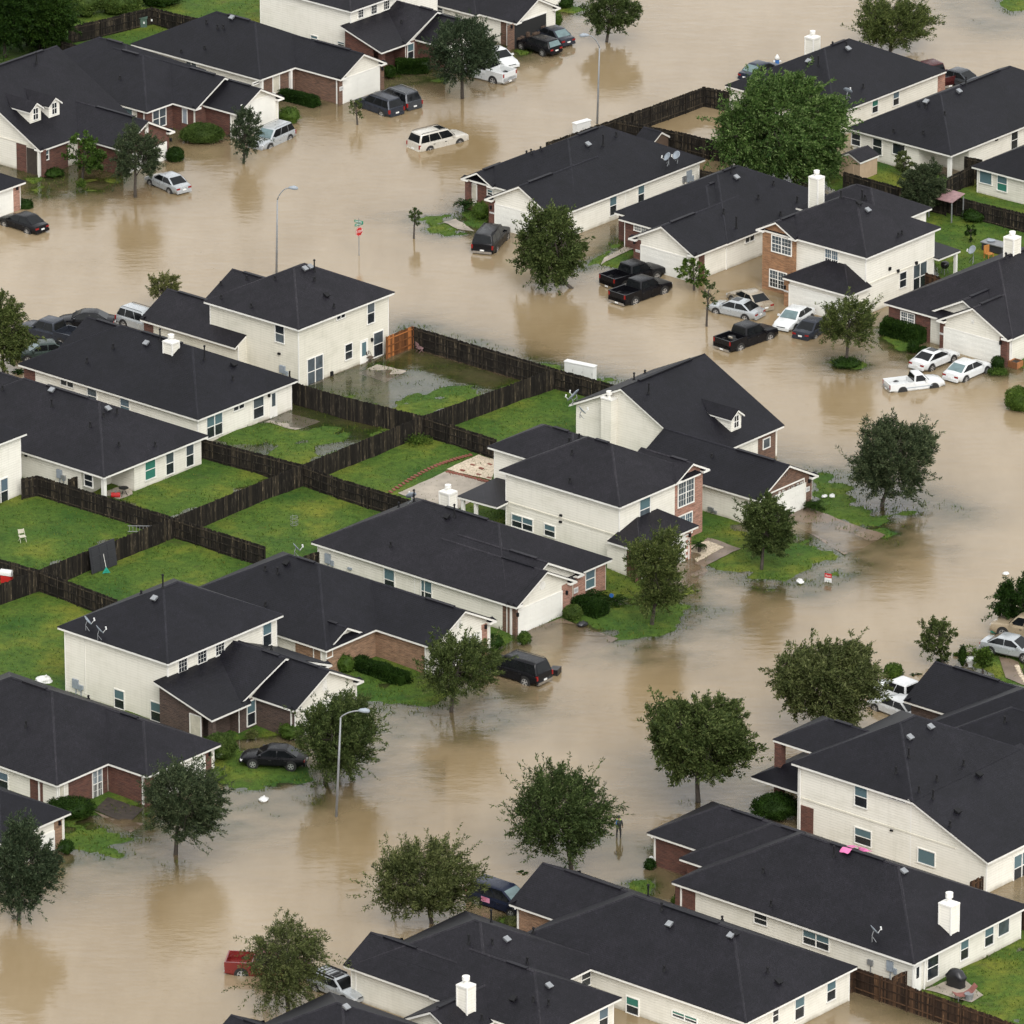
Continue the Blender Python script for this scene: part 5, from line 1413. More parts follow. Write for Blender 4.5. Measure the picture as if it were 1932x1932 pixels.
# ================================================================== upper left block (fronts face lower right)
h = House('house', 'tall steep-roofed house with two white dormers and red brick garage gable', q(0,215,835), 2.5)
px = q(0,215,835)
mn = h.wing([px], 'y', 'gg', x0=-17.6, x1=.2, y0=0, y1=11.6)
ga = h.wing([px], 'x', 'ng', x0=-9, x1=5.4, y0=4.64, y1=11.3, wall='brick_red')
dbg(h, mn, ga)
h.brick(mn, 'y', q(0,92,790), q(0,150,960), 'brick_red'); h.brick(mn, 'x', q(0,240,840), q(0,380,990), 'brick_red')
h.recess(mn, 'y', q(0,150,820), q(0,208,980))
h.post(mn.x1 - .1, .5, 2.4, .16, 'brick_red', 'porch_column'); h.spout(mn, 'x', q(0,212,900))
h.win(mn, 'x', q(0,243,840), q(0,268,885), 'sh', val=mn.X1 + .04)
h.garage(ga, 'x', q(0,690,880), q(0,925,905)); h.vent_louvre(ga, 'x', q(0,807,695), q(0,826,738)); h.lamp(ga, 'x', q(0,945,775))
bb = MB(); bb.box(mn.X0, mn.Y0 - .05, 2.45, mn.X1 - 1, mn.Y0 + .01, 2.56); bb.build('belt_board', M['siding_dirty'], h.root)
dormers(h, mn, [(q(0,168,690), q(0,228,668), q(0,170,612), 0), (q(0,272,658), q(0,332,638), q(0,275,582), 0)])
h.pipes((q(0,204,352), .9),)
h.finish()
h = House('house', 'single-storey red brick house with grid window behind a round clipped shrub', q(0,1310,632), 2.5)
px = q(0,1310,632)
mn = h.wing([px], 'x', 'hh', x0=-20, x1=-6.1, y0=-4.6, y1=5.8)
rr = h.wing([px], 'x', 'hh', x0=-23, x1=-10, y0=-2.6, y1=7.2)
sg = h.wing([px], 'x', 'ng', x0=-13, x1=-3.4, y0=-1.3, y1=6.2)
ga = h.wing([px], 'x', 'ng', x0=-10, x1=.3, y0=0, y1=6.0)
dbg(h, mn, sg, ga)
h.brick(ga, 'y', q(0,1080,590), q(0,1290,740), 'brick_red'); h.brick(mn, 'x', q(0,810,620), q(0,930,740), 'brick_red'); h.brick(mn, 'y', q(0,765,610), q(0,815,660), 'brick_red'); h.brick(sg, 'y', q(0,930,590), q(0,1080,740), 'brick_red')
h.part('w:brick_red').box(sg.X1 - .02, sg.Y0 - .03, -.9, sg.X1 + .035, ga.Y0 + .02, 2.4); h.part('w:brick_red').box(mn.X1 - .02, mn.Y0, -.9, mn.X1 + .034, sg.Y0 + .02, 2.4)
h.win(mn, 'x', q(0,850,610), q(0,922,692), 'dh', 'glass_grey', 'glass_grey', val=mn.X1 + .035); h.door(sg, 'y', q(0,1020,605), q(0,1043,672), 'meter', val=sg.Y0 - .03)
h.win(mn, 'y', q(0,690,595), q(0,738,640), 'sh', 'glass_teal', 'glass_teal', h=1.2)
h.garage(ga, 'x', q(0,1345,590), q(0,1530,690)); h.spout(ga, 'y', q(0,1290,660)); h.spout(mn, 'y', q(0,806,640), z0=1.3)
h.pipes((q(0,668,440), .2),)
h.finish()
h = House('house', 'single-storey house with broad brown brick flank and white garage behind two dark SUVs', q(0,1445,440), 2.5)
px = q(0,1445,440)
mn = h.wing([px], 'x', 'hh', x0=-15.3, x1=.1, y0=0, y1=10.8)
ga = h.wing([px], 'x', 'ng', x0=-8, x1=5.45, y0=4.6, y1=10.7)
dbg(h, mn, ga)
h.brick(ga, 'y', q(0,1580,410), q(0,1895,580), 'brick_brown'); h.brick(ga, 'x', q(1,228,385), q(1,252,470), 'brick_brown'); h.brick(ga, 'x', q(1,0,450), q(1,22,580), 'brick_brown'); h.brick(mn, 'y', q(0,1325,420), q(0,1445,460), 'brick_brown', z0=None) if False else None
h.part('w:brick_brown').box(mn.X1 - .02, mn.Y0, -.9, mn.X1 + .034, ga.Y0 + .02, 2.4)
h.garage(ga, 'x', q(1,24,445), q(1,224,500)); h.door(mn, 'x', q(0,1520,420), q(0,1555,495), val=mn.X1 + .04); h.post(-.1, .4, 2.4); h.post(-.1, 4.2, 2.4)
h.win(mn, 'y', q(0,1040,340), q(0,1095,375), 'sl', 'glass_grey', h=.6); h.win(mn, 'x', q(0,1408,440), q(0,1440,460), 'fx', 'glass_dark')
h.spout(ga, 'y', q(0,1880,500)); h.number(ga, 'x', q(0,1890,485), q(0,1912,500)); h.lamp(ga, 'x', q(1,238,380))
h.pipes((q(0,887,305), 1.0), (q(0,740,275), .5), (q(0,1150,130), .25), (q(0,1212,160), .3), (q(0,1245,158), .25), (q(0,1140,270), .15), (q(0,1010,290), .15)); h.rvents(q(0,1293,102))
h.finish()
h = House('house', 'two-storey white house at the top edge with red brick front wing and low gables', q(1,68,62), 5.2)
px = q(1,68,62)
mn = h.wing([px], 'y', 'hh', ze=5.2, x0=-11.5, x1=0, y0=0, y1=12.4)
en = Wing(); en.x1, en.y0, en.ze = 4.3, -.8, 2.5
h.sheet([(4.3, -.8, 2.5), (4.3, 3.0, 2.5), (-.5, 5.6, 3.95), (-.5, -.8, 3.95)])
mg = h.wing([px], 'x', 'ng', ze=2.52, x0=-.5, x1=4.4, y0=2.3, y1=10.9, sl=.46)
ga = h.wing([px], 'x', 'ng', ze=2.5, x0=-.5, x1=7.6, y0=4.0, y1=10.1)
dbg(h, mn, mg, ga)
xw = en.x1 - .4; y0 = en.y0 + .42
h.part('w:brick_red').add([(mn.X1, y0, -0.9), (xw - 1.0, y0, -0.9), (xw - 1.0, y0, 2.68), (mn.X1, y0, 3.65), (mn.X1, y0 + .15, -0.9), (xw - 1.0, y0 + .15, -0.9), (xw - 1.0, y0 + .15, 2.68), (mn.X1, y0 + .15, 3.65)], [(0,1,2,3),(4,5,6,7),(0,1,5,4),(1,2,6,5),(2,3,7,6),(3,0,4,7)])
h.part('w:brick_red').box(mn.X1 - .2, mg.Y0 - .05, -.9, mg.X1 + .02, mg.Y0 + 5, 2.4); h.part('w:brick_red').box(mn.X1 - .2, ga.Y0 - .04, -.9, ga.X1 - .02, ga.Y0 + 3, 2.4); h.part('w:brick_red').box(mn.X1 - .2, y0 + 1.2, -.9, xw - 1.2, y0 + 3.6, 2.4)
h.post(xw - .1, y0 + .15, 2.45, .2, 'brick_red', 'porch_column')
h.win(mg, 'x', q(1,383,235), q(1,415,320), 'sh', val=mg.X1 + .03)
gd = MB(); gd.box(ga.X1, ga.Y0 + .7, -.6, ga.X1 + .03, ga.Y1 - .6, 2.1)
for i in range(1, 4): gd.box(ga.X1, ga.Y0 + .7, 2.1 - i * .53 - .02, ga.X1 + .04, ga.Y1 - .6, 2.1 - i * .53 + .02)
gd.build('garage_door', M['door_white'], h.root)
for a, b in (((107,52), (135,92)), ((180,28), (210,70)), ((250,5), (280,45))): h.win(mn, 'x', q(1,*a), q(1,*b), 'gr', 'glass_dark')
h.win(mn, 'y', q(0,1735,195), q(0,1770,235), 'sh'); h.win(mn, 'y', q(0,1885,230), q(0,1920,260), 'sh')
h.pipes((q(1,350,125), .15),)
h.finish()
h = House('house', 'house at the top edge with an open garage full of boxes and dark cars', q(1,975,125), 2.5)
px = q(1,975,125)
mn = h.wing([px], 'x', 'hh', x0=-22, x1=-4, y0=-.5, y1=12)
ga = h.wing([px], 'x', 'ng', x0=-12, x1=.35, y0=0, y1=6.1)
dbg(h, mn, ga)
h.brick(ga, 'y', q(1,905,115), q(1,940,265), 'brick_brown'); h.brick(ga, 'x', q(1,940,130), q(1,978,260), 'brick_brown')
h.win(mn, 'y', q(1,545,30), q(1,580,80), 'sh', 'glass_grey', 'glass_grey')
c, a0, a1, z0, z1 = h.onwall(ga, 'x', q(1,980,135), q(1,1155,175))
m_ = MB(); m_.box(c, a0, -.5, c + .03, a1, z1); m_.build('garage_dark_panel', M['rubber'], h.root)  # flat black panel, the garage's shaded inside put into its colour
f_ = MB(); f_.box(c, a0 - .1, z1, c + .06, a1 + .1, z1 + .12); f_.build('garage_frame', M['trim'], h.root)
bx = MB()
rr_ = random.Random(3)
for i in range(9):
    y = a0 + .3 + i * (a1 - a0 - .6) / 9; s_ = rr_.uniform(.25, .45); z = rr_.uniform(.5, 1.3)
    bx.box(c + .03, y, .3, c + .3, y + s_, z)
bx.build('stored_boxes', M['shed_brown'], h.root)
h.spout(ga, 'y', q(1,942,200)); h.lamp(ga, 'x', q(1,958,145))
h.finish()
h = House('house', 'corner of a house with pink brick garage pier behind the left-edge black sedan', q(0,0,1062), 2.5)
px = q(0,0,1062)
ga = h.wing([px], 'x', 'nh', x0=-14, x1=0, y0=-3.9, y1=3.15)
h.brick(ga, 'x', q(0,70,1040), q(0,110,1110), 'brick_pink'); h.garage(ga, 'x', q(0,-60,1085), q(0,68,1160)); h.lamp(ga, 'x', q(0,90,1045))
dbg(h, ga)
h.finish()
# ------------------------------------------------------------------ trees and shrubs
CPI = math.cos(PITCH)
def ppm(p):                                   # photo pixels per metre at a place
    d = p - EYE
    return FPX / (d.y * CP - d.z * SP)
def bbox_m(rc, base, x0, x1, y0, y1):
    """photo bounding box of a crown -> centre offset and radii in metres"""
    B = G(q(rc, *base), 0.0)
    k = 0.33855 / ppm(B)
    a = (x1 - x0) / 2 * k
    hh = (y1 - y0) / 2 * k
    c = math.sqrt(max((hh * .45) ** 2, hh ** 2 - (a * SP) ** 2)) / CP
    cx = ((x0 + x1) / 2 - base[0]) * k
    cz = (base[1] - (y0 + y1) / 2) * k / CP
    return B, cx, cz, a, c
def leaf_mesh(name, P, D, ln, wd, mat, parent, rng, curl=0.25):
    """diamond leaves at points P growing along D"""
    n = len(P)
    D = D / (np.linalg.norm(D, axis=1, keepdims=True) + 1e-9)
    Rn = rng.normal(size=(n, 3)); S = np.cross(D, Rn); S /= (np.linalg.norm(S, axis=1, keepdims=True) + 1e-9)
    L = (ln * rng.uniform(.65, 1.35, n))[:, None]; W = (wd * rng.uniform(.7, 1.3, n))[:, None]
    N = np.cross(D, S)
    v = np.stack([P, P + D * L * .5 + S * W * .5 + N * L * curl * .3, P + D * L, P + D * L * .5 - S * W * .5 + N * L * curl * .3], 1).reshape(-1, 3).astype(np.float32)
    me = bpy.data.meshes.new(name)
    me.vertices.add(n * 4); me.vertices.foreach_set('co', v.ravel())
    me.loops.add(n * 4); me.loops.foreach_set('vertex_index', np.arange(n * 4, dtype=np.int32))
    me.polygons.add(n); me.polygons.foreach_set('loop_start', np.arange(0, n * 4, 4, dtype=np.int32))
    me.update()
    return link_mesh(name, me, mat, parent)
KINDS = {  # leaf material, limbs, twigs, twig length, leaves per twig, leaf length, leaf width, upward pull, shell, stray
 'oak':  ('oak', 11, 300, 1.0, 82, .215, .088, .3, .48, .2),
 'dense': ('oak', 13, 460, 1.0, 88, .215, .088, .25, .46, .15),
 'dark': ('dark', 11, 300, 1.15, 80, .22, .07, .5, .46, .26),
 'elm':  ('elm', 12, 300, 1.35, 84, .22, .072, .55, .44, .32),
 'droop': ('elm', 11, 270, 1.7, 84, .21, .062, .1, .44, .38),
 'young': ('bright', 8, 80, .75, 42, .30, .17, .3, .42, .2),
 'sapling': ('oak', 6, 55, .5, 34, .2, .1, .6, .3, .12),
 'ash':  ('ash', 18, 900, 1.35, 90, .26, .095, .15, .6, .18),
}
def tree(kind, rc, base, x0, x1, y0, y1, label, seed, name='tree', mat=None, dens=1.0, wind=(0.35, 0.0, 0.1), r0=None, group='trees of the flooded estate', zb=None, cat='tree'):
    lm, nl, nt, tl, lp, ll, lw, up, shell, stray = KINDS[kind]
    rng = np.random.default_rng(seed); rnd = random.Random(seed)
    B, cx, cz, a, c = bbox_m(rc, base, x0, x1, y0, y1)
    z0 = min(-0.25, tz(B.x, B.y)) if zb is None else zb
    z0 = max(z0, -0.6)
    root = empty(name, (B.x, B.y, z0), 0, label, cat, group)
    cz -= z0
    sc = max(.45, min(1.35, (a + c) / 5.2))
    C_ = np.array([cx, 0, cz])
    zc0 = cz - c                               # crown foot
    tr = MB()
    r = r0 or (0.055 + 0.032 * (a + c) / 2)
    tips = []
    th = cz + c * .35
    trunk = [Vector((0, 0, -.3)), Vector((cx * .12 + rnd.uniform(-.05, .05), rnd.uniform(-.05, .05), zc0 * .5)), Vector((cx * .35, rnd.uniform(-.1, .1), max(zc0, .3))), Vector((cx * .75, 0, cz)), Vector((cx, 0, th))]
    tr.tube(trunk, [r * 1.25, r, r * .9, r * .55, r * .16], 8)
    def onTrunk(t):
        seq = trunk[2:]; u = t * (len(seq) - 1); i = min(int(u), len(seq) - 2)
        return seq[i].lerp(seq[i + 1], u - i)
    limbs = []
    for i in range(nl):
        az = i * 2.399 + rnd.uniform(-.4, .4); t = (i + .3) / nl
        el = rnd.uniform(-.15, .5) + t * .75
        d = Vector((math.cos(az) * math.cos(el), math.sin(az) * math.cos(el), math.sin(el)))
        s = onTrunk(t * .75)
        e = Vector(C_) + Vector((d.x * a, d.y * a, d.z * c)) * rnd.uniform(.55, .8)
        m = s.lerp(e, .5) + Vector((rnd.uniform(-.15, .15), rnd.uniform(-.15, .15), -.1 * a * (.5 - up)))
        tr.tube([s, m, e], [r * .42, r * .27, r * .1], 6)
        limbs.append((s, m, e))
    P, D = [], []
    nt = max(24, int(nt * dens * min(1.5, max(.35, (a * c) / 6.0))))
    for i in range(nt):
        # direction over the crown, thinned by a lumpy field so the outline breaks up
        for _ in range(6):
            d = rng.normal(size=3); d /= np.linalg.norm(d)
            if d[2] < -.93: continue
            lump = mnoise.noise(Vector((d[0] * 1.6 + seed * 1.37, d[1] * 1.6, d[2] * 1.6)))
            if lump > rng.uniform(-.55, .25): break
        rad = (shell + (1 - shell) * rng.random() ** .6) * (1 + .46 * lump)
        p = C_ + np.array([d[0] * a * .79, d[1] * a * .79, d[2] * c * (.8 if d[2] > 0 else .9)]) * rad
        g = d * .7 + rng.normal(size=3) * .45 + np.array([0, 0, up]) + np.array(wind) * rng.uniform(.3, 1.2)
        g /= np.linalg.norm(g)
        ln = tl * sc * rng.uniform(.45, 1.0 + stray * 1.6)
        q0 = p - g * ln * .35
        # joint on the nearest limb
        if i % 2 == 0:
            j = min(limbs, key=lambda L_: (L_[1] - Vector(q0)).length + (L_[2] - Vector(q0)).length)
            s = j[1].lerp(j[2], rnd.uniform(.1, .9))
            tr.tube([s, Vector(q0), Vector(p + g * ln * .3)], [r * .12, r * .075, .006], 4, cap=False)
        spray = rng.random() < .14 and kind not in ('young', 'sapling')
        if spray: ln *= 1.55; g = g * .6 + d * .6 + np.array([0, 0, up * .5]); g /= np.linalg.norm(g)
        k = int(lp * rng.uniform(.6, 1.3) * (.6 if spray else 1))
        t = rng.random(k) ** .8
        sag = np.array([0, 0, -1.0 if kind == 'droop' else -.25])
        pts = q0 + np.outer(t, g * ln) + np.outer(t * t, sag * ln * .35) + rng.normal(size=(k, 3)) * ((.06 if spray else .14) * sc * (1.15 - .75 * t))[:, None]
        P.append(pts); D.append(g + rng.normal(size=(k, 3)) * .75 + np.array([0, 0, -.1]) + np.array(wind) * .7)
    tr.build('trunk', M['bark'], root, smooth=True, fix=False)
    leaf_mesh('crown', np.concatenate(P), np.concatenate(D), ll * max(.75, sc ** .5), lw * max(.75, sc ** .5), LEAF[mat or lm], root, rng)
    return root
def shell_pts(n, a, b, c, e, rng, lump, seed):
    d = rng.normal(size=(n, 3)); d /= np.linalg.norm(d, axis=1, keepdims=True)
    d = d[d[:, 2] > -.55]
    s = (np.abs(d) ** e).sum(1) ** (-1 / e)
    lm = np.array([mnoise.noise(Vector(v * 2.3) + Vector((seed, 0, 0))) for v in d])
    k = s * (1 + lump * lm)
    return d, d * k[:, None] * np.array([a, b, c])
def bush(rc, x0, x1, y0, y1, label, seed, mat='hedge', e=2.0, depth=None, lump=.14, ln=.14, wd=.075, rot=0.0, group='shrubs of the flooded gardens', dens=1.0, name='shrub', cat='shrub', base=None, core=.88, rag=.06):
    """clipped or loose shrub: photo box of the shrub, foot at its lower middle"""
    rng = np.random.default_rng(seed)
    xm = (x0 + x1) / 2
    Bq = G(q(rc, xm, y1), 0.0)
    k = 0.33855 / ppm(Bq)
    a = (x1 - x0) / 2 * k
    b = depth / 2 if depth else a
    H = (y1 - y0) * k
    c = max(.16, (H / 2 - b * SP * .55) / CP)
    cy = b * .9 if depth is None else b
    B = Vector((Bq.x, Bq.y + cy * .75, 0))
    z0 = max(-.3, min(0, tz(B.x, B.y)))
    if depth and rot: a = max(a * 1.0, .3)
    root = empty(name, (B.x, B.y, z0), rot, label, cat, group)
    n = int(520 * dens * (a * b + a * c + b * c) * (0.12 / (ln * wd)) ** .0 * 1.6) + 150
    n = min(n, 9000)
    d, p = shell_pts(n, a, b, c, e, rng, lump, seed)
    p = p * (1 - rag * rng.random((len(p), 1)) * 2.2)
    p[:, 2] += c
    leaf_mesh('foliage', p, d * .8 + rng.normal(size=d.shape) * .6 + np.array([0, 0, .25]), ln, wd, LEAF[mat], root, rng)
    # solid leaf-coloured core that blocks the view through the shrub
    bm = bmesh.new(); bmesh.ops.create_icosphere(bm, subdivisions=3, radius=1)
    for v in bm.verts:
        w = v.co.normalized(); s = (abs(w.x) ** e + abs(w.y) ** e + abs(w.z) ** e) ** (-1 / e) * (1 + lump * mnoise.noise(w * 2.3 + Vector((seed, 0, 0)))) * core
        v.co = Vector((w.x * s * a, w.y * s * b, w.z * s * c + c))
    me = bpy.data.meshes.new('leaf_core'); bm.to_mesh(me); bm.free()
    me.polygons.foreach_set('use_smooth', [True] * len(me.polygons))
    link_mesh('leaf_core', me, LEAF[mat], root)
    return root
def palm(rc, x0, x1, y0, y1, label, seed, trunk=0.25, nf=26, mat='hedge', group='cycads and palms of the gardens', droop=.9):
    rng = np.random.default_rng(seed)
    Bq = G(q(rc, (x0 + x1) / 2, y1), 0.0); k = 0.33855 / ppm(Bq)
    a = (x1 - x0) / 2 * k * 1.05
    B = Vector((Bq.x, Bq.y + a * .5, 0)); z0 = max(-.3, min(0, tz(B.x, B.y)))
    root = empty('cycad', (B.x, B.y, z0), 0, label, 'palm', group)
    t = MB(); t.tube([(0,0,-.2), (0.02,0,trunk*.6), (0,0,trunk + .12)], [.13, .14, .09], 9); t.build('trunk', M['bark'], root, smooth=True)
    P, D = [], []
    st = MB()
    for i in range(nf):
        az = i * 2.399; el = rng.uniform(.15, 1.25)
        L = a * rng.uniform(.85, 1.1)
        pts = []
        for j in range(13):
            u = j / 12
            pts.append(np.array([math.cos(az) * L * u * math.cos(el * (1 - u * .5)), math.sin(az) * L * u * math.cos(el * (1 - u * .5)), trunk + L * (math.sin(el) * u - droop * u * u * .62)]))
        st.tube([Vector(p) for p in pts[::3]], [.014, .012, .01, .007, .004], 4, cap=False)
        side = np.array([-math.sin(az), math.cos(az), 0])
        for j in range(2, 13):
            g = pts[j] - pts[j - 1]
            for s in (-1, 1):
                for h in (0, .5):
                    P.append(pts[j - 1] + g * h); D.append(side * s * .8 + g / np.linalg.norm(g) * .7 + np.array([0, 0, .12]))
    st.build('stalks', LEAF[mat], root)
    leaf_mesh('fronds', np.array(P), np.array(D), .2 * max(.6, a), .05 * max(.7, a), LEAF[mat], root, rng, 0)
    return root
def hedge(rc, p0, p1, w, H, label, seed, mat='hedge', ln=.15, wd=.08, lump=.12, group='shrubs of the flooded gardens'):
    """long clipped hedge between two feet given on the photo"""
    rng = np.random.default_rng(seed)
    A, B = G(q(rc, *p0)), G(q(rc, *p1)); d = B - A; L = math.hypot(d.x, d.y)
    z0 = max(-.2, min(0, tz((A.x + B.x) / 2, (A.y + B.y) / 2)))
    root = empty('hedge', ((A.x + B.x) / 2, (A.y + B.y) / 2, z0), math.atan2(d.y, d.x), label, 'hedge', group)
    n = int(900 * (L * H * 2 + L * w + w * H)); n = min(n, 12000)
    a, b, c = L / 2, w / 2, H / 2
    def rnd_(v, s): return 1 + lump * mnoise.noise(Vector((v[0] * 1.1 + s, v[1] * 1.1, v[2] * 1.1)))
    d_, p = shell_pts(n, 1, 1, 1, 6, rng, 0, seed)
    d_ = p / np.linalg.norm(p, axis=1, keepdims=True)
    p = p * np.array([a, b, c])
    # even spread along the length
    p[:, 0] = np.where(np.abs(p[:, 0]) < a * .97, rng.uniform(-a, a, len(p)), p[:, 0])
    p = p * np.array([[rnd_(v, seed)] * 3 for v in p]) * (1 - .12 * rng.random((len(p), 1)))
    p[:, 2] += c
    nrm = np.stack([d_[:, 0] * .2, d_[:, 1], d_[:, 2]], 1)
    leaf_mesh('foliage', p, nrm + rng.normal(size=p.shape) * .55 + np.array([0, 0, .2]), ln, wd, LEAF[mat], root, rng)
    m = MB(); ns = 14
    for i in range(ns + 1):
        x = -a * .95 + 1.9 * a * i / ns; s_ = .88 * rnd_((x, 0, 0), seed)
        m.v += [(x, -b * s_, 0), (x, b * s_, 0), (x, b * s_, H * s_), (x, -b * s_, H * s_)]
    for i in range(ns):
        for k in range(4): m.f.append((i * 4 + k, i * 4 + (k + 1) % 4, i * 4 + 4 + (k + 1) % 4, i * 4 + 4 + k)); m.m.append(0)
    m.f += [(0, 1, 2, 3), tuple(ns * 4 + k for k in range(4))]; m.m += [0, 0]
    m.build('leaf_core', LEAF[mat], root)  # solid leaf-coloured core that keeps the hedge opaque
    return root
T = tree
T('dark', 0, (755,1100), 612,905,705,1005, 'feathery dark tree standing in brown water beside a silver sedan', 1)
T('young', 0, (455,1000), 342,610,735,975, 'bright green broad-leaved young tree against the dormered house', 2, dens=1.7)
T('dark', 0, (1358,905), 1283,1452,595,885, 'narrow dark tree half hiding the silver-white SUV by the brick house', 3)
T('dark', 1, (690,548), 485,890,100,455, 'open grey-green tree in front of the white pickup truck', 4, mat='dark')
T('sapling', 1, (105,695), 48,142,545,662, 'small staked sapling in water beside the two dark SUVs', 5)
T('oak', 1, (1490,235), 1355,1695,-70,190, 'dark round tree at the top edge near the farthest lamp post', 6)
T('elm', 2, (1185,285), 955,1445,-15,275, 'windswept tree rising behind the roof of the farthest right house', 7, mat='oak')
T('ash', 2, (560,1010), 190,965,385,1040, 'huge bright green windblown tree filling the garden between the houses', 8, dens=.85, r0=.28, wind=(.6, 0, 0))
T('oak', 1, (1318,1606), 968,1368,1130,1590, 'full dark tree in water in front of the white garage and two black pickups', 9)
T('sapling', 1, (418,1330), 396,462,1152,1262, 'slender young tree alone in the water by the stop sign', 10, dens=1.5)
T('sapling', 12, (162,392), 122,228,120,300, 'slender young tree leaning in water beside the silver sedan and black pickup', 11, dens=1.6)
T('young', 12, (95,192), -8,185,2,178, 'low bright leafy tree at the corner of the white garage wall', 12, dens=1.5)
T('elm', 12, (945,592), 800,1110,215,505, 'thin-crowned tree on a little round island of grass', 13, mat='oak')
T('dark', 12, (1140,1395), 958,1440,905,1340, 'dark spiky tree at the edge of a drowned lawn, alone on the right', 14, mat='dark', dens=1.25)
T('dense', 22, (465,352), 345,642,-80,262, 'neat oval tree on the green lawn between two driveways', 15)
T('elm', 21, (1745,662), 1615,1940,130,590, 'pale tall tree in front of the pink brick house by the clipped hedge', 16, mat='oak')
T('elm', 21, (625,1142), 440,925,720,1048, 'wide airy tree beside the black SUV', 17, mat='oak')
T('dense', 22, (118,1645), -215,405,1030,1555, 'large round dark tree in mid water left of the two-storey columns', 18)
T('dense', 22, (800,1290), 512,1168,715,1225, 'largest round olive tree hiding the fronts of white cars', 19, mat='elm')
T('oak', 22, (1478,870), 1342,1562,600,848, 'small lopsided tree near the right edge with a leaning stem', 20)
T('elm', 20, (1808,1537), 1640,2141,1046,1500, 'spreading tree behind the lamp post at the tail of the black sedan', 21, mat='oak')
T('dark', 30, (975,540), 780,1248,25,430, 'dark tree in water at the corner of the long red brick house', 22, dens=1.3)
T('dark', 30, (97,908), -60,328,345,835, 'dark tree at the left edge rising from the water', 23, dens=1.2)
T('elm', 31, (520,925), 200,765,465,895, 'broad tree left of the blue van behind a dark roof', 24)
T('elm', 31, (1300,618), 955,1520,65,540, 'wide-spreading tree next to the person wading', 25, mat='oak')
T('droop', 30, (1605,1402), 1375,1800,880,1340, 'wispy light green tree hanging over the red pickup', 26)
T('oak', 10, (20,650), -170,190,225,600, 'dark tree at the left edge beside grey pickup', 27)
T('elm', 10, (910,330), 802,1020,105,240, 'small tree top showing over the two-storey house garage roof', 28)
T('ash', 0, (30,330), -160,200,-150,260, 'dark wooded tree in the top left corner, left of its neighbours', 29, mat='hedge', dens=.9)
T('ash', 0, (160,260), -60,330,-190,200, 'dark tree behind the others at the very top left edge', 291, mat='hedge', dens=.6)
T('ash', 0, (290,330), 130,400,-90,262, 'tall leafy tree behind the back fence at the top left', 30, mat='hedge', dens=.8)
T('oak', 2, (1370,1205), 1238,1505,888,1170, 'dark bushy tree in the garden behind the two-storey brick house', 34, mat='dark', dens=1.3)
T('young', 2, (1260,1000), 1190,1330,850,965, 'yellowish thin shrub tree by the dark back fence', 35, mat='elm')
T('sapling', 2, (1635,1365), 1598,1668,1245,1345, 'tiny garden tree on the grass near the patio table', 36, mat='hedge')
T('ash', 22, (1900,680), 1740,2090,395,650, 'bushy conifer at the right edge over a tan pickup', 37, mat='hedge', dens=.4)
T('young', 22, (1700,930), 1655,1755,770,905, 'feathery yellow-green shrub on the front lawn at right', 38, dens=2)
b = bush
b(0, 1003,1250,668,808, 'large pale round clipped shrub before the red brick wall', 51, 'hedge_pale', depth=2.4, dens=1.5)
b(0, 925,1025,800,905, 'dark round shrub at the corner of the dormered house garage', 52)
b(0, 1548,1672,572,692, 'yellow-green shrub beside the white gabled garage', 53, 'bright', rag=.2, lump=.3)
hedge(0, (1572,548), (1765,597), 1.0, .95, 'low dark hedge under the brown brick flank', 54)
b(0, 62,180,1092,1165, 'boxy green hedge behind the black sedan at the left edge', 55, e=4, depth=1.2)
b(0, 242,358,932,992, 'low plants along the porch of the dormered house', 56, lump=.4, rag=.25)
b(0, 422,478,992,1070, 'small bright plant standing in shallow water', 57, 'bright', lump=.4, rag=.4, core=.4)
b(1, 250,318,358,442, 'small round shrub at the end of a dark hedge', 58)
hedge(1, (318,405), (500,400), 1.2, 1.2, 'dark wavy hedge below red brick windows', 59, lump=.25)
b(1, 1190,1308,-25,52, 'round hedge at the top edge above the open garage', 60)
b(1, 1183,1247,55,150, 'light green shrub beside the open garage', 61, 'bright', rag=.2)
b(1, 742,842,1118,1232, 'bright leafy shrub between palm and garage', 62, 'bright', rag=.2, lump=.25)
hedge(12, (1145,425), (1375,488), 1.4, 1.25, 'long clipped hedge beneath the grid window', 63, lump=.2)
b(12, 1285,1345,463,545, 'tall double ball of clipped green beside white cars', 64)
b(12, 1343,1402,500,548, 'low ball of clipped green beside white cars', 65)
b(12, 1828,2000,700,872, 'big dome-shaped shrub cut by the right edge', 66, 'bright', lump=.2)
b(12, 1752,1820,553,640, 'round topiary ball beside the garage pier', 67)
b(12, 1725,1842,628,668, 'skirt of long grass below the topiary ball', 68, 'bright', rag=.3, core=.6)
b(12, 862,1028,566,628, 'low ring of groundcover around the island tree', 69, 'hedge', rag=.2, lump=.3)
hedge(21, (1325,572), (1475,620), 1.5, 1.05, 'neat box hedge with a bright top by the tan brick entry', 70, lump=.06)
b(21, 1250,1357,543,642, 'dome shrub at the edge of the bare driveway', 71, 'hedge_pale', lump=.06)
b(21, 1000,1072,690,772, 'round bright shrub left of the bare driveway', 72, 'bright')
b(21, 793,918,708,802, 'leafy low shrub between two garages', 73, 'hedge', lump=.3, rag=.2)
hedge(21, (95,905), (375,998), 1.1, .95, 'long dark hedge row along the tan brick wall', 74, lump=.28)
b(21, -20,90,818,940, 'loose plants by the white porch posts', 75, 'bright', lump=.4, rag=.3)
b(20, 1143,1318,1253,1428, 'big round shrub at the nose of the black sedan', 76, 'hedge_pale', lump=.18)
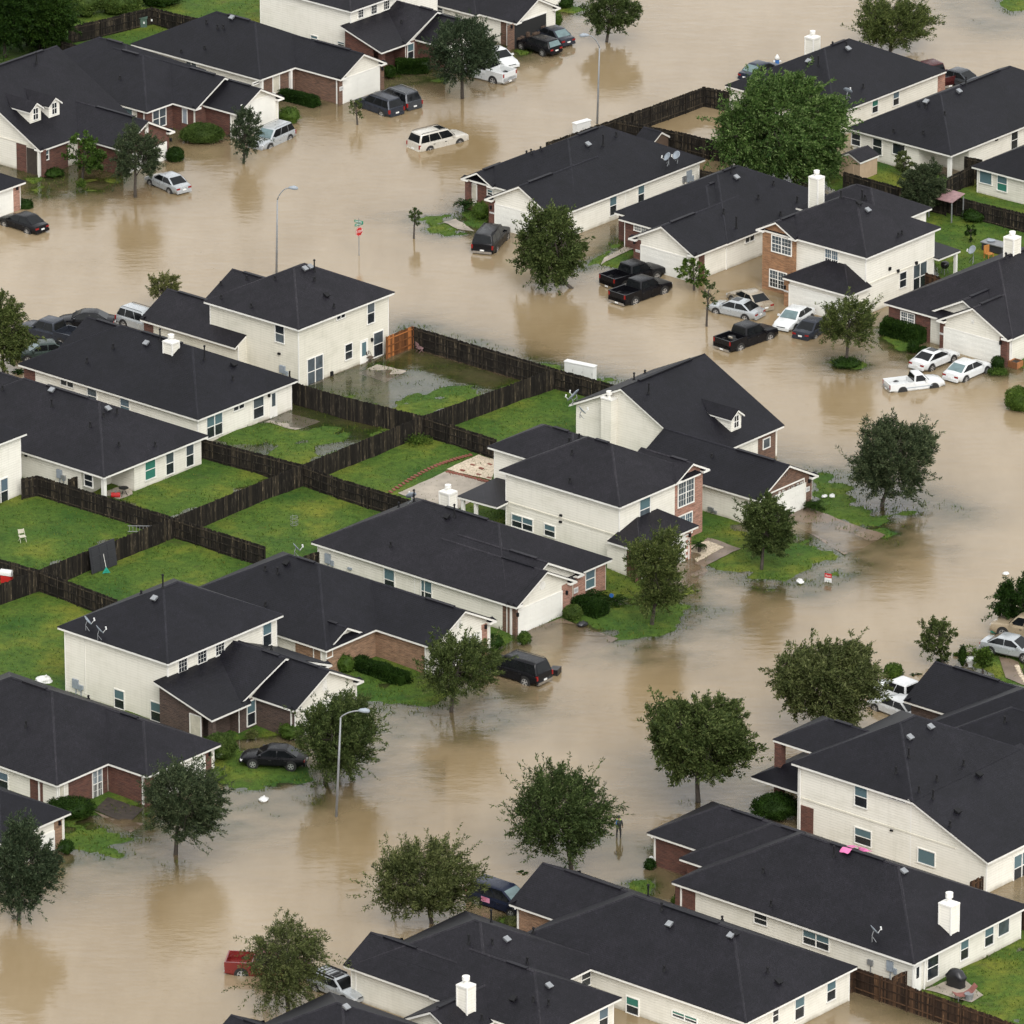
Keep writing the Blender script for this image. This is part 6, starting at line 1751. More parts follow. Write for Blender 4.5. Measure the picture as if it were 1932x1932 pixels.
b(20, 1368,1442,1235,1312, 'spiky variegated plant against dark brick', 77, 'elm', lump=.4, rag=.4, core=.5)
b(20, 1548,1705,1178,1305, 'bright leafy shrub behind the black sedan roof', 78, 'bright', lump=.35, rag=.3)
b(30, 243,527,220,362, 'spreading dome of green before the red brick porch', 79, 'hedge', depth=2.6, lump=.2)
b(30, 322,412,450,546, 'dark green shrub by the tan stone pier', 80, 'hedge', lump=.3, rag=.2)
b(30, 1148,1252,55,138, 'yellow-flecked shrub at the brick garage pier', 81, 'bright', lump=.3, rag=.25)
b(31, 1706,1766,552,628, 'ball shrub at the dark red brick corner', 82)
b(31, 918,1062,890,962, 'weedy low shrubs under the tan brick garage wall', 83, 'elm', lump=.4, rag=.3)
b(31, 1850,1940,750,822, 'bright green shrub between two dark roofs', 84, 'bright', lump=.3, rag=.3)
b(32, 412,682,190,372, 'large dark hedge mass beside the brick columns', 85, 'hedge', depth=2.6, lump=.25)
b(22, 1153,1258,848,958, 'cone-shaped evergreen behind the white pickup cab', 86, 'bright', lump=.2)
b(22, 1568,1608,765,895, 'thin dark columnar cypress leaning at the water edge', 87, 'hedge', lump=.1)
b(22, 1540,1572,800,835, 'tuft of leaves sticking out of the water near the cypress', 88, 'bright', rag=.4, core=.4)
b(22, 1870,1960,780,862, 'overhanging leaves in front of the silver sedan', 89, 'bright', rag=.4, core=.5)
b(2, 1583,1737,1148,1252, 'wide dark shrub against the back garden fence', 90, 'hedge', lump=.25, rag=.2)
b(0, 370,560,-70,120, 'yellow-green overgrown thicket behind the top left lawn, left half', 91, 'hedge_pale', depth=3, lump=.35, rag=.2, ln=.2, wd=.1)
b(0, 540,790,-70,105, 'yellow-green overgrown thicket behind the green utility box', 92, 'hedge_pale', depth=3, lump=.35, rag=.2, ln=.2, wd=.1)
b(0, 770,1010,-90,60, 'dark thicket at the top edge beside the bright lawn', 93, 'hedge', depth=3, lump=.35, rag=.2, ln=.2, wd=.1)
b(11, 350,530,985,1075, 'weeds grown up in the corner of the garden fence', 94, 'bright', lump=.4, rag=.5, core=.35, dens=.6)
palm(1, 640,768,1078,1188, 'large cycad at the corner of the white-gabled house', 101, .5)
palm(12, 695,832,1325,1432, 'cycad beside the brown brick garage on the flooded corner', 102, .3)
palm(22, 78,168,170,262, 'cycad with a stubby trunk in a pale gravel bed', 103, .55)
palm(21, 1358,1512,440,542, 'cycad behind the neat box hedge, left one', 104, .3)
palm(21, 1478,1612,412,562, 'dark cycad right of the box hedge near the wall', 105, .3)
palm(31, 988,1064,600,652, 'little cycad poking out of the flood near the blue van', 106, .15)
palm(22, 1292,1368,905,942, 'little cycad behind the white pickup near the roof', 107, .2)
palm(22, 1438,1512,822,868, 'little cycad at the foot of the lopsided tree', 108, .2)
palm(10, 60,150,585,660, 'dark cycad at the left edge before the brick pier', 109, .3)
# ------------------------------------------------------------------ vehicles
def paint(name, col, metal=0.0, rough=0.28):
    m, t, b_, n, l = nm(name)
    tc = n.new('ShaderNodeTexCoord').outputs['Object']
    ns = noise(n, l, tc, 2.5, 4)
    r = ramp(n, l, ns.outputs['Fac'], [(0.3, tuple(c * .86 for c in col)), (0.7, col)])
    l.new(r.outputs[0], b_.inputs['Base Color'])
    rr = ramp(n, l, ns.outputs['Fac'], [(0.3, (rough * 1.4,) * 3), (0.7, (rough * .8,) * 3)])
    l.new(rr.outputs[0], b_.inputs['Roughness'])
    b_.inputs['Metallic'].default_value = metal
    b_.inputs['Coat Weight'].default_value = 0.5 if max(col) > .1 else 0.05
    b_.inputs['Specular IOR Level'].default_value = 0.5 if max(col) > .1 else 0.22
    b_.inputs['Coat Roughness'].default_value = 0.06
    return m
PAINT = {'black': paint('black_paint', (0.0045,0.0045,0.006)), 'navy': paint('navy_paint', (0.012,0.017,0.032)), 'grey': paint('grey_paint', (0.05,0.054,0.06), .3),
 'slate': paint('slate_paint', (0.028,0.032,0.042), .2), 'silver': paint('silver_paint', (0.40,0.42,0.43), .4), 'white': paint('white_car_paint', (0.56,0.57,0.565)),
 'gold': paint('gold_paint', (0.33,0.28,0.21), .3), 'champagne': paint('champagne_paint', (0.50,0.47,0.41), .2), 'tan': paint('tan_paint', (0.34,0.27,0.18), .2), 'red': paint('red_car_paint', (0.15,0.008,0.006)),
 'maroon': paint('maroon_paint', (0.055,0.012,0.012)), 'green': paint('dark_green_paint', (0.035,0.05,0.045), .2), 'blue': paint('dark_blue_paint', (0.008,0.012,0.028))}
# side outline: L, W, wheel radius, wheel x (rear, front), top line of the lower body [(x, z, half width factor)], cabin (rear belt, rear roof, front roof, front belt, belt z, roof z)
CAR = {
 'sedan': dict(L=4.7, W=1.82, r=.33, wx=(-1.38, 1.36), top=[(-2.35,.72,.78),(-2.28,.92,.86),(-1.6,1.0,.97),(-.6,.98,1),(.5,.96,1),(1.15,.95,.98),(1.9,.84,.93),(2.25,.7,.84),(2.35,.55,.74)], cab=(-1.85,-.95,.28,1.2,.95,1.46), bays=2),
 'coupe': dict(L=4.65, W=1.8, r=.34, wx=(-1.36, 1.36), top=[(-2.32,.72,.8),(-2.25,.92,.86),(-1.6,.99,.97),(-.6,.96,1),(.5,.93,1),(1.15,.92,.98),(1.9,.82,.93),(2.2,.7,.84),(2.32,.52,.72)], cab=(-1.75,-.8,.15,1.1,.94,1.4), bays=1),
 'wagon': dict(L=4.6, W=1.76, r=.32, wx=(-1.35, 1.33), top=[(-2.3,.7,.86),(-2.25,.92,.9),(-1.6,.96,.98),(-.6,.95,1),(.5,.94,1),(1.15,.92,.98),(1.9,.8,.93),(2.2,.68,.84),(2.3,.5,.74)], cab=(-2.22,-1.85,.3,1.15,.93,1.44), bays=3),
 'suv': dict(L=4.8, W=1.92, r=.38, wx=(-1.42, 1.44), top=[(-2.4,.78,.9),(-2.36,1.02,.94),(-1.6,1.1,.99),(-.6,1.09,1),(.5,1.07,1),(1.2,1.06,.98),(1.95,.98,.94),(2.28,.84,.86),(2.4,.62,.78)], cab=(-2.34,-2.0,.42,1.28,1.06,1.74), bays=3, rails=1),
 'bigsuv': dict(L=5.4, W=2.02, r=.4, wx=(-1.6, 1.6), top=[(-2.7,.8,.92),(-2.67,1.1,.96),(-1.6,1.2,1),(-.6,1.19,1),(.5,1.18,1),(1.2,1.17,.99),(2.2,1.12,.95),(2.62,1.0,.9),(2.7,.7,.84)], cab=(-2.66,-2.36,.55,1.3,1.16,1.9), bays=3, rails=1),
 'van': dict(L=5.1, W=1.98, r=.35, wx=(-1.5, 1.5), top=[(-2.55,.75,.9),(-2.52,1.02,.95),(-1.6,1.08,1),(-.6,1.07,1),(.5,1.05,1),(1.3,1.03,.98),(2.1,.92,.92),(2.45,.76,.84),(2.55,.55,.74)], cab=(-2.5,-2.2,.5,1.75,1.04,1.76), bays=3, rails=1),
 'pickup': dict(L=5.8, W=2.0, r=.42, wx=(-1.75, 1.75), top=[(-2.9,.82,.94),(-2.85,.84,.97),(-1.6,.84,1),(-1.05,.84,1),(-1.0,1.2,1),(.5,1.2,1),(1.35,1.18,.98),(2.4,1.1,.95),(2.8,.98,.9),(2.9,.68,.84)], cab=(-1.0,-.82,.72,1.42,1.18,1.88), bays=2, bed=(-2.9,-1.05,1.3)),
 'minitruck': dict(L=4.75, W=1.68, r=.33, wx=(-1.3, 1.4), top=[(-2.37,.66,.94),(-2.32,.68,.97),(-1.2,.68,1),(-.32,.68,1),(-.28,.98,1),(.4,.98,1),(1.0,.97,.98),(1.9,.9,.95),(2.28,.78,.9),(2.37,.55,.84)], cab=(-.3,-.18,.52,1.05,.97,1.52), bays=1, bed=(-2.37,-.36,1.0)),
}
def car(kind, col, label, rear, front, z=-.12, cat='car', group='flooded cars and trucks', glass='car_glass', rails=True, name='parked_car', zpx=.45, opts=()):
    s = CAR[kind]
    A, F_ = G(rear, zpx), G(front, zpx)
    d = F_ - A
    root = empty(name, ((A.x + F_.x) / 2, (A.y + F_.y) / 2, 0), math.atan2(d.y, d.x), label, cat, group)
    root.location.z = max(z, tz(root.location.x, root.location.y) + .02)
    P = PAINT[col]
    L, W, r = s['L'], s['W'], s['r']
    hw = W / 2
    # lower body, lofted along x
    top = s['top']
    xs = sorted(set([t[0] for t in top] + [w + dx for w in s['wx'] for dx in (-r - .12, 0, r + .12)] + list(np.linspace(-L / 2 + .15, L / 2 - .15, 9))))
    def tp(x):
        for (x0, z0, w0), (x1, z1, w1) in zip(top, top[1:]):
            if x0 <= x <= x1:
                u = (x - x0) / (x1 - x0); return z0 + (z1 - z0) * u, w0 + (w1 - w0) * u
        return top[-1][1:]
    B = MB(); ring = 14
    for x in xs:
        zt, wf = tp(x); w = hw * wf
        zb = .24 + (.14 if abs(x) > L / 2 - .25 else 0)
        sec = [(0, zb), (w * .84, zb), (w * .96, zb + .1), (w, min(.55, zt - .22)), (w * .995, zt - .16), (w * .95, zt - .05), (w * .82, zt), (0, zt + .025)]
        pts = [(x, y, zz) for y, zz in sec] + [(x, -y, zz) for y, zz in sec[-2:0:-1]]
        B.v += pts
    n = ring
    for i in range(len(xs) - 1):
        for k in range(n):
            B.f.append((i * n + k, i * n + (k + 1) % n, (i + 1) * n + (k + 1) % n, (i + 1) * n + k)); B.m.append(0)
    B.f.append(tuple(range(n))); B.m.append(0)
    B.f.append(tuple((len(xs) - 1) * n + k for k in range(n))); B.m.append(0)
    # cabin
    c0, c1, c2, c3, zb, zr = s['cab']
    wb, wt = hw * .93, hw * .74
    e = .09
    def cabring(zl, a, b_, w): return [(a + e, -w, zl), (b_ - e, -w, zl), (b_, -w + .12, zl), (b_, w - .12, zl), (b_ - e, w, zl), (a + e, w, zl), (a, w - .12, zl), (a, -w + .12, zl)]
    def crown(f, zl): return cabring(zl, c0 + (c1 - c0) * f, c3 + (c2 - c3) * f, wb + (wt - wb) * f)
    rings = [crown(0, zb - .06), crown(.5, zb + (zr - zb) * .5), crown(.93, zb + (zr - zb) * .93), [(x * .985 if 0 else x, y * .95, z_) for x, y, z_ in crown(1.0, zr)]]
    mx = (c1 + c2) / 2
    rings.append([(mx + (x - mx) * .8, y * .72, zr + .035) for x, y, _ in crown(1.0, zr)])
    vs = [p for rg in rings for p in rg]
    fs = [(i * 8 + k, i * 8 + (k + 1) % 8, (i + 1) * 8 + (k + 1) % 8, (i + 1) * 8 + k) for i in range(len(rings) - 1) for k in range(8)]
    fs.append(tuple(8 * (len(rings) - 1) + k for k in range(8)))
    B.add(vs, fs)
    if 'bed' in s:
        b0, b1, zr_ = s['bed']
        fl = top[2][1]
        B.box(b0 + .02, hw - .1, .5, b1 + .06, hw - .005, zr_); B.box(b0 + .02, -hw + .005, .5, b1 + .06, -hw + .1, zr_)
        B.box(b0, -hw + .07, .5, b0 + .09, hw - .07, zr_ - .02); B.box(b1 - .02, -hw + .08, fl, b1 + .06, hw - .08, zr_)
    body = B.build('body', P, root, smooth=True)
    try:
        body.data.polygons.foreach_set('use_smooth', [True] * len(body.data.polygons))
        body.data.set_sharp_from_angle(angle=R(38))
    except Exception: pass
    gm = M[glass]
    def pane(nme, quad, off, mat=gm, shrink=.1):
        q_ = [Vector(v) for v in quad]
        c = sum(q_, Vector()) / 4
        nrm = (q_[1] - q_[0]).cross(q_[3] - q_[0]).normalized()
        cc = Vector(((c0 + c3) / 2, 0, zb))
        if nrm.dot(c - cc) < 0: nrm = -nrm
        q2 = [c + (v - c) * (1 - shrink) + nrm * off for v in q_]
        m = MB(); m.add(q2 + [v - nrm * .03 for v in q2], [(0,1,2,3), (7,6,5,4), (0,4,5,1), (1,5,6,2), (2,6,7,3), (3,7,4,0)])
        return m.build(nme, mat, root)
    f0, f1 = .06, .9
    g = lambda f: (c0 + (c1 - c0) * f, c3 + (c2 - c3) * f, wb + (wt - wb) * f, zb + (zr - zb) * f)
    a0, b0_, w0, z0 = g(f0); a1, b1_, w1, z1 = g(f1)
    pane('windscreen', [(b0_, -w0 + .1, z0), (b0_, w0 - .1, z0), (b1_, w1 - .08, z1), (b1_, -w1 + .08, z1)], .012, M['car_glass_pale'] if 'pale' in opts else gm, .03)
    pane('rear_window', [(a0, w0 - .1, z0), (a0, -w0 + .1, z0), (a1, -w1 + .08, z1), (a1, w1 - .08, z1)], .012, M['car_glass_pale'] if 'palerear' in opts else gm, .05)
    nb = s['bays']
    for sd in (1, -1):
        xa0, xb0, xa1, xb1 = a0 + .1, b0_ - .15, a1 + .08, b1_ - .12
        cuts = [0, 1] if nb == 1 else ([0, .5, 1] if nb == 2 else [0, .27, .62, 1])
        for u, v in zip(cuts, cuts[1:]):
            la, lb = xa0 + (xb0 - xa0) * u, xa0 + (xb0 - xa0) * v; ta, tb = xa1 + (xb1 - xa1) * u, xa1 + (xb1 - xa1) * v
            g_ = .02
            pane('side_window', [(la + g_, sd * w0, z0), (lb - g_, sd * w0, z0), (tb - g_, sd * w1, z1), (ta + g_, sd * w1, z1)], .012, gm, .02)
    # doors
    nd = 2 if kind not in ('coupe', 'minitruck') else 1
    dx0, dx1 = (max(c0, s['wx'][0] + r * .7) if 'bed' not in s else c0 + .05), c3 - .15
    for sd in (1, -1):
        for i in range(nd):
            x0 = dx0 + (dx1 - dx0) * i / nd + .015; x1 = dx0 + (dx1 - dx0) * (i + 1) / nd - .015
            zd = tp((x0 + x1) / 2)[0] - .17
            m = MB(); y = hw
            m.box(x0, min(sd * (y - .03), sd * (y + .006)), .38, x1, max(sd * (y - .03), sd * (y + .006)), zd)
            do = m.build('door', P, root)
            hm = MB(); ya, yb = sorted((sd * (y + .006), sd * (y + .03))); hm.box(x0 + .06, ya, zd - .1, x0 + .26, yb, zd - .05); hm.build('handle', M['black_plastic'] if col not in ('white', 'silver') else P, do)
        m = MB(); y0, y1 = sorted((sd * (wb - .02), sd * (wb + .2))); m.box(c3 - .42, y0, zb + .0, c3 - .26, y1, zb + .15); m.build('wing_mirror', P, root)
    # wheels
    for x in s['wx']:
        for sd in (1, -1):
            yo = sd * (hw + .012)
            ar = MB(); ar.tube([(x, sd * (hw - .3), r + .02), (x, sd * (hw + .006), r + .02)], r + .075, 20); ar.build('wheel_arch', M['black_plastic'], root)
            ty = MB(); ty.tube([(x, sd * (hw - .2), r), (x, sd * (hw - .01), r), (x, yo, r), (x, yo + sd * .001, r)], [r, r, r * .94, r * .7], 22)
            to = ty.build('wheel', M['rubber'], root, smooth=False)
            rm = MB(); rm.tube([(x, yo, r), (x, yo + sd * .012, r)], r * .2, 10)
            for k in range(5):
                t = 2 * math.pi * k / 5 + .3
                dv = Vector((math.cos(t), 0, math.sin(t))); pv = Vector((-dv.z, 0, dv.x))
                cc = Vector((x, yo + sd * .008, r))
                rm.add([cc + dv * r * .1 + pv * r * .1, cc + dv * r * .64 + pv * r * .13, cc + dv * r * .64 - pv * r * .13, cc + dv * r * .1 - pv * r * .1], [(0,1,2,3)])
            ro = 20
            vs = []; fs = []
            for k in range(ro):
                t = 2 * math.pi * k / ro
                for rad in (.6, .68): vs.append((x + r * rad * math.cos(t), yo + sd * .009, r + r * rad * math.sin(t)))
            for k in range(ro): fs.append((2 * k, 2 * k + 1, (2 * k + 3) % (2 * ro), (2 * k + 2) % (2 * ro)))
            rm.add(vs, fs); rm.build('rim', M['rim'] if 'blackrim' not in opts else M['grey_rim'] if 'grey_rim' in M else M['black_plastic'], to)
    # lamps, plates, bumpers
    truck = 'bed' in s
    xr, xf = -L / 2, L / 2
    zt_r = s['bed'][2] if truck else top[1][1]
    for sd in (1, -1):
        m = MB()
        if kind in ('suv', 'bigsuv', 'van', 'pickup', 'minitruck'):
            y0, y1 = sorted((sd * hw * .80, sd * hw * .95)); m.box(xr - .012, y0, zt_r - .38, xr + .14, y1, zt_r - .04)
        else:
            y0, y1 = sorted((sd * hw * .46, sd * hw * .84)); m.box(xr - .006, y0, zt_r - .26, xr + .16, y1, zt_r - .12)
        m.build('tail_lamp', M['tail'], root)
        zh = top[-2][1]
        m = MB(); y0, y1 = sorted((sd * hw * .5, sd * hw * .86)); m.box(xf - .28, y0, zh - .2, xf - .055, y1, zh - .06); m.build('headlamp', M['lamp_clear'], root)
    bmat = M['chrome'] if truck or kind == 'bigsuv' and col == 'black' else P
    for x0, x1, w_ in ((xr - .06, xr + .12, .82), (xf - .14, xf + .05, .78)):
        m = MB(); m.box(x0, -hw * w_, .34, x1, hw * w_, .54); m.build('bumper', bmat, root)
    m = MB(); m.box(xr - .072, -.17, .56 if not truck else .4, xr - .02 if not truck else xr - .055, .17, .68 if not truck else .52); m.build('licence_plate', M['plate'], root)
    m = MB(); m.box(xf - .09, -hw * .42, .56, xf + .005, hw * .42, max(.62, top[-2][1] - .12)); m.build('grille', M['black_plastic'], root)
    if s.get('rails') and rails:
        for sd in (1, -1):
            m = MB(); m.tube([(c1 + .1, sd * wt * .9, zr + .02), (c1 + .25, sd * wt * .9, zr + .09), (c2 - .25, sd * wt * .9, zr + .09), (c2 - .05, sd * wt * .9, zr + .02)], .022, 6); m.build('roof_rail', M['black_plastic'] if 'pale' not in opts else M['galv'], root)
    if 'sunroof' in opts:
        m = MB(); m.box(c2 - .75, -wt * .6, zr - .02, c2 - .1, wt * .6, zr + .045); m.build('sunroof', gm, root)
    if 'rack' in opts:
        m = MB()
        for i in range(6): x = c1 + .2 + (c2 - c1 - .4) * i / 5; m.box(x - .025, -wt * .95, zr + .08, x + .025, wt * .95, zr + .12)
        for sd in (1, -1): y0, y1 = sorted((sd * wt * .92, sd * wt * .98)); m.box(c1 + .1, y0, zr, c2 - .1, y1, zr + .13)
        m.build('roof_rack', M['black_plastic'], root)
    if 'stripe' in opts:
        for sd in (1, -1): y0, y1 = sorted((sd * hw, sd * (hw + .01))); m = MB(); m.box(-1.0, y0, .55, 1.55, y1, .62); m.build('side_stripe', M['meter'], root)
    if 'bedload' in opts:
        m = MB(); b0, b1, zz = s['bed']; fl = top[2][1]
        m.tube([(b1 - .5, .2, fl + .12), (b1 - .5, .2, fl + .3)], .34, 16); m.box(b1 - 1.0, -.5, fl + .02, b1 - .55, -.1, fl + .3)
        tag(m.build('cargo', M['rubber'], root))
        m = MB(); m.box(b1 - .95, -.2, fl + .3, b1 - .8, .15, fl + .42); m.build('tool', PAINT['gold'], root)
    if 'sign' in opts:
        m = MB(); y0, y1 = -hw - .02, -hw - .007
        m.box(-1.1, y0, .62, -.35, y1, .98); so = m.build('door_sign', M['pink_sign'], root)
        t = MB()
        for i, (a_, b_) in enumerate(((.1, .62), (.12, .5), (.1, .55))):
            t.box(-1.1 + .75 * a_, y0 - .004, .9 - i * .09, -1.1 + .75 * (a_ + b_ * .9), y0, .93 - i * .09)
        t.build('lettering', M['red'], so)
    return root
M['pink_sign'] = plain('pink_sign', (0.62, 0.25, 0.38), .4, var=.1)
c = car
c('sedan', 'black', 'black sedan in water by the left edge, tail lamps to the street', q(0,232,1272), q(45,0,0) if False else q(0,25,1205), -.2)
c('sedan', 'silver', 'silver sedan with dark rear window beside a feathery tree', q(0,1025,1052), q(0,845,975), -.22)
c('suv', 'silver', 'silver-white SUV nose-out behind a narrow dark tree', q(0,1600,722), q(0,1425,800), -.42, glass='car_glass', name='parked_suv', cat='suv', opts=('pale',))
c('suv', 'slate', 'dark blue-black SUV with square tail, nearer of two before the white garage', q(1,330,620), q(1,118,545), -.3, name='parked_suv', cat='suv')
c('suv', 'grey', 'dark grey SUV with silver roof rails, farther of two before the white garage', q(1,450,592), q(1,205,500), -.3, name='parked_suv', cat='suv', opts=('pale',))
c('pickup', 'white', 'white pickup truck with black bed partly behind an airy tree', q(1,935,430), q(1,690,368), -.35, name='pickup_truck', cat='pickup')
c('sedan', 'white', 'white sedan nose-out just past the white pickup truck', q(1,800,278), q(1,980,366), -.35)
c('wagon', 'black', 'black station wagon with pale rear glass at the open garage', q(1,1225,292), q(1,1000,222), -.25, opts=('palerear',))
c('sedan', 'slate', 'dark grey sedan between the black wagon and a light green shrub', q(1,1285,238), q(1,1095,165), -.25, opts=('palerear',))
c('sedan', 'black', 'black car parked inside the open garage', q(1,1030,190), q(1,880,135), -.2)
c('bigsuv', 'champagne', 'pale gold SUV driving alone through the flooded street', q(1,435,800), q(1,672,742), -.5, name='stranded_suv', cat='suv', opts=('sunroof',))
c('bigsuv', 'black', 'black SUV seen from behind at the cycad garden', q(1,795,1395), q(1,905,1270), -.25, name='parked_suv', cat='suv')
c('pickup', 'black', 'black pickup truck nearest the grass strip, farther of two', q(11,1490,150), q(11,1790,60), -.3, name='pickup_truck', cat='pickup')
c('pickup', 'black', 'black pickup truck with chrome bumper, nearer of two by the leafy tree', q(11,1530,250), q(11,1840,140), -.25, name='pickup_truck', cat='pickup')
c('sedan', 'silver', 'silver sedan with sunroof next to the slender leaning tree', q(12,458,318), q(12,195,262), -.25, opts=('sunroof',))
c('sedan', 'gold', 'gold sedan at the foot of the orange brick gable', q(12,500,285), q(12,310,190), -.25)
c('pickup', 'black', 'black pickup truck with tools in its bed, nearest the open water', q(12,245,500), q(12,525,400), -.3, name='pickup_truck', cat='pickup', opts=('bedload',))
c('sedan', 'white', 'white sedan facing the street between black truck and grey sedan', q(12,735,290), q(12,565,400), -.2, opts=('pale',))
c('sedan', 'slate', 'dark grey sedan beside the thin tree on the grass island', q(12,680,440), q(12,850,340), -.3)
c('coupe', 'white', 'white coupe with black sunroof behind the small white pickup', q(12,1340,610), q(12,1525,535), -.25, opts=('sunroof',))
c('sedan', 'white', 'white sedan with teal rear glass beside the topiary ball', q(12,1525,672), q(12,1712,590), -.2, glass='car_glass', opts=('palerear',))
c('minitruck', 'white', 'small old white pickup with side stripe and empty bed', q(12,1165,718), q(12,1475,680), -.3, name='pickup_truck', cat='pickup', opts=('stripe', 'blackrim'))
c('bigsuv', 'black', 'black SUV nosed at the white gabled garage of the tan brick house', q(21,1140,955), q(21,835,865), -.2, name='parked_suv', cat='suv')
c('sedan', 'black', 'black sedan with chrome wheels parked sideways on the lawn', q(20,1740,1425), q(20,1312,1400), .05)
c('pickup', 'slate', 'dark grey crew-cab pickup at the left edge beside a big tree', q(10,395,455), q(10,175,400), -.25, name='pickup_truck', cat='pickup')
c('sedan', 'green', 'grey-green sedan behind the dark roof near the left edge', q(10,330,520), q(10,140,535), -.25, opts=('pale',))
c('sedan', 'black', 'black sedan half under water in the upper street by the dark roof', q(10,600,350), q(10,358,345), -.35)
c('suv', 'silver', 'silver SUV with black rear quarter peeking past a garage roof', q(10,705,340), q(10,900,400), -.2, name='parked_suv', cat='suv')
c('sedan', 'navy', 'dark sedan in the street behind the farthest right roof', q(2,375,425), q(2,560,355), -.25, opts=('palerear',))
c('pickup', 'maroon', 'dark maroon truck roof behind the far right roof ridge', q(2,1480,445), q(2,1350,385), -.25, name='pickup_truck', cat='pickup')
c('sedan', 'grey', 'grey sedan between two dark roofs at upper right', q(2,1620,455), q(2,1480,420), -.1)
c('pickup', 'white', 'white crew-cab pickup half hidden by the round olive tree', q(22,1400,1110), q(22,1120,1010), -.15, name='pickup_truck', cat='pickup', opts=('blackrim',))
c('sedan', 'white', 'white sedan with pale windscreen under the round olive tree', q(22,1330,1155), q(22,1120,1075), -.2, opts=('pale',))
c('sedan', 'silver', 'silver sedan on the wet drive at the right edge', q(22,1738,775), q(22,2000,830), .1)
c('pickup', 'tan', 'tan pickup nose at the right edge under a bushy conifer', q(22,2120,730), q(22,1810,672), .0, name='pickup_truck', cat='pickup')
c('van', 'blue', 'dark blue minivan with pink door sign between two trees', q(31,770,745), q(31,1060,840), -.25, name='minivan', cat='van', rails=False, opts=('sign', 'pale'))
c('pickup', 'red', 'red pickup with black bed showing through a wispy tree', q(30,1350,1150), q(30,1650,1165), -.35, name='pickup_truck', cat='pickup')
c('wagon', 'silver', 'silver wagon with black roof rack beside the white garage wall', q(30,1790,1240), q(31,95,1320), -.15, opts=('rack', 'sunroof'))
# ------------------------------------------------------------------ fences
def fence(name_label, tops, mat='fence', h=1.85, seed=1, side=1, cat='fence', group='garden fences', zt=None):
    rnd = random.Random(seed)
    pts = [G(p, h if zt is None else zt) for p in tops]
    o = pts[0]
    root = empty('wooden_fence', (o.x, o.y, 0), 0, name_label, cat, group)
    pk = MB(); rl = MB()
    for a, b_ in zip(pts, pts[1:]):
        d = Vector((b_.x - a.x, b_.y - a.y, 0)); L = d.length
        if L < .3: continue
        d.normalize(); ang = math.atan2(d.y, d.x)
        nb = max(1, int(L / .145))
        w = L / nb
        Mx = Matrix.Translation((a.x - o.x, a.y - o.y, 0)) @ Matrix.Rotation(ang, 4, 'Z')
        gz = terrain(np.linspace(a.x, b_.x, nb + 1), np.linspace(a.y, b_.y, nb + 1))
        for i in range(nb):
            zt_ = h + rnd.uniform(-.035, .03) - (.05 if rnd.random() < .07 else 0)
            y = rnd.uniform(-.006, .006)
            pk.box(i * w + .004, y, min(-.1, gz[i]) - .15, (i + 1) * w - .004, y + .018, zt_, 0, Mx)
        for z in (.35, 1.0, 1.6):
            rl.box(0, -.05, z - .04, L, -.002, z + .04, 0, Mx)
        npost = max(1, int(round(L / 2.4)))
        for i in range(npost + 1):
            p = MB(); x = L * i / npost
            p.box(x - .045, -.12, -.9, x + .045, -.04, h - .03, 0, Mx); p.box(x - .05, -.125, h - .03, x + .05, -.035, h - .005, 0, Mx)
            p.build('post', M[mat], root)
    rl.build('rails', M[mat], root)
    po = pk.build('pickets', M[mat], root, fix=False)
    return root
N7 = q(20,-120,475)
fence('black fence with a bright new end, along the street side of the drowned garden', [N1, N2], seed=1)
fence('short bright orange new fence between white house and street', [q(11,262,452), N1], 'fence_new', seed=2)
fence('black fence running behind the flooded corner house to its roof', [N2, q(11,1535,718)], seed=3)
fence('black back fence between drowned garden and green corner garden', [N2, N3], seed=4)
fence('black back fence stretch with tall weeds growing in its corner', [N3, N4], seed=5)
fence('long black back fence behind the empty yellow-green lawn', [N4, N5], seed=6)
fence('black back fence stretch with a leaning dark panel and green rake', [N5, N6], seed=7)
fence('black back fence at the left edge below the garden chair', [N6, N7], seed=8)
fence('black fence between the two drowned gardens', [N3, q(11,0,776), q(10,1630,700), q(10,1610,640)], seed=9)
fence('black fence from the single door house corner down to the crossing', [q(10,1128,1018), N4], seed=10)
fence('black fence beside the covered porch, past the garden chair', [q(10,118,1240), q(10,205,1222), q(10,955,1452)], seed=11)
fence('short black gate fence at the house wall by the meters', [q(10,378,1242), q(10,425,1228)], seed=12)
fence('black fence above the weedy garden ending at the pink brick house', [N3, q(11,880,1020)], seed=13)
fence('black fence between weedy garden and empty yellow-green lawn', [N4, q(11,0,1238), q(11,330,1338), q(11,400,1360)], seed=14)
fence('black fence between empty lawn and the rake lawn', [N5, q(20,1480,222)], seed=15)
fence('black fence at the roof edge beside the meter wall', [q(20,1690,275), q(20,1772,250)], seed=16)
fence('black fence below the rake lawn down to the dish house', [N6, q(20,655,518)], seed=17)
fence('black fence at the left edge beside the red wagon toy', [q(20,-100,262), N6], seed=18)
fence('black fence along the flooded street behind the upper right houses', [q(1,1155,795), q(1,1540,662), q(1,1932,522), q(2,150,482), q(2,290,512)], seed=20)
fence('black fence across the drowned upper right garden', [q(1,1545,668), q(1,1932,742), q(2,178,775), q(2,300,800)], seed=21)
fence('black garden fence beside the tan shed', [q(2,930,958), q(2,1230,1040), q(2,1500,1095)], seed=22)
fence('black fence between the dark windowed house and mown strip', [q(2,1500,992), q(2,1648,918)], seed=23)
fence('black fence below the mown strip at the right edge', [q(2,1500,1080), q(2,1560,1098), q(2,1960,1195)], seed=24)
fence('short black fence at the porch of the dark windowed house', [q(2,1605,870), q(2,1700,890)], seed=25)
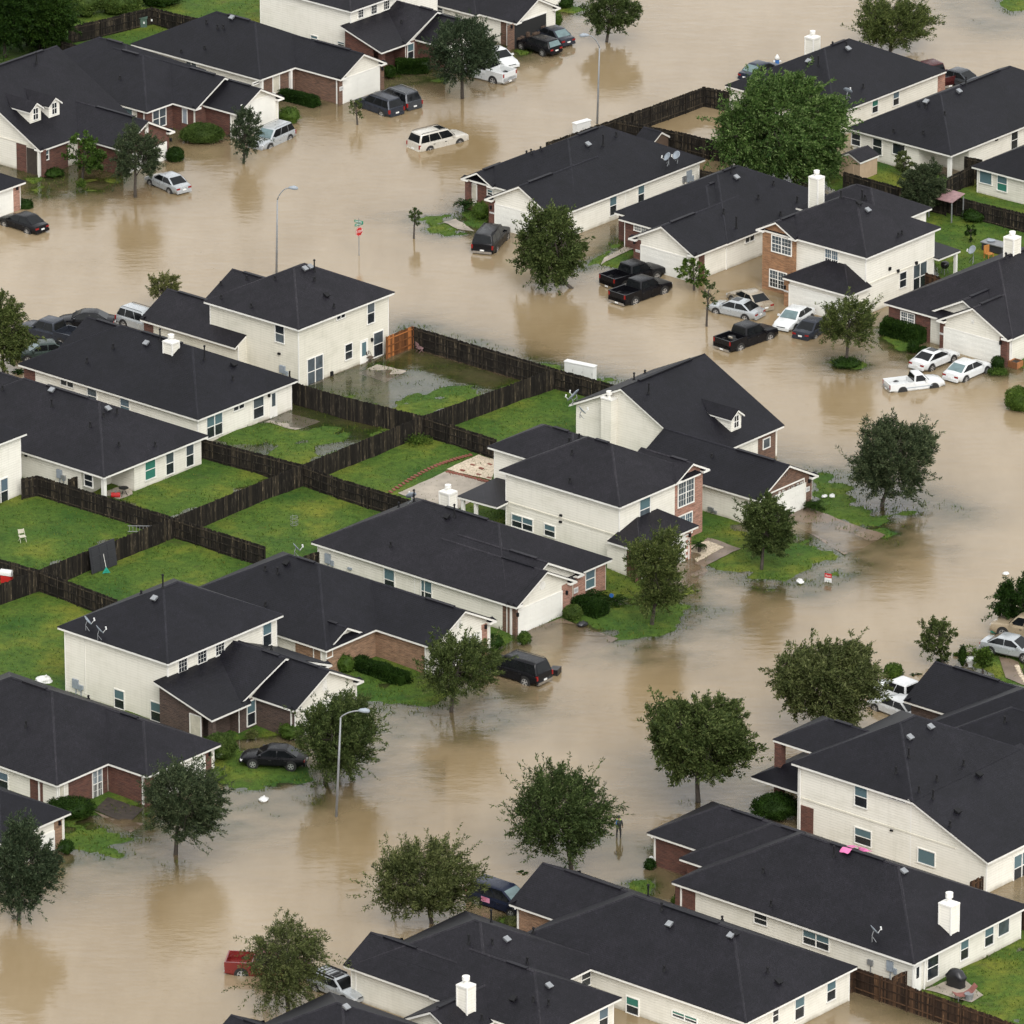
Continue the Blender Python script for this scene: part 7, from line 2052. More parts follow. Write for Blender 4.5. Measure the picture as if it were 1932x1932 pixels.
fence('short brown fence at the corner of the two-storey brick house', [q(12,1388,92), q(12,1470,120)], 'fence_brown', seed=26)
fence('black fence under the huge bright tree', [q(2,130,945), q(2,400,1000)], seed=27)
fence('brown fence with loose orange wire along the drowned bottom garden', [q(32,915,1188), q(32,985,1166), q(32,1890,1488)], 'fence_brown', seed=28)
fence('brown fence at the right edge behind the grill lawn', [q(32,1880,812), q(32,2010,850)], 'fence_brown', seed=29)
fence('short brown gate by the pale wall of the large two-storey house', [q(32,1630,695), q(32,1698,662)], 'fence_brown', seed=30)
fence('short brown fence beside the meter wall of the pink cloth house', [q(32,1195,1225), q(32,1272,1190)], 'fence_brown', seed=31)
fence('weathered grey fence behind the top left lawn under the thicket', [q(0,380,148), q(0,560,110), q(0,720,70), q(0,845,40)], seed=32)
fence('black fence beside the green utility box at the top', [q(0,845,40), q(0,985,75), q(0,1130,108)], seed=33)
fence('black fence in front of the top left lawn', [q(0,150,160), q(0,300,218), q(0,560,285)], seed=34)
# ------------------------------------------------------------------ street furniture and loose things
def lamp_post(label, base, top, head, zb=0.0):
    """base on the photo, top of the post, lamp head"""
    B = G(base, 0.0)
    k = ppm(B)
    H = (base[1] - top[1]) / k / CP
    dxh = (head[0] - top[0]) / k
    lean = (top[0] - base[0]) / k
    hz = H + (top[1] - head[1]) / k / CP
    root = empty('street_lamp', (B.x, B.y, -.6), 0, label, 'street lamp', 'street lamps')
    p = MB(); p.tube([(0,0,0), (lean * .5, 0, H * .5 + .3), (lean, 0, H + .6)], [.1, .085, .06], 10)
    p.build('pole', M['galv'], root, smooth=True)
    a = MB(); n = 8
    pts = []
    for i in range(n + 1):
        u = i / n
        pts.append((lean + dxh * (1 - math.cos(u * math.pi / 2)) if 0 else lean + dxh * u ** 1.3 * .9, 0, H + .6 + (hz - H) * math.sin(u * math.pi / 2)))
    a.tube(pts, [.05] * (n + 1), 8); a.build('arm', M['galv'], root, smooth=True)
    hd = MB(); x0 = lean + dxh * .85; z = hz + .6; s = math.copysign(1, dxh)
    hd.tube([(x0, 0, z), (x0 + s * .15, 0, z + .03), (x0 + s * .5, 0, z + .02), (x0 + s * .75, 0, z - .03), (x0 + s * .82, 0, z - .04)], [.06, .13, .19, .13, .03], 12)
    hd.build('lamp_head', M['meter'], root, smooth=True)
    return root
lamp_post('tall street lamp in the left water street, near the stop sign', q(0,1540,1530), q(0,1550,1120), q(0,1622,1055))
lamp_post('tall street lamp at the top behind the upper right fence', q(1,1440,690), q(1,1452,275), q(1,1382,208))
lamp_post('street lamp at the bottom left by the black sedan tree', q(30,1872,330), q(20,1903,1170), q(21,130,1132))
# stop sign
def text_obj(name, body, size, mat, parent, loc, rot, depth=.004, align='CENTER'):
    cu = bpy.data.curves.new(name, 'FONT'); cu.body = body; cu.size = size; cu.extrude = depth; cu.align_x = align; cu.align_y = 'CENTER'
    o = bpy.data.objects.new(name, cu); COL.objects.link(o)
    dg = bpy.context.evaluated_depsgraph_get()
    me = bpy.data.meshes.new_from_object(o.evaluated_get(dg)); bpy.data.objects.remove(o); bpy.data.curves.remove(cu)
    m2 = link_mesh(name, me, mat, parent); m2.location = loc; m2.rotation_euler = rot
    return m2
B = G(q(1,115,1425), 0); k = ppm(B)
ss = empty('stop_sign', (B.x, B.y, -.5), R(46), 'red stop sign with green street name blades above the water', 'stop sign')
hs_ = (1425 - 1292) * .33855 / k / CP + .5
p = MB(); p.tube([(0,.03,0), (0,.03,hs_ + 1.15)], .035, 8); p.build('post', M['galv'], ss)
oc = MB(); r_ = .42
vs = [(r_ * math.cos(R(22.5 + 45 * i)), y, hs_ + r_ * math.sin(R(22.5 + 45 * i))) for y in (-.02, .0) for i in range(8)]
oc.add(vs, [tuple(range(8)), tuple(range(15, 7, -1))] + [(i, (i + 1) % 8, 8 + (i + 1) % 8, 8 + i) for i in range(8)])
so = oc.build('sign_plate', M['red'], ss)
bo = MB()
for i in range(8):
    a0, a1 = R(22.5 + 45 * i), R(67.5 + 45 * i)
    bo.add([(r_ * f * math.cos(a), -.024, hs_ + r_ * f * math.sin(a)) for f, a in ((.9, a0), (.96, a0), (.96, a1), (.9, a1))], [(0,1,2,3)])
bo.build('border', M['white'], so)
text_obj('lettering', 'STOP', .3, M['white'], so, (0, -.026, hs_), (R(90), 0, 0))
M['sign_green'] = plain('sign_green', (0.012, 0.16, 0.10), .4)
for i, (z, rz, w) in enumerate(((hs_ + .62, R(-8), .42), (hs_ + .86, R(-75), .42))):
    g = MB(); Mx = Matrix.Translation((0, .03, z)) @ Matrix.Rotation(rz, 4, 'Z'); g.box(-w, -.012, -.11, w, .012, .11, 0, Mx)
    go = g.build('street_name_blade', M['sign_green'], ss)
    t = MB()
    for j in range(7): t.box(-w + .1 + j * .09, -.018, -.04, -w + .16 + j * .09, -.012, .05, 0, Mx)
    t.build('lettering', M['white'], go)
# utility boxes
def cabinet(name, label, tl, tr, bl_y, h, depth, mat, rz, doors=3, cat='utility box'):
    A, B_ = G(tl, h), G(tr, h)
    d = B_ - A; L = math.hypot(d.x, d.y)
    root = empty(name, (A.x, A.y, 0), math.atan2(d.y, d.x), label, cat)
    m = MB(); m.box(0, -.0, -.5, L, depth, h - .08); m.build('body', M[mat], root)
    m = MB(); m.box(-.05, -.05, h - .08, L + .05, depth + .05, h); m.build('lid', M[mat], root)
    for i in range(doors):
        m = MB(); m.box(L * i / doors + .04, -.025, .1, L * (i + 1) / doors - .04, 0, h - .18); do = m.build('door', M[mat], root)
        m = MB(); m.box(L * (i + .85) / doors, -.05, h * .5, L * (i + .88) / doors, -.025, h * .62); m.build('handle', M['galv'], do)
    return root
cabinet('mailbox_cluster', 'pale three-door mailbox cluster behind the black fence', q(11,1258,585), q(11,1420,618), 0, 1.45, .5, 'white', 0, 3, 'mailbox')
cabinet('mailbox_cluster', 'white two-door cabinet behind the fence by the far street lamp', q(1,1325,690), q(1,1405,668), 0, 1.3, .5, 'white', 0, 2, 'mailbox')
M['box_green'] = plain('box_green', (0.05, 0.085, 0.065), .6)
cb = cabinet('transformer_box', 'dark green transformer box on the top left lawn', q(0,745,100), q(0,818,100), 0, 1.1, 1.1, 'box_green', 0, 2)
m = MB()
for x, z in ((.35, .75), (.85, .55), (1.55, .8)): m.box(x, -.035, z, x + .14, -.027, z + .2)
m.build('warning_labels', M['white'], cb)
# garden shed
sh = House('garden_shed', 'small tan garden shed with dark shingled roof beside the huge tree', q(2,1020,900), 2.0, -40.5, group=None)
sh.root['category'] = 'shed'
sw = sh.wing([q(2,1020,900)], 'y', 'gg', ze=1.95, x0=-2.5, x1=0.0, y0=0, y1=2.6, sl=.45, wall='shed_tan', vent=False, ret=False, oh=.12)
M['shed_tan'] = plain('tan_panel', (0.36, 0.265, 0.18), .7, var=.08)
m = MB(); m.box(-1.7, sw.Y0 - .03, .1, -.8, sw.Y0, 1.75); m.build('door', M['shed_tan'], sh.root)
sh.finish()
sh2 = House('garden_shed', 'brown low shed roof against the black fence behind the dish roof', q(1,1800,770), 1.6, -40.5, group=None)
sh2.root['category'] = 'shed'
sh2.wing([q(1,1800,770)], 'x', 'gg', ze=1.6, x0=-1.9, x1=0.1, y0=-1.2, y1=1.0, sl=.6, wall='shed_brown', vent=False, ret=False, oh=.1)
sh2.finish()
# awning in the far garden
aw = empty('lean_to_canopy', G(q(2,1500,1100), 2.0) * 1.0, R(-40), 'pinkish sheet canopy on thin posts in the far right garden', 'canopy')
aw.location.z = 0
M['sheet_pink'] = plain('rusty_sheet', (0.22, 0.13, 0.13), .6, var=.25)
m = MB(); m.add([(-1.4, -.8, 2.0), (1.2, -.8, 2.0), (1.2, 1.0, 2.35), (-1.4, 1.0, 2.35), (-1.4, -.8, 1.95), (1.2, -.8, 1.95), (1.2, 1.0, 2.3), (-1.4, 1.0, 2.3)], [(0,1,2,3), (7,6,5,4), (0,4,5,1), (1,5,6,2), (2,6,7,3), (3,7,4,0)]); m.build('sheet', M['sheet_pink'], aw)
for x, y in ((-1.3, -.7), (1.1, -.7), (1.1, .9), (-1.3, .9)):
    m = MB(); m.box(x - .04, y - .04, -.2, x + .04, y + .04, 2.05); m.build('post', M['galv'], aw)
def at(px, z=None):
    p = G(px, 0.0); zz = tz(p.x, p.y) if z is None else z
    p = G(px, zz); return Vector((p.x, p.y, zz))
# folding chair on the lawn
def chair(label, px, rz, mat):
    r = empty('garden_chair', at(px), rz, label, 'chair')
    m = MB(); m.box(-.24, -.22, .42, .24, .24, .46); m.build('seat', M[mat], r)
    m = MB(); m.box(-.22, .24, .6, .22, .28, .92); m.build('backrest', M[mat], r)
    for x in (-.23, .23):
        m = MB(); m.tube([(x, .3, .95), (x, -.25, 0)], .018, 6); m.build('leg', M[mat], r)
        m = MB(); m.tube([(x, -.2, .45), (x, .3, 0)], .018, 6); m.build('leg', M[mat], r)
    return r
chair('white folding chair alone on the lawn at the left edge', q(20,125,195), R(25), 'door_beige')
chair('small reddish chair standing in the drowned garden by the black fence', q(11,452,540), R(120), 'sheet_pink')
chair('brown plastic chair beside the lone back door', q(11,178,592), R(60), 'shed_brown')
# ladder leaning flat along the fence
A_, B_ = G(q(20,712,108), .7), G(q(20,865,108), 1.0)
ld = empty('ladder', (A_.x, A_.y, 0), 0, 'aluminium ladder lying along the black back fence', 'ladder')
d = B_ - A_
m = MB(); m2 = MB()
up_ = Vector((0, -.12, -.42))
m.tube([(0,0,.72), (d.x, d.y, 1.0)], .03, 6); m.tube([Vector((0,0,.72)) + up_, Vector((d.x, d.y, 1.0)) + up_], .03, 6)
m.build('rails', M['galv'], ld)
for i in range(8):
    u = (i + .5) / 8; p = Vector((d.x * u, d.y * u, .72 + .28 * u)); rg = MB(); rg.tube([p, p + up_], .018, 5); rg.build('rung', M['galv'], ld)
# leaning panel and rake
pa = empty('fence_panel', at(q(20,575,350)), math.atan2(G(N6).y - G(N5).y, G(N6).x - G(N5).x), 'dark louvred panel leaning against the back fence behind a rake', 'panel')
M['panel_dark'] = plain('dark_panel', (0.02, 0.02, 0.024), .6)
m = MB(); Mx = Matrix.Translation((0, .15, 0)) @ Matrix.Rotation(R(8), 4, 'X'); m.box(-1.35, -.03, .05, 1.35, .03, 2.1, 0, Mx)
po = m.build('board', M['panel_dark'], pa)
for i in range(3):
    for j in range(3):
        m = MB(); m.box(-1.2 + i * .85, .03, .2 + j * .62, -.5 + i * .85, .06, .68 + j * .62, 0, Mx); m.box(-1.2 + i * .85, -.06, .2 + j * .62, -.5 + i * .85, -.03, .68 + j * .62, 0, Mx); m.build('inset_panel', M['panel_dark'], po)
rk = empty('leaf_rake', at(q(20,592,372)), R(20), 'green plastic leaf rake propped against the dark panel', 'rake')
M['rake_green'] = plain('rake_green', (0.02, 0.28, 0.2), .4)
m = MB(); m.tube([(0, 0, .45), (-.12, .25, 1.5)], .018, 6); m.build('handle', M['trim'], rk)
m = MB()
for i in range(11):
    t = (i - 5) / 5; m.tube([(0, 0, .5), (t * .3, -.04, .04)], .018, 5)
m.box(-.3, -.05, .06, .3, -.02, .1); m.build('head', M['rake_green'], rk)
# red wheelbarrow-like clutter at the left edge
cl_ = empty('barbecue_cart', at(q(20,38,430)), R(-20), 'white and red barbecue cart at the left edge by the fence', 'barbecue')
m = MB(); m.box(-.45, -.28, .75, .45, .28, .85); m.tube([(-.45, 0, .9), (.45, 0, .9)], .26, 14); m.build('lid', M['white'], cl_)
m = MB(); m.box(-.4, -.25, .1, .4, .25, .72); m.build('cabinet', M['red'], cl_)
for x in (-.35, .35):
    for y in (-.22, .22): m = MB(); m.box(x - .03, y - .03, 0, x + .03, y + .03, .1); m.build('leg', M['vent_black'], cl_)
# covered grill and chaise on the bottom right patio
gr = empty('covered_grill', at(q(32,1552,1278)), R(-40), 'black covered barbecue grill on the bottom right patio', 'barbecue')
m = MB()
prof = [(.62, .35, 0), (.66, .36, .55), (.78, .4, .8), (.62, .38, .95), (.45, .3, 1.2), (.25, .18, 1.28)]
for a_, b_, z in prof:
    for i in range(16):
        t = 2 * math.pi * i / 16; e_ = 4; s_ = (abs(math.cos(t)) ** e_ + abs(math.sin(t)) ** e_) ** (-1 / e_); w_ = 1 + .04 * math.sin(5 * t)
        m.v.append((a_ * s_ * math.cos(t) * w_, b_ * s_ * math.sin(t) * w_, z))
for j in range(len(prof) - 1):
    for i in range(16): m.f.append((j * 16 + i, j * 16 + (i + 1) % 16, (j + 1) * 16 + (i + 1) % 16, (j + 1) * 16 + i)); m.m.append(0)
m.f.append(tuple((len(prof) - 1) * 16 + i for i in range(16))); m.m.append(0)
M['cover'] = plain('black_cover', (0.01, 0.01, 0.012), .35)
m.build('cover', M['cover'], gr, smooth=True)
for x in (-.5, .5):
    m = MB(); m.tube([(x, -.3, .1), (x, .3, .1)], .1, 12); m.build('wheel', M['rubber'], gr)
ch = empty('patio_lounger', at(q(32,1605,1345)), R(20), 'faded red patio lounger beside the covered grill', 'lounger')
M['faded_red'] = plain('faded_red', (0.2, 0.075, 0.06), .8, var=.2)
m = MB()
pr_ = [(-.85, .55), (-.5, .38), (0, .36), (.4, .55), (.75, .95)]
for x, z in pr_: m.v += [(x, -.3, z), (x, .3, z), (x, .3, z - .06), (x, -.3, z - .06)]
for i in range(4):
    for k_ in range(4): m.f.append((i * 4 + k_, i * 4 + (k_ + 1) % 4, i * 4 + 4 + (k_ + 1) % 4, i * 4 + 4 + k_)); m.m.append(0)
m.f += [(0, 1, 2, 3), (16, 17, 18, 19)]; m.m += [0, 0]
m.build('cushion', M['faded_red'], ch)
for x, y in ((-.6, -.28), (-.6, .28), (.35, -.28), (.35, .28)): m = MB(); m.tube([(x, y, .4), (x * 1.05, y, 0)], .02, 6); m.build('leg', M['galv'], ch)
tb = empty('metal_tub', at(q(32,1625,1352)), 0, 'grey metal tub at the foot of the patio lounger', 'tub')
m = MB(); m.tube([(0, 0, 0), (0, 0, .45)], [.26, .3], 16); m.build('bucket', M['galv'], tb); m = MB(); m.tube([(0, 0, .45), (0, 0, .48)], [.32, .32], 16); m.build('rim', M['galv'], tb)
# wooden planter
pl = empty('wooden_planter', at(q(12,1885,622), -.1), R(-40), 'square wooden planter box by the right edge garage', 'planter')
M['planter'] = wood('planter_wood', (0.09, 0.04, 0.018), (0.16, 0.08, 0.035))
m = MB()
for x0, y0, x1, y1 in ((-.45, -.45, .45, -.38), (-.45, .38, .45, .45), (-.45, -.38, -.38, .38), (.38, -.38, .45, .38)): m.box(x0, y0, 0, x1, y1, .6)
m.build('box', M['planter'], pl); m = MB(); m.box(-.38, -.38, 0, .38, .38, .5); m.build('soil', M['soil'], pl)
# for-rent sign standing in shallow water
rs = empty('rent_sign', at(q(22,840,432), -.15), R(-24), 'red and white yard sign reading Rent standing in shallow water', 'sign')
for x in (-.32, .32): m = MB(); m.tube([(x, .01, 0), (x, .01, 1.12)], .018, 6); m.build('leg', M['vent_black'], rs)
m = MB(); m.box(-.34, -.012, .2, .34, .012, .62); m.build('lower_panel', M['white'], rs)
m = MB(); m.box(-.34, -.012, .62, .34, .012, 1.05); up = m.build('upper_panel', M['red'], rs)
text_obj('lettering', 'Rent', .27, M['white'], up, (0, -.016, .83), (R(90), 0, 0))
rs.scale = (.82, .82, .82)
lp = [c_ for c_ in rs.children if c_.name.startswith('lower')][0]
t = MB()
for i in range(5): t.box(-.24 + i * .1, -.018, .34, -.18 + i * .1, -.012, .42)
t.build('digits', M['meter'], lp)
# drifting litter
def bag(label, px, s, mat='white', z=0.0, seed=0):
    r = empty('plastic_bag', at(px, z), seed, label, 'bag')
    bm = bmesh.new(); bmesh.ops.create_icosphere(bm, subdivisions=3, radius=1)
    for v in bm.verts:
        nz = 1 + .35 * mnoise.noise(v.co * 1.7 + Vector((seed, 0, 0))) + .12 * mnoise.noise(v.co * 5)
        v.co = Vector((v.co.x * s * 1.3 * nz, v.co.y * s * nz, (v.co.z * .55 + .25) * s * nz))
    me = bpy.data.meshes.new('sack'); bm.to_mesh(me); bm.free(); me.polygons.foreach_set('use_smooth', [True] * len(me.polygons)); link_mesh('sack', me, M[mat], r)
    kt = MB(); kt.tube([(0, 0, s * .6), (s * .2, 0, s * .85), (s * .45, .05, s * .95)], [s * .16, s * .1, s * .2], 7); kt.build('knot', M[mat], r)
bag('white plastic bag floating before the black sedan lawn', q(30,1470,240), .3, seed=1)
bag('white plastic bag floating left of the red yard sign', q(22,683,422), .28, seed=2)
bag('small white plastic bag adrift near the right edge', q(22,1832,377), .22, seed=3)
bag('white scrap of plastic on the grass, left of two by the cycad', q(12,820,1342), .2, z=.12, seed=4)
bag('white scrap of plastic on the grass, right of two near dark tree', q(12,863,1340), .22, z=.12, seed=5)
bag('round grey-white sack behind the dark long roof by the dish house', q(20,245,975), .5, z=.12, seed=6)
bag('black bin bag at the foot of the dome shrub', q(21,1358,660), .32, 'cover', z=.1, seed=7)
# floating black bin behind the black SUV
fb = empty('waste_bin', at(q(21,1205,930), 0), R(-20), 'black waste bin floating on its side behind the black SUV', 'bin')
m = MB(); m.box(-.3, -.42, -.15, .3, .42, .45); m.build('bin_body', M['cover'], fb); m = MB(); m.box(.3, -.44, -.17, .36, .44, .48); m.build('lid', M['cover'], fb)
# green tub beside tan pickup
gt = empty('waste_bin', at(q(22,1775,695), 0), 0, 'green round tub with rubbish beside the tan pickup', 'bin')
m = MB(); m.tube([(0,0,-.2), (0,0,.5)], [.4, .45], 16); m.build('tub', M['rake_green'], gt); m = MB(); m.box(-.25, -.2, .45, .2, .2, .65); m.build('rubbish', M['white'], gt)
# stone garden edging and urns at right
ur = empty('garden_urn', at(q(22,1632,890), 0), 0, 'white stone urn with plants beyond the cypress', 'urn')
m = MB(); m.tube([(0,0,-.2), (0,0,.1), (0,0,.35), (0,0,.6), (0,0,.66)], [.3, .14, .3, .42, .36], 16); m.build('bowl', M['white'], ur, smooth=True)
rng_ = np.random.default_rng(8); d_, p_ = shell_pts(160, .34, .34, .3, 2, rng_, .2, 3); leaf_mesh('plants', p_ + np.array([0, 0, .7]), d_, .16, .08, LEAF['bright'], ur, rng_)
ur2 = empty('flower_pot', at(q(22,1630,850), 0), 0, 'brown flower pot with bright leaves behind the stone urn', 'pot')
m = MB(); m.tube([(0,0,-.2), (0,0,.45), (0,0,.5)], [.22, .32, .34], 14); m.build('pot', M['shed_brown'], ur2); d_, p_ = shell_pts(200, .4, .4, .3, 2, rng_, .2, 5); leaf_mesh('plants', p_ + np.array([0, 0, .65]), d_, .18, .09, LEAF['bright'], ur2, rng_)
for i in range(9):
    p = at(q(22, 1893 + i * 4 + (i * i) * .6, 895 + i * 14))
    s_ = empty('edging_stone', p, i * .7, 'pale edging stone in the curved row at the right edge path', 'stone', 'stones edging the right edge path')
    bm = bmesh.new(); bmesh.ops.create_icosphere(bm, subdivisions=2, radius=.2)
    for v in bm.verts: v.co = Vector((v.co.x * 1.1, v.co.y * .9, max(-.1, v.co.z * .7 + .06))) * (1 + .2 * mnoise.noise(v.co * 6 + Vector((i, 0, 0))))
    me = bpy.data.meshes.new('stone'); bm.to_mesh(me); bm.free(); o_ = link_mesh('stone', me, M['gravel'], s_)
# gravel beds with brick edging
drape('gravel_bed', [q(11,600,1200), q(11,780,1120), q(11,890,1150), q(11,850,1260)], M['gravel'], .055)
drape('gravel_bed', [q(22,50,225), q(22,170,205), q(22,262,240), q(22,110,310)], M['gravel'], .075)
drape('flower_bed', [q(30,525,300), q(30,600,235), q(30,800,290), q(30,715,370)], M['soil'], .07)
M['paver'] = plain('red_paver', (0.16, 0.05, 0.03), .8)
rp = random.Random(4)
def paver(label, px, rz, group):
    p = at(px); r = empty('brick_paver', p + Vector((0, 0, .06)), rz, label, 'brick', group)
    m = MB(); m.box(-.2, -.1, -.03, .2, .1, .04); m.build('brick', M['paver'], r)
for i in range(26):
    u = i / 25; x = 290 + (735 - 290) * u; y = 1318 - 205 * u + 30 * math.sin(u * 3.1) * -1
    paver('red brick in the border row along the weedy lawn', q(11, x, y), R(-45 + rp.uniform(-25, 25)), 'red bricks edging the weedy lawn')
for i in range(14):
    u = i / 13; paver('red brick in the row dividing patio from gravel', q(11, 610 + 230 * u, 1205 + 58 * u), R(35 + rp.uniform(-20, 20)), 'red bricks edging the grey patio')
for i, (x, y) in enumerate(((690,1198), (748,1168), (795,1187), (842,1165), (780,1222), (838,1240))):
    paver('red brick set singly in the pale gravel', q(11, x, y), R(-40), 'red stepping bricks in the gravel bed')
# porch clutter
pc = empty('gas_cylinder', at(q(10,645,1345)), 0, 'red bag and cylinder on the covered porch', 'cylinder')
m = MB(); m.tube([(-.35, 0, .2), (.35, 0, .2)], .2, 12); m.build('tank', M['red'], pc); m = MB(); m.tube([(0,0,.4), (0,0,.55)], .06, 8); m.build('valve', M['galv'], pc)
pc = empty('patio_table', at(q(10,690,1335)), 0, 'dark round table behind the red cylinder on the covered porch', 'table')
m = MB(); m.tube([(0,0,.62), (0,0,.66)], .38, 16); m.build('tabletop', M['cover'], pc)
for i in range(3): m = MB(); t = i * 2.09; m.tube([(0,0,.62), (.3 * math.cos(t), .3 * math.sin(t), 0)], .025, 6); m.build('leg', M['cover'], pc)
# far garden furniture
ft = empty('garden_table', at(q(2,1770,1400)), R(-38), 'grey garden table with a bowl in the far right garden', 'table')
m = MB(); m.box(-1.1, -.6, .7, 1.1, .6, .78); m.build('tabletop', M['galv'], ft); m = MB(); m.box(-1, -.5, .05, 1, .5, .7); m.build('cabinet', M['panel_dark'], ft); m = MB(); m.tube([(-.4, 0, .78), (-.4, 0, .9), (-.4, 0, .92)], [.25, .36, .3], 14); m.build('bowl', M['meter'], ft)
fc = empty('wooden_chair', at(q(2,1735,1440)), R(40), 'orange wooden slatted chair by the far garden table', 'chair')
M['wood_orange'] = wood('orange_wood', (0.2, 0.09, 0.025), (0.3, 0.15, 0.05))
m = MB(); m.box(-.3, -.3, .4, .3, .3, .46); m.build('seat', M['wood_orange'], fc); m = MB(); m.box(-.3, .26, .46, .3, .32, 1.1); m.build('backrest', M['wood_orange'], fc)
for x in (-.26, .26):
    for y in (-.26, .26): m = MB(); m.box(x - .03, y - .03, 0, x + .03, y + .03, .4); m.build('leg', M['wood_orange'], fc)
sdp = at(q(2,1650,1465))
sdr = empty('dish_stand', sdp, 0, 'black satellite dish on a white tripod on the far lawn', 'dish'); dish_at(sdr, Vector((0, 0, 0)), -150, 1.1)
# barrels by the far porch
for i, (x, y) in enumerate(((12, 0), (0, 0))):
    pass
br = empty('smoker_grill', at(q(12,1490,100)), 0, 'black round smoker grill under the far back porch', 'barbecue')
m = MB(); m.tube([(0,0,.5), (0,0,.7), (0,0,1.0), (0,0,1.12)], [.2, .36, .34, .1], 16); m.build('kettle', M['cover'], br, smooth=True)
for i in range(3): m = MB(); t = i * 2.09 + .4; m.tube([(.2 * math.cos(t), .2 * math.sin(t), .6), (.34 * math.cos(t), .34 * math.sin(t), 0)], .025, 6); m.build('leg', M['galv'], br)
# wire basket on the empty lawn
wb = empty('wire_cage', at(q(20,1640,105)), 0, 'thin round wire cage standing on the empty yellow-green lawn', 'cage')
m = MB()
for z in (.1, .4, .7):
    for i in range(14):
        a0, a1 = 2 * math.pi * i / 14, 2 * math.pi * (i + 1) / 14; m.tube([(.28 * math.cos(a0), .28 * math.sin(a0), z), (.28 * math.cos(a1), .28 * math.sin(a1), z)], .012, 4, cap=False)
m.build('hoops', M['galv'], wb)
for i in range(6): t = i * 1.047; m = MB(); m.tube([(.28 * math.cos(t), .28 * math.sin(t), 0), (.28 * math.cos(t), .28 * math.sin(t), .8)], .01, 4); m.build('wire', M['galv'], wb)
# hydrant seen past the far roof
hy = empty('fire_hydrant', at(q(2,556,375), -.35), 0, 'blue and white fire hydrant beside the far dark sedan', 'hydrant')
M['blue'] = plain('blue_paint', (0.03, 0.12, 0.35), .4)
m = MB(); m.tube([(0,0,0), (0,0,.75)], .2, 14); m.build('barrel', M['blue'], hy); m = MB(); m.tube([(0,0,.75), (0,0,.92), (0,0,1.08), (0,0,1.2)], [.24, .22, .12, .05], 14); m.build('bonnet', M['white'], hy, smooth=True)
for s_ in (1, -1): m = MB(); m.tube([(s_ * .18, 0, .55), (s_ * .34, 0, .55)], .1, 10); m.build('outlet', M['white'], hy)
# alarm company style yard stakes
for lab, px in (('small blue yard stake beside the dark cycad', q(21,1520,545)), ('small white round yard marker before the ball shrub', q(31,1742,615))):
    r = empty('yard_stake', at(px), R(-20), lab, 'stake'); m = MB(); m.tube([(0,0,0), (0,0,.6)], .015, 6); m.build('stake', M['galv'], r)
    m = MB(); m.tube([(0,-.02,.72), (0,.02,.72)], .17, 8); m.build('disc', M['blue'] if 'blue' in lab else M['white'], r)
# pink cloth draped over the ridge
cw = MB()
prow = [(925, 548), (940, 530), (955, 510), (975, 497), (1000, 494), (1025, 499), (1050, 510), (1072, 524), (1085, 530)]
wid = [.42, .4, .36, .34, .34, .34, .3, .2, .06]
loc_, rows = [], []
for (x, y), w_ in zip(prow, wid):
    p, n_ = HOUSE_P.roofpt(q(32, x, y))
    for dd in range(4, 48, 4):
        if p is None or n_.z > 2: p, n_ = HOUSE_P.roofpt(q(32, x, y + dd))
    if p is None: continue
    rows.append((p, w_))
g0_ = rows[0][0]
ob_ = HOUSE_P
for j, (p, w_) in enumerate(rows):
    t_ = (rows[min(j + 1, len(rows) - 1)][0] - rows[max(j - 1, 0)][0]); t_.z = 0
    t_ = t_.normalized() if t_.length > 1e-4 else Vector((1, 0, 0)); s_ = Vector((-t_.y, t_.x, 0))
    for i in range(5):
        u = (i - 2) / 2; cw.v.append(tuple(p - g0_ + s_ * u * w_ + Vector((0, 0, .2 + .05 * math.sin(j * 1.9 + i * 1.3) - abs(u) * w_ * .3 * (1 if j > 2 else .2)))))
for j in range(len(rows) - 1):
    for i in range(4): cw.f.append((j * 5 + i, j * 5 + i + 1, j * 5 + i + 6, j * 5 + i + 5)); cw.m.append(0)
M['pink_cloth'] = plain('pink_cloth', (0.55, 0.13, 0.30), .8)
wl0 = Vector((g0_.x * ob_.ca - g0_.y * ob_.sa + ob_.o.x, g0_.x * ob_.sa + g0_.y * ob_.ca + ob_.o.y, g0_.z))
cloth = cw.build('pink_cloth', M['pink_cloth'], None, smooth=True, fix=False)
cloth.location = wl0; cloth.rotation_euler = (0, 0, ob_.a)
sm = cloth.modifiers.new('thick', 'SOLIDIFY'); sm.thickness = .03
sb = cloth.modifiers.new('smooth', 'SUBSURF'); sb.levels = 2; sb.render_levels = 2
tag(cloth, 'bright pink cloth lying over the roof ridge of the long house', 'cloth')
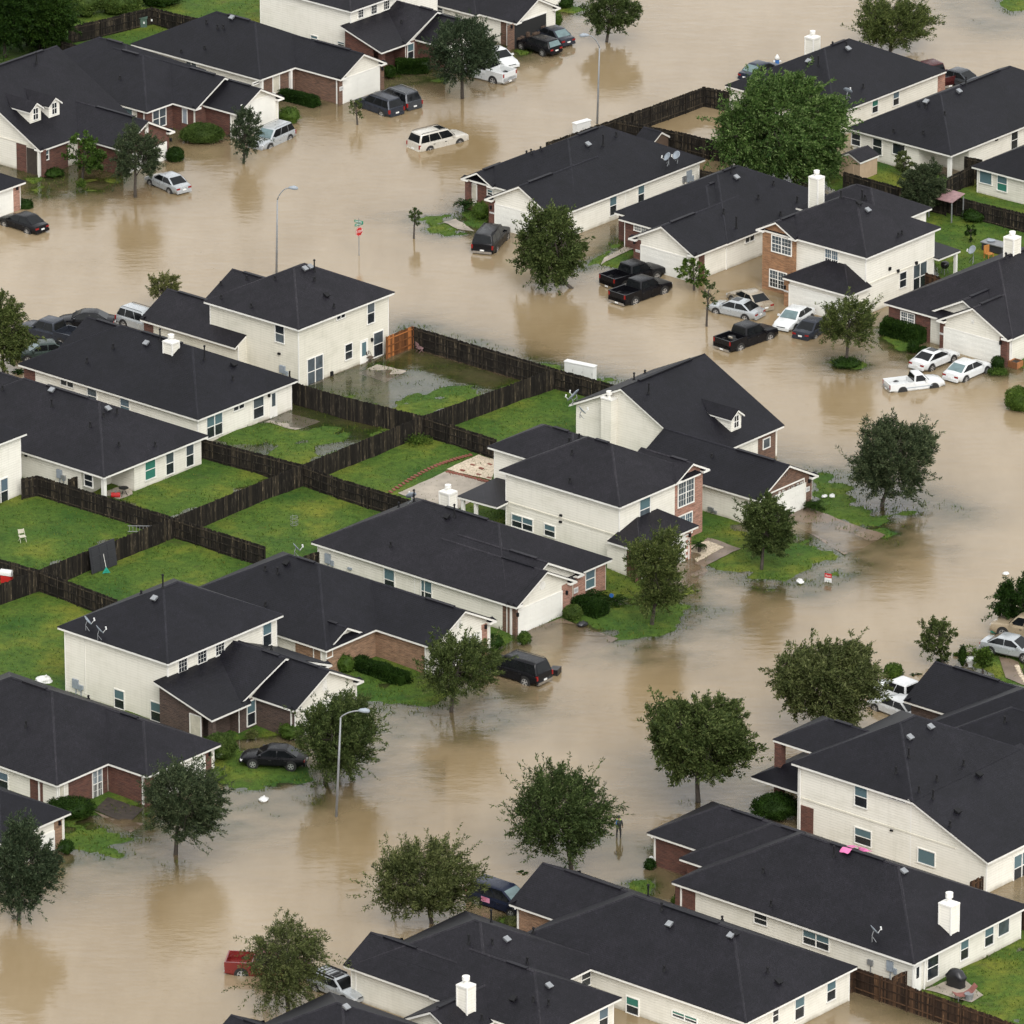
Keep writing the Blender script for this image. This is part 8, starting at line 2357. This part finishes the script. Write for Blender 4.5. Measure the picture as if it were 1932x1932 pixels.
# ------------------------------------------------------------------ person wading
def person(label, px, rz):
    B = at(px, 0.0)
    root = empty('person', (B.x, B.y, -.12), rz, label, 'person')
    sk = {'pelvis': (0,0,.95), 'waist': (0,.0,1.1), 'chest': (0,.0,1.32), 'neck': (0,0,1.52), 'head0': (0,-.01,1.6), 'head1': (0,-.015,1.74),
          'hl': (-.1,0,.92), 'kl': (-.12,-.03,.5), 'al': (-.13,.0,.09), 'tl': (-.14,-.14,.03), 'hr': (.1,0,.92), 'kr': (.13,.02,.5), 'ar': (.14,.03,.09), 'tr': (.15,-.11,.03),
          'sl': (-.19,0,1.44), 'el': (-.27,.02,1.17), 'wl': (-.24,-.12,.95), 'fl': (-.23,-.16,.86), 'sr': (.19,0,1.44), 'er': (.34,-.06,1.26), 'wr': (.27,-.2,1.46), 'fr': (.24,-.24,1.54)}
    rad = {'pelvis': .155, 'waist': .14, 'chest': .17, 'neck': .06, 'head0': .085, 'head1': .1, 'hl': .1, 'kl': .066, 'al': .048, 'tl': .04, 'hr': .1, 'kr': .066, 'ar': .048, 'tr': .04,
           'sl': .075, 'el': .05, 'wl': .036, 'fl': .04, 'sr': .075, 'er': .05, 'wr': .036, 'fr': .04}
    ed = [('pelvis','waist'), ('waist','chest'), ('chest','neck'), ('neck','head0'), ('head0','head1'), ('pelvis','hl'), ('hl','kl'), ('kl','al'), ('al','tl'), ('pelvis','hr'), ('hr','kr'), ('kr','ar'), ('ar','tr'),
          ('chest','sl'), ('sl','el'), ('el','wl'), ('wl','fl'), ('chest','sr'), ('sr','er'), ('er','wr'), ('wr','fr')]
    ks = list(sk); me = bpy.data.meshes.new('body'); me.from_pydata([sk[k_] for k_ in ks], [(ks.index(a), ks.index(b_)) for a, b_ in ed], [])
    o = bpy.data.objects.new('body', me); COL.objects.link(o); o.parent = root
    s_ = o.modifiers.new('skin', 'SKIN'); u_ = o.modifiers.new('sub', 'SUBSURF'); u_.levels = 2; u_.render_levels = 2
    for i, k_ in enumerate(ks):
        me.skin_vertices[0].data[i].radius = (rad[k_], rad[k_] * (.72 if k_ in ('chest', 'waist', 'pelvis') else 1)); me.skin_vertices[0].data[i].use_root = (k_ == 'pelvis')
    dg = bpy.context.evaluated_depsgraph_get(); dg.update()
    m2 = bpy.data.meshes.new_from_object(o.evaluated_get(dg)); o.modifiers.clear(); o.data = m2
    m2.materials.clear()
    for mm in ('skin', 'shirt', 'trouser'): m2.materials.append(M[mm])
    for p in m2.polygons:
        z = p.center.z; x = p.center.x
        p.material_index = 0 if (z > 1.5 or (abs(x) > .22 and (z < 1.02 or p.center.y < -.13))) else (2 if z < .98 else 1)
    m2.polygons.foreach_set('use_smooth', [True] * len(m2.polygons))
    # fingers
    fg = MB()
    for wx, wy, wz, d in ((-.23, -.16, .86, Vector((.1, -.5, -.85))), (.24, -.24, 1.54, Vector((-.4, -.3, .85)))):
        for i in range(4): s0 = Vector((wx - .03 + i * .02, wy, wz)); fg.tube([s0, s0 + d * .05, s0 + d * .085 + Vector((0, -.015, 0))], [.011, .01, .007], 6)
        s0 = Vector((wx + .035, wy, wz)); fg.tube([s0, s0 + Vector((.03, -.02, 0)) + d * .03], [.012, .009], 6)
    fg.build('fingers', M['skin'], root)
    hr_ = MB()
    vs = []; n1, n2 = 10, 7
    for i in range(n2 + 1):
        t = math.pi * .62 * i / n2
        for k_ in range(n1): ph = 2 * math.pi * k_ / n1; vs.append((.118 * math.sin(t) * math.cos(ph), .01 + .125 * math.sin(t) * math.sin(ph), 1.71 + .125 * math.cos(t)))
    hr_.add(vs, [(i * n1 + k_, i * n1 + (k_ + 1) % n1, (i + 1) * n1 + (k_ + 1) % n1, (i + 1) * n1 + k_) for i in range(n2) for k_ in range(n1)]); hr_.build('cap', M['cap'], root, smooth=True)
    fc_ = MB()
    for x in (-.035, .035): fc_.tube([(x, -.105, 1.69), (x, -.116, 1.69)], .012, 8)
    fc_.build('eyes', M['rubber'], root)
    vs_ = MB(); vs_.tube([(0, .0, 1.02), (0, 0, 1.2), (0, 0, 1.4), (0, 0, 1.47)], [.185, .19, .205, .12], 14)
    for i, v in enumerate(vs_.v): vs_.v[i] = (v[0], v[1] * .72, v[2])
    vs_.build('life_vest', M['cap'], root, smooth=True)
    st = MB(); st.tube([(.1, -.13, 1.48), (.14, -.16, 1.3), (.15, -.15, 1.08)], .035, 7); st.tube([(.1, .13, 1.48), (.14, .16, 1.3), (.15, .15, 1.08)], .035, 7); st.build('strap', M['blue'], root)
    cl = MB()
    for s0 in (-1, 1): cl.tube([(s0 * .1, -.1, 1.5), (s0 * .14, 0, 1.52), (s0 * .1, .1, 1.5)], .03, 6)
    cl.build('collar', M['lime'], root)
M['skin'] = plain('skin', (0.25, 0.15, 0.1), .6); M['shirt'] = plain('dark_shirt', (0.02, 0.022, 0.02), .8); M['trouser'] = plain('dark_trousers', (0.01, 0.011, 0.01), .7); M['cap'] = plain('dark_vest', (0.018, 0.022, 0.02), .8); M['lime'] = plain('lime', (0.3, 0.45, 0.05), .7)
person('person in dark clothes and vest with blue strap wading beside a wide tree', q(31,1561,448), R(165))
